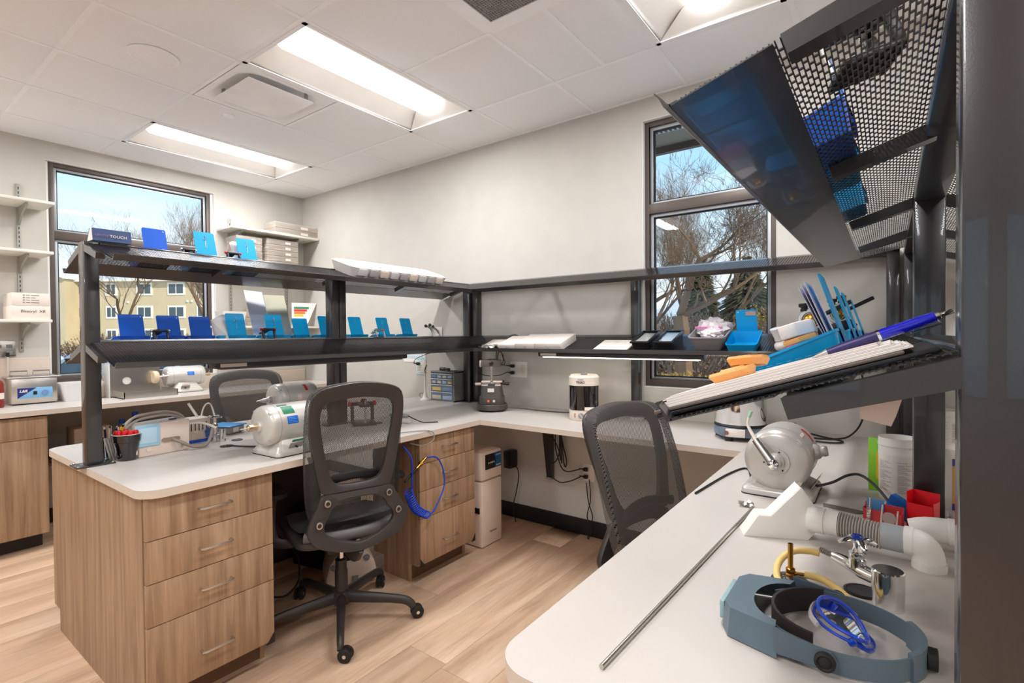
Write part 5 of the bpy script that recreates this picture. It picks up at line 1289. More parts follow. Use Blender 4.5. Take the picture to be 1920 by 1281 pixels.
cable('cable', 'coiled black cable hanging left of the double outlet', [(2.66, -.045, 1.32), (2.70, -.045, 1.22), (2.725, -.045, 1.16), (2.68, -.045, 1.145), (2.655, -.045, 1.19), (2.675, -.05, 1.245), (2.71, -.05, 1.22), (2.712, -.05, 1.17), (2.68, -.05, 1.15), (2.61, -.1, 1.165)], .0028)
cable('cable', 'black cable from the lower plug drooping to the tall vibrator lamp', [(2.735, -.034, 1.092), (2.69, -.06, 1.07), (2.63, -.12, 1.065), (2.60, -.2, 1.09), (2.60, -.24, 1.13)], .0028)
cable('cable', 'thin black cable from the organizer outlet up to the shelf', [(1.725, -.034, 1.132), (1.75, -.03, 1.17), (1.87, -.03, 1.21), (1.95, -.03, 1.23), (2.0, -.03, 1.27)], .0028)
# wall calendar and blue sheet
th = Thing('calendar', 'white calendar sheet with a blue grid on the back wall', 'calendar', (1.705, -.002, 1.14))
th.part('sheet', MB().box((-.14, -.0015, 0), (.135, 0, .20)), paper_m)
for i in range(7):
    for j in range(5): th.part('day_cell', MB().box((-.11+i*.031, -.0022, .03+j*.032), (-.11+i*.031+.026, -.0014, .03+j*.032+.026)), mat('cal_blue', (190, 210, 226), .8))
th = Thing('blue_note', 'light blue paper note on the wall below the calendar', 'note', (1.775, -.002, 1.035))
th.part('sheet', MB().box((-.05, -.0035, 0), (.05, -.002, .145)), mat('note_blue', (176, 220, 228), .8))
for i in range(8): th.part('print_line', MB().box((-.04, -.0042, .012+i*.016), (.035-.01*(i % 3), -.0034, .015+i*.016)), mat('note_print', (130, 180, 200), .8))

# drawer organizer
th = Thing('drawer_organizer', 'small grey cabinet of clear drawers on the worktop by the wall', 'organizer', (2.185, -.085, ZT))
W_, D_, H_ = .256, .145, .238
b = MB(); b.box((-W_/2, -D_/2, 0), (W_/2, D_/2, .010)).box((-W_/2, -D_/2, H_-.012), (W_/2, D_/2, H_), bev=.002).box((-W_/2, -D_/2, 0), (-W_/2+.008, D_/2, H_)).box((W_/2-.012, -D_/2, 0), (W_/2, D_/2, H_)).box((-W_/2, D_/2-.006, 0), (W_/2, D_/2, H_))
th.part('case', b, mat('organizer_grey', (132, 128, 124), .5))
cl = mat('drawer_clear', (150, 168, 186), .15, alpha=.75); lip_m = mat('drawer_lip', (214, 218, 220), .3)
z = .012; items = [(200, 190, 170), (170, 180, 210), (225, 190, 90), (120, 140, 180), (190, 190, 190)]
k = 0
for hh in (.068, .058, .046, .040)[0:4]:
    nx_ = 2 if hh > .05 else 4
    for i in range(nx_):
        x0 = -W_/2+.010+i*(W_-.024)/nx_; x1 = x0+(W_-.024)/nx_-.003
        d = th.part('drawer', MB().box((x0, -D_/2-.002, z), (x1, D_/2-.02, z+hh-.004), bev=.002), cl)
        th.part('drawer_lip', MB().box((x0, -D_/2-.010, z+hh-.010), (x1, -D_/2-.002, z+hh-.004), bev=.001), lip_m, parent=d)
        th.part('contents', MB().box((x0+.008, -D_/2+.004-.0075, z+.004), (x1-.010, -D_/2+.0, z+hh*.5), bev=.003), mat('stuff_%d' % (k % 5), items[k % 5], .6), parent=d); k += 1
    z += hh
single('black_torch', 'small black and grey hand tool lying on the grey organizer', 'tool', MB().cyl((-.05, 0, .014), (.0, .0, .014), .014, seg=14).cyl((.0, 0, .014), (.05, 0, .012), .010, seg=12).box((.05, -.03, 0), (.11, .03, .004)), dgrey_m, (2.15, -.09, ZT+H_))
th = Thing('curing_wand', 'white curing light standing in its round base by the organizer', 'curing light', (2.005, -.17, ZT))
th.part('stand', MB().lathe([(.042, 0), (.042, .008), (.026, .016), (.018, .03), (.016, .05), (.011, .06)], 26), white_m)
th.part('handle', MB().cyl((0, 0, .05), (0, 0, .215), .0085, .0075, seg=14), white_m); th.part('light_tip', MB().tube([(0, 0, .21), (0, 0, .25), (.012, 0, .275), (.016, 0, .285)], .004, 8, 4), blackp_m)
th.part('shield', MB().lathe([(.035, 0), (.035, .002)], 20, T(-.01, 0, .222)), mat('shield_orange', (236, 200, 180), .3, alpha=.7))
th.part('cord', MB().tube([(-.03, -.02, .02), (-.045, -.02, .035), (-.035, -.02, .055), (-.01, -.01, .05)], .0022, 6, 5), dgrey_m)
# tall black vibrator / milling stand
th = Thing('milling_stand', 'black bench device with stepped round base, clamp and a boxy head on a pole', 'lab device', (2.82, -.32, ZT), 32)
b = MB()
for x in (-.07, .07):
    for y in (-.06, .06): th.part('foot', MB().cyl((x, y, 0), (x, y, .012), .012, seg=10), rubber_m)
vb = mat('device_charcoal', (74, 68, 66), .4, bump=.1, bscale=500)
th.part('base_disc', MB().lathe([(.098, .010), (.106, .014), (.106, .045), (.102, .050)], 40), vb)
th.part('middle_ring', MB().prism(rrect(.168, .168, .05, 6), .052, T(0, 0, .05), bev=.003), vb)
o = MB(); shell(o, [(rrect(.150, .150, .022, 4), .102), (rrect(.130, .130, .020, 4), .175)]); th.part('tower', o, vb)
th.part('name_plate', MB().box((-.022, -.0745, .135), (.022, -.070, .160), M=RX(0)), mat('plate_white', (220, 210, 204), .5))
for x, c in ((-.016, (226, 110, 60)), (.022, (200, 200, 190))): th.part('button', MB().lathe([(.009, 0), (.008, .005), (.0, .006)], 16, T(x, -.085, .075) @ RX(90)), mat('btn_%d' % c[1], c, .4))
for x in (-.04, .04):
    th.part('clamp_jaw', MB().box((x-.032, -.03, .196), (x+.032, .03, .207), bev=.003), mat('jaw_pale', (226, 208, 196), .5)); th.part('clamp_jaw', MB().box((x-.030, -.035, .172), (x+.024, .035, .182), bev=.003), MATS['jaw_pale'])
th.part('clamp_bar', MB().box((-.07, -.012, .183), (.07, .012, .195), bev=.003), alu_m); th.part('clamp_block', MB().box((-.024, -.04, .166), (.024, .02, .186), bev=.003), dgrey_m)
th.part('lever_handle', MB().cyl((.06, -.01, .188), (.12, -.02, .186), .0065, .011, seg=12), blackp_m); th.part('pointed_lever', MB().cyl((.05, .01, .20), (.085, .01, .203), .006, .008, seg=10), dgrey_m)
th.part('round_knob', MB().cyl((-.075, -.01, .186), (-.115, -.015, .185), .010, .010, seg=14), mat('knob_pink', (220, 190, 182), .35)); th.part('knob_end', MB().cyl((-.112, -.015, .185), (-.126, -.016, .185), .009, seg=12), blackp_m)
th.part('pole', MB().cyl((-.005, .02, .18), (-.005, .02, .315), .008, seg=14), chrome_m)
th.part('head', MB().box((-.07, -.03, .305), (.065, .04, .352), bev=.006), mat('head_taupe', (98, 88, 82), .45)); th.part('head_cap', MB().box((-.086, -.028, .303), (-.069, .038, .35), bev=.006), alu_m)
th.part('head_knob', MB().lathe([(.014, 0), (.014, .012), (.009, .016)], 10, T(.0, -.03, .328) @ RX(90)), blackp_m); th.part('head_ridge', MB().box((-.03, -.02, .351), (.03, .03, .357), bev=.002), dgrey_m)
cable('cable', 'grey cable running along the wall from the stepped black device to the white curing unit', [(2.93, -.29, .872), (3.0, -.22, .862), (3.10, -.17, .852), (3.22, -.16, .851), (3.34, -.15, .855), (3.42, -.16, .87), (3.47, -.19, .90)], .0038, dgrey_m)
# white curing unit lettered TRIAD
th = Thing('curing_unit', 'white cylindrical light-curing unit with a dark glass door lettered TRIAD', 'curing unit', (3.515, -.275, ZT), 30)
def oval(w, d, n=40): return [(w*math.copysign(abs(math.cos(t))**.8, math.cos(t)), d*math.copysign(abs(math.sin(t))**.8, math.sin(t))) for t in [2*math.pi*i/n for i in range(n)]]
o = MB(); shell(o, [(oval(.088, .098), .0), (oval(.092, .102), .006), (oval(.092, .102), .062)]); th.part('base', o, offw_m)
o = MB(); shell(o, [(oval(.0905, .100), .062), (oval(.0905, .100), .215)]); th.part('side_wall', o, mat('unit_side', (206, 190, 172), .4))
o = MB(); shell(o, [(oval(.094, .104), .213), (oval(.093, .103), .262), (oval(.082, .092), .274)]); th.part('top_cap', o, offw_m)
g = MB(); n = 24; vs = []
for i in range(n+1):
    a = R(195+(335-195)*i/n); c, s = math.cos(a), math.sin(a); x, y = .0935*math.copysign(abs(c)**.8, c), .1035*math.copysign(abs(s)**.8, s)
    vs += [(x, y, .066), (x, y, .212)]
g.add(vs, [(2*i, 2*i+2, 2*i+3, 2*i+1) for i in range(n)]); th.part('door_glass', g, mat('door_smoked', (16, 13, 13), .08, spec=.9, coat=1), ang=80)
th.part('lettering', text_mb('TRIAD', .019, T(-.052, -.0985, .228) @ RZ(-14) @ RX(90), font_off=.0004), mat('ink_soft', (70, 66, 66), .6))
th.part('lettering', text_mb('Dentsply', .009, T(-.04, -.1005, .249) @ RZ(-12) @ RX(90)), MATS['ink_soft'])
th.part('caution_label', MB().box((-.008, -.1065, .066), (.05, -.1045, .085), M=RZ(4)), card_m)
th.part('latch', MB().box((-.02, -.03, .273), (.02, .02, .284), bev=.002), grey_m)
kb = th.part('timer_knob', MB().lathe([(.017, 0), (.017, .006), (.014, .012), (.0, .013)], 24, T(-.022, -.0985, .033) @ RX(90)), grey_m); th.part('pointer', MB().box((-.0015, -.014, 0), (.0015, .014, .001), M=T(-.022, -.112, .033) @ RX(90) @ RZ(35)), card_m, parent=kb)
for x in (-.054, .024): s = th.part('rocker_switch', MB().box((-.007, -.002, -.013), (.007, .005, .013), bev=.001, M=T(x, -.0985 if x > 0 else -.087, .033)), mat('switch_red', (150, 50, 44), .3))
# white tubs of material
for x, lb, r in ((3.80, 'white round tub with a purple label on the wall worktop, left of two', .045), (3.935, 'shallow white round tub with a blue-labelled lid, right of two', .05)):
    th = Thing('material_tub', lb, 'tub', (x, -.13, ZT), group='white material tubs')
    H_ = .075 if r < .05 else .066
    th.part('body', MB().lathe([(r*.86, 0), (r*.9, .004), (r, H_)], 30), white_m); th.part('lid', MB().lathe([(r*1.06, H_-.008), (r*1.07, H_+.004), (r, H_+.008), (0, H_+.008)], 30), white_m)
    th.part('label', MB().lathe([(r*.935, .02), (r*.985, .058)], 30, RZ(200), False, False, 140), mat('label_purple', (112, 60, 100), .5))
    if r >= .05: th.part('lid_label', MB().lathe([(r*.8, H_+.0085), (0, H_+.0088)], 30, None, False, False), mat('lid_blue', (150, 210, 232), .5))
    else: th.part('scoop', MB().ball((.0, -.01, H_+.014), (.018, .012, .009)), offw_m)
# steel kettle
th = Thing('wax_kettle', 'polished steel pot on a blue-grey base with white control plate, rear right worktop', 'heater', (4.44, -.36, ZT), 32)
for x in (-.08, .08):
    for y in (-.07, .07): th.part('foot', MB().cyl((x, y, 0), (x, y, .022), .019, seg=14), rubber_m)
th.part('base', MB().prism([(x, y) for x, y in oval(.118, .118)], .046, T(0, 0, .02), bev=.003), mat('base_bluegrey', (104, 120, 140), .4)); th.part('trim_ring', MB().lathe([(.123, .066), (.123, .072), (.12, .076)], 40), blackp_m)
th.part('pot', MB().lathe([(.116, .076), (.12, .082), (.12, .20), (.122, .205), (.118, .205), (.112, .20)], 48), chrome_m, ang=50); th.part('pot_lid', MB().lathe([(.121, .203), (.119, .210), (.05, .218), (0, .22)], 48), steel_m)
cp = th.part('control_plate', MB().box((-.056, -.128, .024), (.03, -.118, .062), bev=.002, M=RZ(-24)), card_m); th.part('indicator', MB().ball((-.01, -.128, .043), .004, RZ(-24), 8, 6), lred_m, parent=cp)
th.part('side_knob', MB().lathe([(.011, 0), (.010, .012), (0, .013)], 14, T(-.095, -.09, .043) @ RZ(-45) @ RX(90)), mat('knob_brown', (120, 90, 80), .4))
cable('cable', 'thin black cable along the outer edge of the near worktop up to the kettle', [(4.66, -1.2, .852), (4.60, -.98, .851), (4.56, -1.1, .851), (4.53, -1.4, .851)], .0035)
cable('cable', 'black power cable looping on the right worktop in front of the back wall', [(4.92, -.035, 1.22), (4.945, -.04, 1.05), (4.93, -.07, .93), (4.885, -.11, .865), (4.83, -.17, .853), (4.74, -.2, .853), (4.70, -.13, .853), (4.66, -.1, .856), (4.73, -.26, .853), (4.83, -.28, .853), (4.86, -.21, .853), (4.76, -.13, .853), (4.66, -.10, .87), (4.645, -.08, .90)], .0042, rubber_m, 8)
# ---- peninsula left end
th = Thing('black_pot', 'glossy black flowerpot cup holding red-capped tubes beside the shelf post', 'pot', (2.385, -2.305, ZT))
th.part('pot_body', MB().lathe([(.034, 0), (.037, .004), (.046, .074), (.0465, .078), (.050, .080), (.0535, .112), (.0505, .113), (.046, .082), (.035, .01)], 36), mat('black_gloss', (22, 20, 20), .08, coat=1), ang=30)
th.part('rim_line', MB().lathe([(.0535, .1115), (.054, .113), (.0505, .1135)], 36, None, False, False), card_m)
for i, (x, y) in enumerate(((-.03, -.018), (-.012, -.034), (.008, -.03), (.022, -.015), (.033, .004), (.028, .024), (-.034, .006), (.0, .0))):
    t = Thing('red_tube', 'small red-capped tube in the black pot, %s' % ('front left', 'front', 'front right', 'right', 'far right', 'back right', 'back left', 'in the middle')[i], 'tube', (2.385+x, -2.305+y, ZT+.02), group='red-capped tubes in the black pot')
    t.part('tube', MB().cyl((0, 0, 0), (0, 0, .085), .005, seg=8), offw_m); t.part('cap', MB().lathe([(.009, .08), (.0105, .086), (.0105, .1), (.007, .108), (0, .11)], 12), red_m)
th = Thing('pen_cup', 'clear cup full of pens and knives right behind the left shelf post', 'cup', (2.285, -2.335, ZT))
th.part('glass', MB().lathe([(.03, 0), (.035, .09), (.034, .09), (.029, .004)], 24), glass_mat('cup_glass', (235, 240, 245), 1.))
rn = random.Random(12)
cols = [((24, 24, 28), 'black pen'), ((240, 190, 20), 'yellow knife'), ((30, 50, 120), 'dark blue pen'), ((220, 224, 228), 'clear pen'), ((190, 180, 168), 'grey spatula'), ((40, 70, 160), 'blue pen'), ((30, 28, 30), 'black marker'), ((200, 190, 180), 'beige file')]
for i, (c, nm) in enumerate(cols):
    a = i*.8; p = Vector((2.285+.014*math.cos(a), -2.335+.014*math.sin(a), ZT+.006)); q = p+Vector((.022*math.cos(a)+.006, .022*math.sin(a)+.012, .13+.012*rn.random()))
    t = Thing('pen', nm+(' standing in the clear cup behind the shelf post'), 'pen', tuple(p)); m_ = mat('pen_%d' % i, c, .35)
    t.part('barrel', MB().cyl(p, p.lerp(q, .93), .0042 if i != 1 else .008, seg=10), m_, w=True); t.part('end_cap', MB().cyl(p.lerp(q, .93), q, .0034, seg=10), blackp_m if i % 2 else chrome_m, w=True)
for i, x in enumerate((0, .012, .024)):
    single('sanding_strip', 'tilted grey strip leaning by the pen cup, %s' % ('left', 'middle', 'right')[i], 'strip', MB().box((-.002, -.008, 0), (.002, .008, .10), M=RX(12)), alu_m, (2.335+x, -2.345+x*.6, ZT), group='grey strips by the pen cup')
th = Thing('small_jar', 'small clear jar with a dark bottom behind the black pot', 'jar', (2.30, -2.245, ZT)); th.part('body', MB().lathe([(.018, .025), (.02, .03), (.02, .075)], 18), glass_mat('jar_glass', (225, 232, 240), 1.)); th.part('foot', MB().cyl((0, 0, 0), (0, 0, .025), .02, seg=18), mat('jar_brown', (80, 50, 44), .5))
# cream steam cleaner box
th = Thing('suction_box', 'large cream bench unit with a light blue window and grey hoses', 'lab device', (2.372, -2.165, ZT), 4)
b = MB(); P = [(-.105, 0), (.105, 0), (.108, .145), (-.098, .138)]
b.prism(P, .13, T(.018, 0, 0) @ Matrix(((0, 0, -1, 0), (1, 0, 0, 0), (0, 1, 0, 0), (0, 0, 0, 1))), bev=.006); th.part('housing', b, mat('unit_cream', (226, 208, 194), .4))
wd = th.part('blue_window', MB().box((.015, -.118, .045), (.026, -.02, .142), bev=.01), mat('window_blue', (160, 205, 228), .2))
th.part('window_inset', MB().box((.0262, -.105, .06), (.0275, -.035, .128), bev=.004), mat('window_inner', (186, 218, 234), .25), parent=wd)
th.part('round_button', MB().lathe([(.0105, 0), (.0095, .003), (0, .0035)], 20, T(.0185, -.065, .03) @ RY(90)), offw_m)
th.part('hose_port', MB().prism(rrect(.018, .075, .009, 5), .006, T(.0185, .025, .062) @ RY(90)), mat('port_taupe', (150, 132, 116), .4))
th.part('connector', MB().cyl((.018, .075, .03), (.03, .075, .03), .007, seg=10), steel_m)
th.part('top_knob', MB().lathe([(.016, 0), (.016, .004)], 20, T(-.04, .06, .143)), blackp_m)
hs = mat('hose_grey', (186, 176, 168), .45)
h = MB().tube([(.024, .03, .062), (.05, .055, .045), (.06, .10, .018), (.05, .16, .012), (.02, .20, .04), (-.01, .225, .085)], .0075, 10, 6); th.part('hose', h, mat('hose_taupe', (140, 128, 118), .5))
for k, (z, dx) in enumerate(((.175, 0), (.168, -.02), (.16, .015))):
    h = MB().tube([(-.09+dx, -.10, .02), (-.09+dx, -.12, .10), (-.08+dx, -.085, z-.01), (-.07+dx, -.02, z+.005), (-.07+dx, .05, z+.004), (-.075+dx, .115, z-.025), (-.08+dx, .135, .09), (-.085+dx, .13, .03)], .006, 8, 6); th.part('hose', h, hs)
th.part('white_tube', MB().tube([(-.02, .11, .115), (-.01, .16, .115), (.0, .20, .10), (.0, .235, .078)], .006, 8, 5), white_m)
# pale vented box behind and the glove-like white-blue bag
th = Thing('vented_box', 'pale small box with dark vent slots behind the cream unit', 'lab device', (2.20, -1.97, ZT), 4); th.part('housing', MB().box((-.04, -.06, .012), (.05, .06, .12), bev=.005), MATS['unit_cream']); th.part('blue_foot', MB().box((-.045, -.064, 0), (.055, .064, .013)), blue_m)
for i in range(5): th.part('slot', MB().box((.0502, -.035+i*.018, .06), (.051, -.030+i*.018, .10), bev=.0003), dgrey_m)
th = Thing('brush_bag', 'blue and white packet with a red mark propped by the chrome valve', 'packet', (2.23, -1.91, ZT)); th.part('packet', crumple((0, 0, .035), (.035, .03, .035), 6), mat('packet_blue', (70, 110, 180), .4, var=.5, vscale=20), ang=8); th.part('white_part', crumple((.02, .015, .02), (.03, .025, .022), 7), paper_m, ang=8)
th = Thing('toothbrush_pen', 'white and blue stylus with a pink end leaning behind the cream unit', 'tool', (2.19, -1.935, ZT)); th.part('stick', MB().cyl((0, 0, .10), (-.03, -.04, .19), .006, seg=10), white_m); th.part('pink_end', MB().cyl((.008, .012, .07), (0, 0, .10), .0065, seg=10), mat('pink_end', (230, 60, 110), .4)); th.part('shaft', MB().cyl((.012, .02, 0), (.008, .012, .07), .005, seg=10), blue_m)
def valve(label, loc, rz, s=1, blue=False):
    th = Thing('gas_valve', label, 'valve', loc, rz, group='chrome bench valves')
    return th
th = Thing('gas_valve', 'small chrome turret valve with a cross handle on the peninsula', 'valve', (2.305, -1.90, ZT), 20)
th.part('pillar', MB().cyl((.03, .0, 0), (.03, .0, .065), .016, seg=22), chrome_m); th.part('body', MB().cyl((-.02, 0, .03), (.03, 0, .03), .011, seg=14), chrome_m)
th.part('stem', MB().lathe([(.014, .0), (.016, .02), (.012, .04), (.012, .075), (.016, .08), (.008, .095), (.008, .12)], 18, T(-.015, 0, .0)), chrome_m)
x_ = MB()
for a in range(0, 360, 90): x_.tube([(-.015, 0, .122), Vector((-.015, 0, .126))+Vector((.022*math.cos(R(a+20)), .022*math.sin(R(a+20)), 0)), Vector((-.015, 0, .121))+Vector((.034*math.cos(R(a+20)), .034*math.sin(R(a+20)), 0))], [.006, .007, .004], 8)
th.part('cross_handle', x_, chrome_m); th.part('cap', MB().lathe([(.009, .12), (.009, .13), (0, .132)], 14, T(-.015, 0, 0)), chrome_m)
# tablet / mirror shape behind
th = Thing('wire_loop', 'white loop-shaped frame standing behind the cream unit', 'stand', (2.12, -1.86, ZT)); th.part('loop', MB().tube([(0, -.03, .0), (-.01, -.035, .10), (0, -.02, .165), (.0, .01, .165), (0, .03, .08), (0, .03, .0)], .004, 8, 5), white_m)
# blue-topped grey scale
th = Thing('scale', 'small grey box with a bright blue lid near the far edge of the peninsula', 'scale', (2.10, -1.77, ZT), 25)
th.part('body', MB().box((-.065, -.055, .004), (.075, .055, .04), bev=.004), mat('scale_grey', (150, 144, 138), .5)); th.part('blue_top', MB().box((-.075, -.065, .041), (.085, .065, .046), bev=.002), mat('scale_blue', (30, 140, 214), .4)); th.part('label', MB().box((.0755, -.03, .01), (.0762, .01, .034)), card_m)
for x in (-.05, .06):
    for y in (-.04, .04): th.part('foot', MB().cyl((x, y, 0), (x, y, .005), .008, seg=8), rubber_m)
def grommet(label, loc, r=.035):
    th = Thing('grommet', label, 'grommet', loc, group='cable grommets'); th.part('ring', MB().lathe([(r, 0), (r, .003), (r*.86, .004), (r*.82, .001)], 30, None, False, False), blackp_m); th.part('cap', MB().lathe([(r*.83, .001), (r*.83, .0025), (0, .003)], 30), dgrey_m)
grommet('dark round cable grommet on the peninsula left of the front lathe', (2.47, -1.93, ZT), .03); grommet('dark round cable grommet next to the chrome valve pillar', (4.995, -1.845, ZT), .032); grommet('dark grommet right of the middle post on the peninsula', (2.56, -1.10, ZT), .03); grommet('dark grommet behind the small valve', (2.36, -1.83, ZT), .026)
cable('cable', 'grey cable from the front lathe into the peninsula grommet', [(2.72, -1.80, .858), (2.62, -1.86, .852), (2.53, -1.905, .851), (2.47, -1.93, .853)], .004, dgrey_m)
# articulator and handpiece behind the chair mesh
articulator('dark articulator with red knobs standing on the peninsula, seen through the chair mesh', T(2.52, -1.17, ZT) @ RZ(60), 1.5, True)
th = Thing('handpiece', 'grey handpiece with a black cord lying on a clear stand on the peninsula', 'handpiece', (2.68, -1.02, ZT), 15)
th.part('stand', MB().box((-.06, -.02, 0), (.06, .03, .03), bev=.004), mat('stand_clear', (220, 214, 206), .2, alpha=.5)); th.part('body', MB().lathe([(.007, 0), (.013, .02), (.013, .09), (.009, .13)], 14, T(-.08, 0, .045) @ RY(90)), grey_m)
th.part('cord', MB().tube([(.05, 0, .045), (.09, .0, .03), (.14, .01, .012), (.17, .06, .005), (.2, .09, .004)], .0032, 6, 5), blackp_m)
th = Thing('goggles', 'blue-tinted safety goggles on the peninsula left of the middle post', 'goggles', (2.40, -1.46, ZT), 70)
for s in (-1, 1): th.part('lens', MB().ball((s*.035, 0, .035), (.034, .012, .028)), mat('lens_blue', (130, 165, 220), .1, alpha=.6))
th.part('strap', MB().tube([(-.07, 0, .035), (-.08, .05, .03), (0, .09, .02), (.08, .05, .03), (.07, 0, .035)], .006, 6, 5), mat('strap_red', (190, 60, 70), .5))

# ---- near worktop
th = Thing('dust_hood', 'white angular dust hood standing on the right worktop', 'dust hood', (4.735, -1.675, ZT), math.degrees(math.atan2(.056, .128)))
P = [(0, 0), (.152, 0), (.172, .024), (.170, .085), (.137, .134), (.066, .056), (.036, .056)]
th.part('side_plate', MB().prism(P, .004, T(0, .004, 0) @ RX(90), bev=.0012), white_m)
th.part('side_plate', MB().prism(P, .004, T(0, .056, 0) @ RX(90), bev=.0012), white_m)
th.part('shell', MB().prism([(x*.985+.001, z*.985+.001) for x, z in P], .048, T(0, .053, 0) @ RX(90)), white_m)
th = Thing('dust_hose', 'ribbed grey hose with white plastic fittings running from the dust hood', 'hose', M=T(4.875, -1.605, ZT) @ RZ(-7) @ Matrix.Scale(.8, 4))
zc = .069
th.part('white_coupler', MB().lathe([(.040, 0), (.040, .045), (.0375, .046), (.0375, .082)], 32, T(0, 0, zc) @ RY(90)), white_m)
rb = MB()
for i in range(15):
    x = .082+i*.0072; rb.lathe([(.032, 0), (.034, .001), (.0375, .0025), (.0375, .0042), (.034, .0058), (.032, .0068)], 28, T(x, 0, zc-.0006*i) @ RY(90), False, False)
th.part('ribbed_hose', rb, mat('hose_ribbed', (178, 170, 160), .5), ang=25, kind='stuff')
th.part('grey_coupler', MB().lathe([(.036, .188), (.037, .192), (.037, .245)], 32, T(0, 0, zc-.005) @ RY(90), False, False), mat('coupler_grey', (164, 166, 168), .45))
th.part('white_elbow', MB().tube([(.243, 0, zc-.004), (.256, 0, zc-.004), (.279, 0, zc-.010), (.293, 0, zc-.030), (.297, -.004, .004)], [.038, .038, .038, .0375, .037], 28, 5), white_m)
th.part('elbow_collar', MB().lathe([(.0395, 0), (.0395, .02), (.037, .021)], 32, T(.297, -.004, 0)), white_m)
th.part('elbow_collar', MB().lathe([(.0395, .243), (.0395, .262), (.037, .263)], 32, T(0, 0, zc-.004) @ RY(90)), white_m)
th = Thing('white_pipe', 'second white plastic pipe behind the elbow at the right', 'pipe', M=T(5.135, -1.505, ZT) @ Matrix.Scale(.82, 4)); th.part('pipe', MB().tube([(-.06, 0, .045), (0, 0, .060), (.20, .01, .060)], .036, 26, 4), white_m); th.part('collar', MB().lathe([(.039, 0), (.039, .03)], 28, T(.02, 0, .060) @ RY(90)), white_m)
# metal rod, foil scrap
single('metal_rod', 'long thin steel rod lying across the near worktop', 'rod', MB().cyl((4.675, -2.369, ZT+.0045), (4.712, -1.444, ZT+.0045), .0042, seg=12), steel_m, (4.69, -1.9, ZT), w=True)
fo = MB(); rn = random.Random(8); vs = [(-.02+.04*i/5, -.012+.03*j/5, .002+rn.random()*.016) for i in range(6) for j in range(6)]; fo.add(vs, [(i*6+j, (i+1)*6+j, (i+1)*6+j+1, i*6+j+1) for i in range(5) for j in range(5)])
single('foil_scrap', 'crumpled scrap of foil at the far end of the steel rod', 'foil', fo, alu_m, (4.69, -1.43, ZT), ang=10)
# burner with yellow hose
th = Thing('gas_burner', 'small brass burner on a hammered black base with a yellow hose', 'burner', (4.873, -1.893, ZT))
th.part('base', MB().lathe([(.037, 0), (.037, .008), (.030, .014), (.016, .018), (.010, .02)], 32), mat('hammered_black', (66, 60, 56), .3, bump=2, bscale=120, metal=.5))
th.part('valve_body', MB().lathe([(.010, .016), (.010, .022), (.007, .024), (.009, .028), (.009, .034), (.006, .036)], 18), brass_m)
th.part('barrel', MB().lathe([(.0052, .034), (.0052, .086), (.0042, .086), (.0042, .05)], 18), brass_m); th.part('inlet', MB().cyl((.006, 0, .026), (.03, .002, .027), .0035, seg=10), brass_m)
single('rubber_hose', 'yellow rubber gas hose curling from the burner to the valve', 'hose', MB().tube([(4.898, -1.891, .874), (4.93, -1.89, .872), (4.965, -1.91, .863), (4.985, -1.945, .856), (4.983, -1.985, .853), (4.95, -1.995, .853), (4.90, -1.97, .853), (4.862, -1.935, .86), (4.848, -1.90, .872), (4.852, -1.86, .885), (4.872, -1.83, .895), (4.90, -1.82, .898), (4.918, -1.82, .898)], .0068, 12, 6), mat('hose_yellow', (232, 196, 120), .5), (4.9, -1.9, ZT), w=True)
# chrome gas turret
th = Thing('gas_valve', 'large chrome gas turret with a blue-capped cross handle and thick chrome pillar', 'valve', (5.037, -1.885, ZT), 0)
th.part('pillar', MB().lathe([(.0265, 0), (.0265, .07), (.0245, .072), (0, .0722)], 40), chrome_m, ang=30)
d = Vector((-.062, .045, 0)).normalized()
bd = MB(); bd.tube([Vector((0, 0, .045))+d*.02, Vector((0, 0, .046))+d*.05, Vector((0, 0, .05))+d*.08, Vector((0, 0, .052))+d*.115], [.0125, .0145, .013, .009], 16, 3); th.part('body', bd, chrome_m)
bb_ = MB()
for i in range(8): a = Vector((0, 0, .052))+d*(.115+i*.0042); bb_.cyl(a, a+d*.004, .0068, .0048, seg=12)
th.part('hose_barb', bb_, steel_m)
C0 = Vector((0, 0, .0))+d*.062
th.part('bonnet', MB().lathe([(.015, .05), (.0155, .068), (.013, .07), (.0145, .074), (.0145, .08), (.009, .083), (.0075, .092), (.0075, .102)], 22, T(C0.x, C0.y, 0)), chrome_m, ang=30)
x_ = MB()
for a in (0, 90, 180, 270):
    e = Vector((math.cos(R(a+25)), math.sin(R(a+25)), 0)); c = Vector((C0.x, C0.y, .104)); x_.tube([c, c+e*.012+Vector((0, 0, .003)), c+e*.024, c+e*.034-Vector((0, 0, .005))], [.007, .0065, .0065, .004], 10, 3, flat=(1.2, .7))
th.part('cross_handle', x_, chrome_m); th.part('blue_cap', MB().lathe([(.0105, .108), (.0105, .114), (.008, .116), (0, .1155)], 22, T(C0.x, C0.y, 0)), mat('cap_blue', (24, 56, 150), .3))
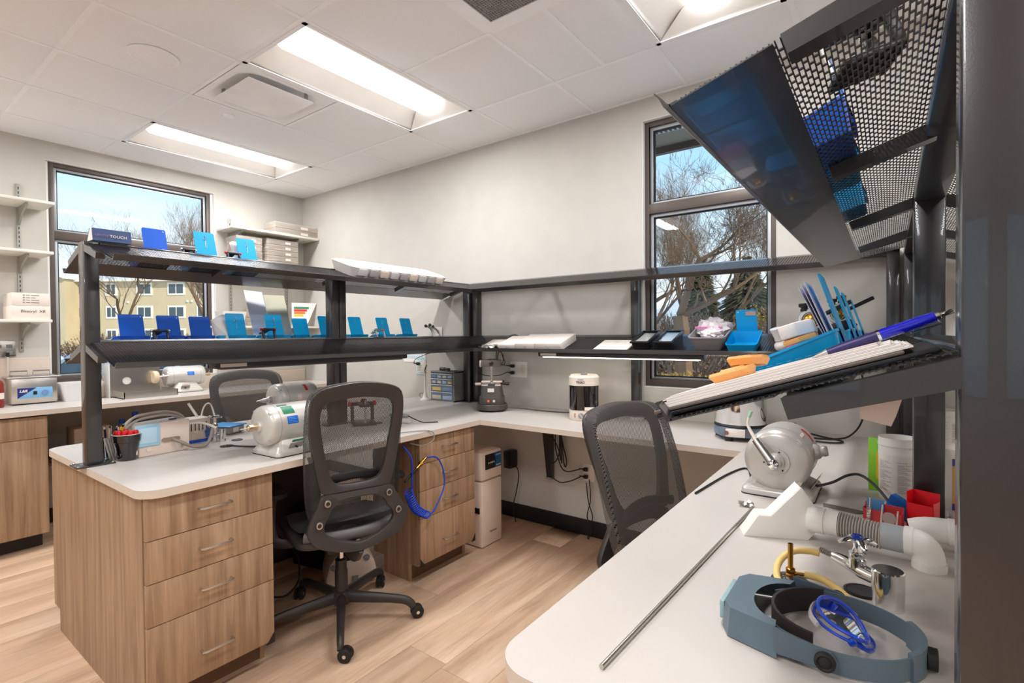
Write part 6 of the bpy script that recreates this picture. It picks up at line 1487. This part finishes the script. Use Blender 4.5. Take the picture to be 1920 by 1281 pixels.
# magnifier headband
hb_m = mat('headband_bluegrey', (92, 108, 118), .4)
th = Thing('magnifier_headband', 'blue-grey head-worn magnifier with its visor and strap on the near worktop', 'magnifier', (4.948, -2.072, ZT), 0)
def ell(t, a=.118, b=.105): return Vector((.018+a*math.cos(t), .0+b*math.sin(t), 0))
st = MB(); N = 56; vs = []
for i in range(N+1):
    t = R(-150+300*i/N); p = ell(t); nrm = Vector((math.cos(t)/.118, math.sin(t)/.105, 0)).normalized(); z0 = .004+.006*(1-math.cos(t))*.0
    for o_, z in ((0, z0), (0, z0+.034), (-.0025, z0+.034), (-.0025, z0)): vs.append(p+nrm*o_+Vector((0, 0, z)))
st.add(vs, [(i*4+k, (i+1)*4+k, (i+1)*4+(k+1) % 4, i*4+(k+1) % 4) for i in range(N) for k in range(4)]); th.part('strap', st, hb_m)
ov = MB(); vs = []
for i in range(21):
    t = R(-32+64*i/20); p = ell(t, .1215, .1085); nrm = Vector((math.cos(t)/.118, math.sin(t)/.105, 0)).normalized()
    for o_, z in ((0, .001), (0, .043), (-.009, .043), (-.009, .001)): vs.append(p+nrm*o_+Vector((0, 0, z)))
ov.add(vs, [(i*4+k, (i+1)*4+k, (i+1)*4+(k+1) % 4, i*4+(k+1) % 4) for i in range(20) for k in range(4)]+[(0, 1, 2, 3), (83, 82, 81, 80)]); th.part('size_adjuster', ov, hb_m)
th.part('adjuster_knob', MB().lathe([(.017, 0), (.017, .012), (.014, .013)], 22, T(.139, -.004, .02) @ RY(90)), rubber_m)
pd = MB(); vs = []
for i in range(31):
    t = R(105+150*i/30); p = ell(t, .098, .092)
    for o_, z in ((0, .004), (0, .048), (.006, .048), (.006, .004)): vs.append(p*(1-o_/.1)+Vector((.0, 0, z)))
pd.add(vs, [(i*4+k, (i+1)*4+k, (i+1)*4+(k+1) % 4, i*4+(k+1) % 4) for i in range(30) for k in range(4)]); th.part('forehead_pad', pd, mat('pad_brown', (46, 38, 36), .7))
# visor: hollow hood, wide at the back
O = [(-.150, -.062), (-.135, -.09), (-.055, -.112), (-.052, .112), (-.135, .09), (-.150, .062)]
vz = MB(); k = len(O); top = [(x*.93+(-.008), y*.86, .046) for x, y in O]; bot = [(x, y, .002) for x, y in O]
vz.add(bot+top, [(0, 1, k+1, k), (1, 2, k+2, k+1), (3, 4, k+4, k+3), (4, 5, k+5, k+4), (5, 0, k, k+5)])
# top plate with a round cut-out for the forehead
arc = [(-.056-.052*math.cos(R(a)), .075*math.sin(R(a)), .046) for a in range(-84, 85, 12)]
n0 = len(vz.v); vz.add([top[2], top[1], top[0], top[5], top[4], top[3]]+arc[::-1], [tuple(range(6+len(arc)))])
vz2 = MB(); vz2.add(vz.v, vz.f); th.part('visor', vz2, hb_m, ang=25)
th.part('visor_lens', MB().box((-.158, -.05, .008), (-.150, .05, .04), bev=.001), mat('visor_edge', (150, 178, 184), .2)); th.part('lens_screw', MB().ball((-.157, -.045, .03), .003, None, 8, 6), chrome_m)
for s in (-1, 1):
    A_ = MB(); A_.add([(-.06, s*.108, .008), (.02, s*.112, .010), (.03, s*.113, .024), (.02, s*.112, .038), (-.06, s*.108, .05), (-.06, s*.104, .008), (.02, s*.108, .010), (.03, s*.109, .024), (.02, s*.108, .038), (-.06, s*.104, .05)], [(0, 1, 2, 3, 4), (9, 8, 7, 6, 5), (0, 5, 6, 1), (1, 6, 7, 2), (2, 7, 8, 3), (3, 8, 9, 4)])
    th.part('side_arm', A_, hb_m); kb = th.part('pivot_knob', MB().lathe([(.0145, 0), (.0145, .006), (.011, .008), (.009, .006), (.006, .008), (0, .008)], 24, T(.012, s*.113, .024) @ RX(90 if s < 0 else -90)), rubber_m)
# safety glasses
th = Thing('safety_glasses', 'clear safety glasses with bright blue frames inside the magnifier strap', 'glasses', M=T(4.972, -2.075, ZT+.022) @ RZ(-72) @ RX(-22))
bl = mat('frame_blue', (20, 70, 200), .25, coat=.5); gl = glass_mat('clear_lens', (236, 240, 244), 1.)
def gloop(k, dz, yo): return [(k*.062*math.cos(R(a)), yo+.0+k*.036*math.sin(R(a))*(1-.25*math.cos(R(a))), dz+.006*math.cos(R(2*a))) for a in range(0, 360, 24)]
fr = MB(); fr.tube(gloop(1, .020, 0), .0034, 8, 3, closed=True); th.part('frame', fr, bl)
fr = MB(); fr.tube(gloop(.93, .008, -.004), .0026, 8, 3, closed=True); th.part('rim', fr, bl)
for a, b in (((.058, .0, .02), (.054, -.004, .01)), ((-.058, 0, .02), (-.054, -.004, .01))): th.part('hinge', MB().cyl(a, b, .006, seg=8), bl)
th.part('lens', MB().add([(x, y, z) for x, y, z in gloop(.97, .016, -.001)], [tuple(range(15))]), gl)
th.part('temple', MB().tube([(.058, .0, .016), (.045, .03, .010), (.0, .05, .006), (-.03, .045, .005)], .0028, 8, 4, flat=(1, 1.6)), bl)
th.part('temple', MB().tube([(-.058, .0, .012), (-.05, -.03, .008), (.0, -.05, .005), (.03, -.045, .004)], .003, 8, 4, flat=(1, 1.8)), mat('temple_clear', (228, 222, 218), .1, alpha=.45))
# tall white bucket and others
def bucket(label, loc, r=.052, H=.195):
    th = Thing('powder_bucket', label, 'bucket', loc, group='white powder buckets')
    th.part('body', MB().lathe([(r*.93, 0), (r*.95, .004), (r*.985, H*.70), (r, H*.72), (r, H*.76), (r*.985, H*.78), (r*.985, H*.86), (r*1.02, H*.87), (r*1.02, H*.90), (r, H*.91), (r, H), (r*.95, H), (r*.95, H*.9)], 40), white_m, ang=30)
    th.part('label', MB().lathe([(r*.956, .02), (r*.982, H*.66)], 30, RZ(170), False, False, 190), mat('label_offwhite', (230, 220, 212), .7))
    q = MB()
    for c in range(2):
        for i in range(26):
            z = .03+i*.0037
            if (i*7+c*3) % 9 == 0: continue
            a0 = 205+c*62; a1 = a0+44-((i*13+c*5) % 4)*8; q.lathe([(r*.988, z), (r*.988, z+.0011)], 8, RZ(a0), False, False, a1-a0)
    th.part('fine_print', q, mat('print_fine', (150, 140, 134), .8), kind='stuff')
    return th
bucket('white ribbed bucket with a printed label beside the right shelf post', (5.062, -1.085, ZT))
bucket('white bucket with a printed label behind the right shelf posts by the wall', (5.265, -.075, ZT), .052, .17)
th = Thing('green_packet', 'lime green and yellow packet standing behind the white bucket', 'packet', (5.005, -1.02, ZT), -10); th.part('carton', MB().box((-.022, -.004, 0), (.022, .004, .175), bev=.001), mat('lime', (150, 220, 60), .4)); th.part('yellow_patch', MB().box((.0, -.005, .04), (.022, -.0041, .13)), mat('patch_yellow', (236, 200, 50), .4)); th.part('orange_patch', MB().box((.006, -.0056, .08), (.022, -.005, .10)), mat('patch_orange', (230, 130, 40), .4))
th = Thing('purple_packet', 'purple and orange packet standing at the right, beyond the post', 'packet', (5.20, -1.12, ZT), 0); th.part('carton', MB().box((-.012, -.004, 0), (.03, .004, .15), bev=.001), mat('purple', (100, 80, 170), .4)); th.part('orange_stripe', MB().box((-.012, -.005, .02), (-.006, -.0041, .13)), mat('stripe_orange', (230, 170, 90), .4))
# red and blue card boxes
th = Thing('red_box', 'open bright red card box in front of the right shelf post', 'box', (5.112, -1.345, ZT), -22)
R_ = mat('red_card', (214, 8, 24), .4)
b = MB(); b.box((-.030, -.020, 0), (.030, -.0185, .066)); b.box((-.030, .0185, 0), (.030, .020, .095)); b.box((-.030, -.020, 0), (-.0285, .020, .095)); b.box((.0285, -.020, 0), (.030, .020, .075)); b.box((-.030, -.020, 0), (.030, .020, .0015)); th.part('carton', b, R_)
th = Thing('blue_card_box', 'tilted blue card box between the red boxes', 'box', M=T(5.06, -1.30, ZT+.012) @ RZ(-25) @ RY(24)); th.part('carton', MB().box((-.034, -.012, 0), (.034, .012, .046), bev=.001), mat('card_blue', (0, 96, 176), .4)); th.part('flap', MB().box((-.034, -.014, .022), (.034, -.0125, .046)), mat('card_blue2', (10, 78, 150), .4))
th = Thing('red_tray', 'low red tray full of small clear tools and a disc', 'tray', (5.03, -1.365, ZT), -10)
th.part('tray_body', MB().box((-.048, -.014, 0), (.04, -.012, .036)).box((-.048, .012, 0), (.04, .014, .05)).box((-.048, -.014, 0), (-.046, .014, .04)).box((.038, -.014, 0), (.04, .014, .04)).box((-.048, -.014, 0), (.04, .014, .002)), mat('tray_red', (196, 60, 62), .4))
th.part('blue_back', MB().box((-.044, .010, .03), (-.004, .012, .06)), mat('pale_blue_card', (80, 140, 190), .5))
th.part('spring_tool', MB().coil((-.034, -.017, .005), (-.034, -.017, .045), .0045, 9, .0012), steel_m); th.part('tool_rod', MB().cyl((-.034, -.017, .0), (-.030, -.017, .07), .0022, seg=8), alu_m)
th.part('disc', MB().lathe([(.004, 0), (.016, 0), (.016, .003), (.004, .003)], 24, T(.012, -.016, .022) @ RX(90)), mat('disc_taupe', (168, 150, 142), .5))
for x, s in ((-.006, .055), (.028, .045), (.02, .03), (.005, .035)): th.part('bur', MB().cyl((x, -.016, .004), (x+.003, -.015, s), .0028, .0016, seg=8), mat('bur_pink', (220, 196, 190), .3))
single('dark_pad', 'flat dark grey half-round pad on the worktop behind the hose', 'pad', MB().prism([(-.06, .012), (-.055, -.02), (.03, -.035), (.05, -.02), (.056, .0)], .003, bev=.001), mat('pad_dark', (104, 98, 92), .7), (4.935, -1.285, ZT), -4)
cable('cable', 'thick dark cable arching from the grey lathe to the blue card box', [(4.855, -1.22, .885), (4.895, -1.18, .895), (4.93, -1.13, .91), (4.965, -1.12, .915), (5.005, -1.17, .90), (5.04, -1.24, .872), (5.052, -1.27, .856)], .0042, dgrey_m)

# ---- under the worktops
th = Thing('suction_tower', 'tall white suction cabinet with a blue and black control label, on the floor', 'suction unit', (2.80, -.49, 0))
for a, c in ((0, .425), (.428, .617)): th.part('front_panel' if a == 0 else 'control_head', MB().box((-.18, -.105, a+.004), (.148, .105, c), bev=.012), mat('tower_cream', (232, 212, 196), .4))
lp = th.part('label_panel', MB().box((.1482, -.068, .50), (.1492, .098, .598)), mat('label_black', (14, 14, 18), .3))
th.part('blue_field', MB().prism([(.034, 0), (.096, 0), (.096, .094), (.022, .094), (.034, .070), (.040, .046), (.036, .02)], .0006, T(.1492, 0, .502) @ Matrix(((0, 0, 1, 0), (1, 0, 0, 0), (0, 1, 0, 0), (0, 0, 0, 1)))), mat('label_teal', (16, 92, 140), .4), parent=lp)
for i in range(5): th.part('indicator', MB().box((.1493, -.038+i*.014, .535), (.1499, -.031+i*.014, .545)), card_m, parent=lp)
th.part('indicator', MB().box((.1493, -.03, .556), (.1499, -.025, .566)), lred_m, parent=lp)
th.part('lettering', text_mb('Vaniman', .015, face_x(.15, .042, .510)), card_m, parent=lp); th.part('lettering', text_mb('VOYAGER', .011, face_x(.15, .042, .578)), card_m, parent=lp)
th.part('logo', text_mb('Vaniman', .022, face_x(.1485, -.03, .085), shear=.2), MATS['ink_soft'])
th.part('side_latch', MB().box((.08, -.112, .225), (.13, -.104, .26)), blackp_m)
th = Thing('shelf_bracket', 'black metal support bracket under the wall worktop', 'bracket', (3.12, -.02, .365))
th.part('leg', MB().add([(-.03, 0, 0), (.012, 0, 0), (.012, -.03, 0), (-.03, -.03, 0), (-.03, 0, .45), (.012, 0, .45), (.012, -.10, .45), (-.03, -.10, .45)], [(3, 2, 1, 0), (4, 7, 6, 5), (0, 4, 5, 1), (1, 5, 6, 2), (2, 6, 7, 3), (3, 7, 4, 0)]), black_m)
th.part('foot_cap', MB().box((-.034, -.036, -.012), (.016, .0, .0), bev=.001), grey_m)
th = Thing('shelf_bracket', 'second black bracket under the worktop near the right corner', 'bracket', (4.50, -.04, .365)); th.part('leg', MB().box((-.02, -.60, .38), (.02, 0, .452)).box((-.02, -.03, 0), (.02, 0, .38)), black_m)
cable('cable', 'black cable drooping from the low outlet to the bracket', [(3.355, -.04, .405), (3.28, -.05, .365), (3.20, -.05, .345), (3.13, -.05, .37), (3.10, -.05, .385)], .004)
cable('cable', 'black cable from the upper low plug running up beneath the worktop', [(3.35, -.04, .455), (3.27, -.05, .43), (3.22, -.05, .44), (3.19, -.05, .50), (3.17, -.06, .60), (3.18, -.06, .76)], .004)
cable('cable', 'coiled bundle of black cable hanging under the wall worktop', [(3.22, -.06, .48), (3.215, -.06, .60), (3.20, -.06, .70), (3.225, -.06, .60), (3.235, -.06, .50), (3.25, -.06, .46), (3.26, -.06, .50), (3.235, -.06, .60), (3.21, -.06, .70), (3.205, -.06, .60), (3.21, -.06, .50)], .0045)
cable('cable', 'black cable making a small loop beside the black bracket', [(3.135, -.05, .66), (3.17, -.05, .61), (3.195, -.05, .55), (3.17, -.05, .49), (3.135, -.05, .465)], .004)
cable('cable', 'pair of black cables hanging to the floor left of the leaning chair', [(3.40, -.04, .37), (3.42, -.05, .25), (3.45, -.05, .15), (3.42, -.05, .06), (3.425, -.07, .006), (3.44, -.05, .06), (3.41, -.05, .15), (3.43, -.04, .26), (3.42, -.035, .395)], .0035)
th = Thing('power_brick', 'black power adapter on the wall behind the suction cabinet', 'adapter', (2.775, -.05, .385)); th.part('body', MB().box((-.035, -.05, 0), (.035, .045, .13), bev=.012), blackp_m); th.part('cord', MB().tube([(.035, -.02, .02), (.075, -.02, .01), (.085, -.02, -.06), (.06, -.02, -.18), (.04, -.02, -.25), (.04, -.02, -.33), (.05, -.02, -.36), (.07, -.04, -.38)], .004, 7, 6), blackp_m)
single('junction_box', 'small metal box fixed under the corner of the wall worktop', 'box', MB().box((-.05, -.03, -.05), (.05, .03, 0), bev=.004), alu_m, (3.12, -.46, ZT-TH))
th = Thing('dust_collector', 'white rounded dust collector with lit indicator lights under the peninsula', 'dust collector', M=T(2.57, -1.32, 0) @ RZ(62) @ Matrix.Scale(1.05, 4))
pf = [(-.13, 0), (.13, 0), (.13, .06), (.115, .12), (.085, .165), (.04, .19), (-.04, .19), (-.085, .165), (-.115, .12), (-.13, .06)]
th.part('housing', MB().prism(pf, .20, T(0, .10, 0) @ RX(90), bev=.02), mat('dome_cream', (226, 208, 192), .4))
fp = th.part('display', MB().prism([(-.06, .135), (.05, .135), (.055, .155), (.03, .182), (-.035, .182), (-.065, .155)], .002, T(-.02, -.100, 0) @ RX(90)), mat('display_black', (20, 22, 26), .2))
for x, z, c in ((-.055, .150, (255, 170, 40)), (.005, .150, (20, 210, 230)), (.012, .166, (255, 140, 40))): th.part('indicator_light', MB().box((x-.012, -.1035, z-.004), (x+.004, -.102, z+.003)), mat('led_%d' % c[1], c, .4, emit=3), parent=fp)
th.part('side_port', MB().lathe([(.017, 0), (.017, .003), (.013, .004)], 20, T(.075, -.10, .135) @ RX(90)), grey_m); th.part('side_port', MB().lathe([(.017, 0), (.017, .003), (.013, .004)], 20, T(-.09, -.10, .11) @ RX(90)), grey_m)
th.part('filter_block', MB().box((.0, -.11, 0), (.03, -.10, .05)), grey_m)
single('black_case', 'large black box standing on the floor under the peninsula', 'case', MB().box((-.12, -.17, 0), (.12, .17, .34), bev=.008), blackp_m, (2.22, -1.22, 0), 12)
th = Thing('foot_pedal', 'polished foot pedal with a black cable on the floor under the peninsula', 'pedal', (2.36, -1.78, 0), 20); th.part('base', MB().prism(oval(.10, .075), .012), mat('pedal_grey', (120, 116, 112), .4)); th.part('plate', MB().ball((0, 0, .014), (.085, .062, .026)), chrome_m)
th.part('cord', MB().tube([(.08, .04, .01), (.16, .08, .01), (.20, .13, .08), (.16, .16, .20), (.05, .16, .28)], .0045, 7, 6), rubber_m)
# blue coiled air hose with brass gun beside the second cabinet
th = Thing('air_hose', 'blue coiled air hose with a brass nozzle hanging beside the second cabinet', 'hose', (2.97, -1.19, .78))
BX = mat('hose_blue', (20, 70, 200), .35)
th.part('straight_hose', MB().tube([(2.975, -1.27, .79), (3.0, -1.235, .72), (3.0, -1.23, .60), (3.005, -1.235, .52)], .0042, 8, 6), BX, w=True)
co = MB(); pts = []
for i in range(17*12+1):
    u = i/(17*12); c = Vector((2.99, -1.25, .55)).lerp(Vector((3.03, -1.15, .40)), u)+Vector((0, -.02*math.sin(u*math.pi), -.02*math.sin(u*math.pi))); a = 2*math.pi*i/12
    pts.append(c+Vector((math.cos(a)*.021, math.sin(a)*.019, math.sin(a)*.012)))
co.tube(pts, .0030, 6); th.part('coil', co, BX, w=True)
th.part('return_hose', MB().tube([(3.03, -1.15, .39), (3.02, -1.08, .42), (3.01, -1.0, .52), (3.0, -1.0, .62), (3.0, -1.05, .69), (2.99, -1.12, .70)], .0042, 8, 6), BX, w=True)
th.part('brass_fitting', MB().cyl((2.99, -1.19, .655), (2.99, -1.12, .70), .008, seg=10).cyl((2.99, -1.165, .672), (2.99, -1.15, .681), .012, seg=6), brass_m, w=True)
th.part('nozzle', MB().cyl((2.985, -1.27, .60), (2.99, -1.19, .655), .006, .008, seg=10), blackp_m, w=True)
th.part('hook_wire', MB().tube([(2.93, -1.25, .852), (2.98, -1.16, .853), (3.02, -1.10, .845), (3.03, -1.10, .80), (3.0, -1.15, .775), (2.95, -1.2, .79)], .003, 7, 6), grey_m, w=True)
th.part('chain', MB().tube([(2.99, -1.16, .775), (2.99, -1.155, .73), (2.99, -1.155, .68)], .0022, 6), steel_m, w=True)

# ---- left wall shelving on slotted standards
shm = mat('shelf_white', (232, 228, 218), .5); brm = mat('bracket_grey', (168, 164, 156), .5, metal=.3)
def standard(label, y, z0, z1):
    th = Thing('shelf_standard', label, 'shelf standard', (.0, y, z0), group='slotted shelf standards'); th.part('channel', MB().box((0, -.0125, 0), (.013, .0125, z1-z0), bev=.002), brm)
    q = MB(); z = .02
    while z < z1-z0-.03: q.box((.0128, -.003, z), (.0136, .003, z+.018)); z += .0318
    th.part('slots', q, dgrey_m, kind='stuff')
def wshelf(label, y0, y1, z, dep, ys, x0=.014):
    th = Thing('wall_board', label, 'shelf', (.0, (y0+y1)/2, z), group='white boards of the left wall shelving')
    th.part('board', MB().box((x0, y0, z), (x0+dep, y1, z+.019), bev=.0015), shm, w=True)
    for y in ys:
        th.part('bracket', MB().add([(.013, y-.006, z-.001), (.013+dep*.84, y-.006, z-.001), (.013+dep*.84, y-.006, z-.018), (.013+dep*.35, y-.006, z-.06), (.018, y-.006, z-.125), (.013, y-.006, z-.125),
                                     (.013, y+.006, z-.001), (.013+dep*.84, y+.006, z-.001), (.013+dep*.84, y+.006, z-.018), (.013+dep*.35, y+.006, z-.06), (.018, y+.006, z-.125), (.013, y+.006, z-.125)],
                                    [(0, 1, 2, 3, 4, 5), (11, 10, 9, 8, 7, 6)]+[(i, 6+i, 6+(i+1) % 6, (i+1) % 6) for i in range(6)]), brm, w=True)
standard('slotted grey standard left of the left window', -2.222, 1.28, 2.485); standard('slotted grey standard right of the left window', -.762, 1.2, 2.49); standard('slotted grey standard near the room corner', -.20, 1.2, 2.49)
wshelf('highest white board left of the left window', -2.72, -2.085, 2.315, .29, (-2.222, -2.63)); wshelf('middle white board left of the left window', -2.72, -2.095, 1.965, .29, (-2.222, -2.63)); wshelf('lowest white board left of the left window, carrying two cartons', -2.72, -2.11, 1.487, .29, (-2.222, -2.63))
wshelf('high white board in the corner carrying clear cases', -.878, -.012, 2.357, .29, (-.762, -.20)); wshelf('low white board in the corner behind the blue pans', -.99, -.012, 1.455, .29, (-.762, -.20)); wshelf('middle white board in the corner carrying a stack of clear cases', -.88, -.012, 2.03, .26, (-.762, -.20))
th = Thing('carton', 'white carton with a printed checklist, upper one left of the window', 'box', (.155, -2.213, 1.6015)); th.part('carton_body', MB().box((-.12, -.102, 0), (.125, .094, .086), bev=.002), card_m)
for i in range(4):
    z = .070-i*.0165
    th.part('tick_box', MB().box((.1252, -.044, z-.004), (.1256, -.034, z+.004)), grey_m); th.part('print_line', MB().box((.1252, -.028, z-.0015), (.1256, -.008, z+.0015)), ink_m); th.part('print_line', MB().box((.1252, -.002, z-.0015), (.1256, .04-.018*(i == 1), z+.0015)), ink_m)
th = Thing('carton', 'white carton with handwriting, lower one left of the window', 'box', (.155, -2.213, 1.5065)); th.part('carton_body', MB().box((-.12, -.105, 0), (.125, .098, .094), bev=.002), card_m)
th.part('handwriting', text_mb('Bisacryl  XR', .026, face_x(.1254, -.057, .048), shear=.15), ink_m)
clr = mat('case_clear', (224, 214, 202), .12, alpha=.42)
def case(label, loc, w, d, h, ncell=8, rz=0):
    th = Thing('clear_case', label, 'case', loc, rz, group='clear divided cases'); th.part('case_body', MB().box((-d/2, -w/2, 0), (d/2, w/2, h), bev=.003), clr)
    th.part('lid', MB().box((-d/2-.002, -w/2-.002, h*.72), (d/2+.002, w/2+.002, h*.80)), clr); th.part('label', MB().box((d/2+.0003, w*.08, h*.25), (d/2+.001, w*.25, h*.65)), card_m)
    rn = random.Random(int(loc[2]*1000)+ncell)
    for i in range(ncell):
        if rn.random() < .3: continue
        y = -w/2+w*(i+.5)/ncell; th.part('contents', MB().box((-d*.3, y-w/ncell*.35, .004), (d*.42, y+w/ncell*.35, h*rn.uniform(.3, .6)), bev=.002), mat('cell_%d' % rn.randint(0, 3), [(196, 176, 150), (206, 196, 186), (150, 136, 124), (222, 190, 150)][rn.randint(0, 3)], .6))
for k in range(2): case('clear divided case on the high corner board, %s of two' % ('lower', 'upper')[k], (.17, -.225, 2.3765+.058*k), .46, .2, .056)
for k in range(5): case('clear divided case on the middle corner board, right stack, %s' % ('lowest', 'second from below', 'middle', 'second from top', 'topmost')[k], (.16, -.375, 2.0495+.054*k), .32, .2, .052)
for k in range(4): case('clear divided case on the middle corner board, left stack, %s' % ('lowest', 'second', 'third', 'topmost')[k], (.16, -.70, 2.0495+.064*k), .24, .2, .062, 5)
# items on the low corner board
th = Thing('white_bin', 'white bin with folded papers behind the first light blue pan', 'bin', (.18, -.84, 1.4745)); b = MB(); shell(b, [(rrect(.14, .16, .015, 4), 0), (rrect(.18, .22, .02, 4), .13), (rrect(.174, .214, .018, 4), .13), (rrect(.136, .156, .014, 4), .004)]); th.part('body', b, white_m)
for k in range(5):
    single('small_drawer_box', 'beige small drawer box in a stack on the low corner board, %s' % ('lowest', 'second', 'middle', 'fourth', 'topmost')[k], 'box', MB().box((-.08, -.055, 0), (.08, .055, .04), bev=.003).box((.08, -.012, .015), (.084, .012, .025)), mat('beige_drawer', (204, 184, 164), .6), (.17, -.60, 1.4745+.0412*k), group='beige drawer boxes in the corner')
th = Thing('color_chart', 'white folder with a rainbow-coloured corner standing in the corner', 'folder', (.20, -.12, 1.4745), -20)
th.part('folder', MB().add([(0, -.12, 0), (0, .02, 0), (0, .12, .24), (0, -.12, .24), (-.012, -.12, 0), (-.012, .02, 0), (-.012, .12, .24), (-.012, -.12, .24)], [(0, 1, 2, 3), (7, 6, 5, 4), (0, 4, 5, 1), (1, 5, 6, 2), (2, 6, 7, 3), (3, 7, 4, 0)]), paper_m)
for i, c in enumerate(((240, 200, 60), (240, 130, 50), (220, 50, 50), (60, 140, 100))): th.part('colour_band', MB().box((.0006, -.10, .10+i*.026), (.0012, -.01+i*.018, .122+i*.026)), mat('band_%d' % i, c, .6))
# under the window worktop: shelf with bottles and boxes
single('low_shelf_board', 'dark low shelf board under the left window worktop', 'shelf', MB().box((0, -2.20, 0), (.42, -.6, .02)), mat('dark_board', (84, 66, 54), .6), (.012, 0, .50))
for i, (x, y, c) in enumerate(((.26, -1.62, (24, 24, 26)), (.24, -1.70, (160, 120, 90)), (.25, -1.36, (235, 235, 235)), (.24, -1.20, (240, 240, 240)))):
    th = Thing('bottle', ['dark bottle with a blue cap under the left worktop', 'amber bottle with a blue cap behind the hoses', 'white bottle with a blue spray head under the worktop', 'white jug near the far chair under the worktop'][i], 'bottle', (x, y, .52)); H_ = (.27, .22, .22, .18)[i]
    th.part('body', MB().lathe([(.04, 0), (.045, .01), (.045, H_*.65), (.02, H_*.82), (.018, H_*.86)], 20), mat('btl_%d' % i, c, .3)); th.part('cap', MB().cyl((0, 0, H_*.86), (0, 0, H_), .02, seg=14), blue_m)
single('beige_bin', 'beige bin on the low shelf beneath the metal hood', 'bin', MB().box((-.1, -.11, 0), (.1, .11, .20), bev=.01), mat('bin_beige', (190, 168, 146), .6), (.22, -1.90, .52))
single('white_bag', 'crumpled white bag on the low shelf beneath the far lathe', 'bag', crumple((0, 0, .07), (.11, .1, .07), 21), paper_m, (.25, -.98, .52), ang=8)
cable('cable', 'coil of black cable lying on the low shelf by the base cabinet', [(.40, -2.16, .526), (.38, -2.08, .53), (.36, -2.0, .56), (.37, -1.94, .54), (.40, -2.0, .53), (.41, -2.1, .55), (.38, -2.13, .56), (.36, -2.02, .58), (.30, -1.9, .60)], .005)
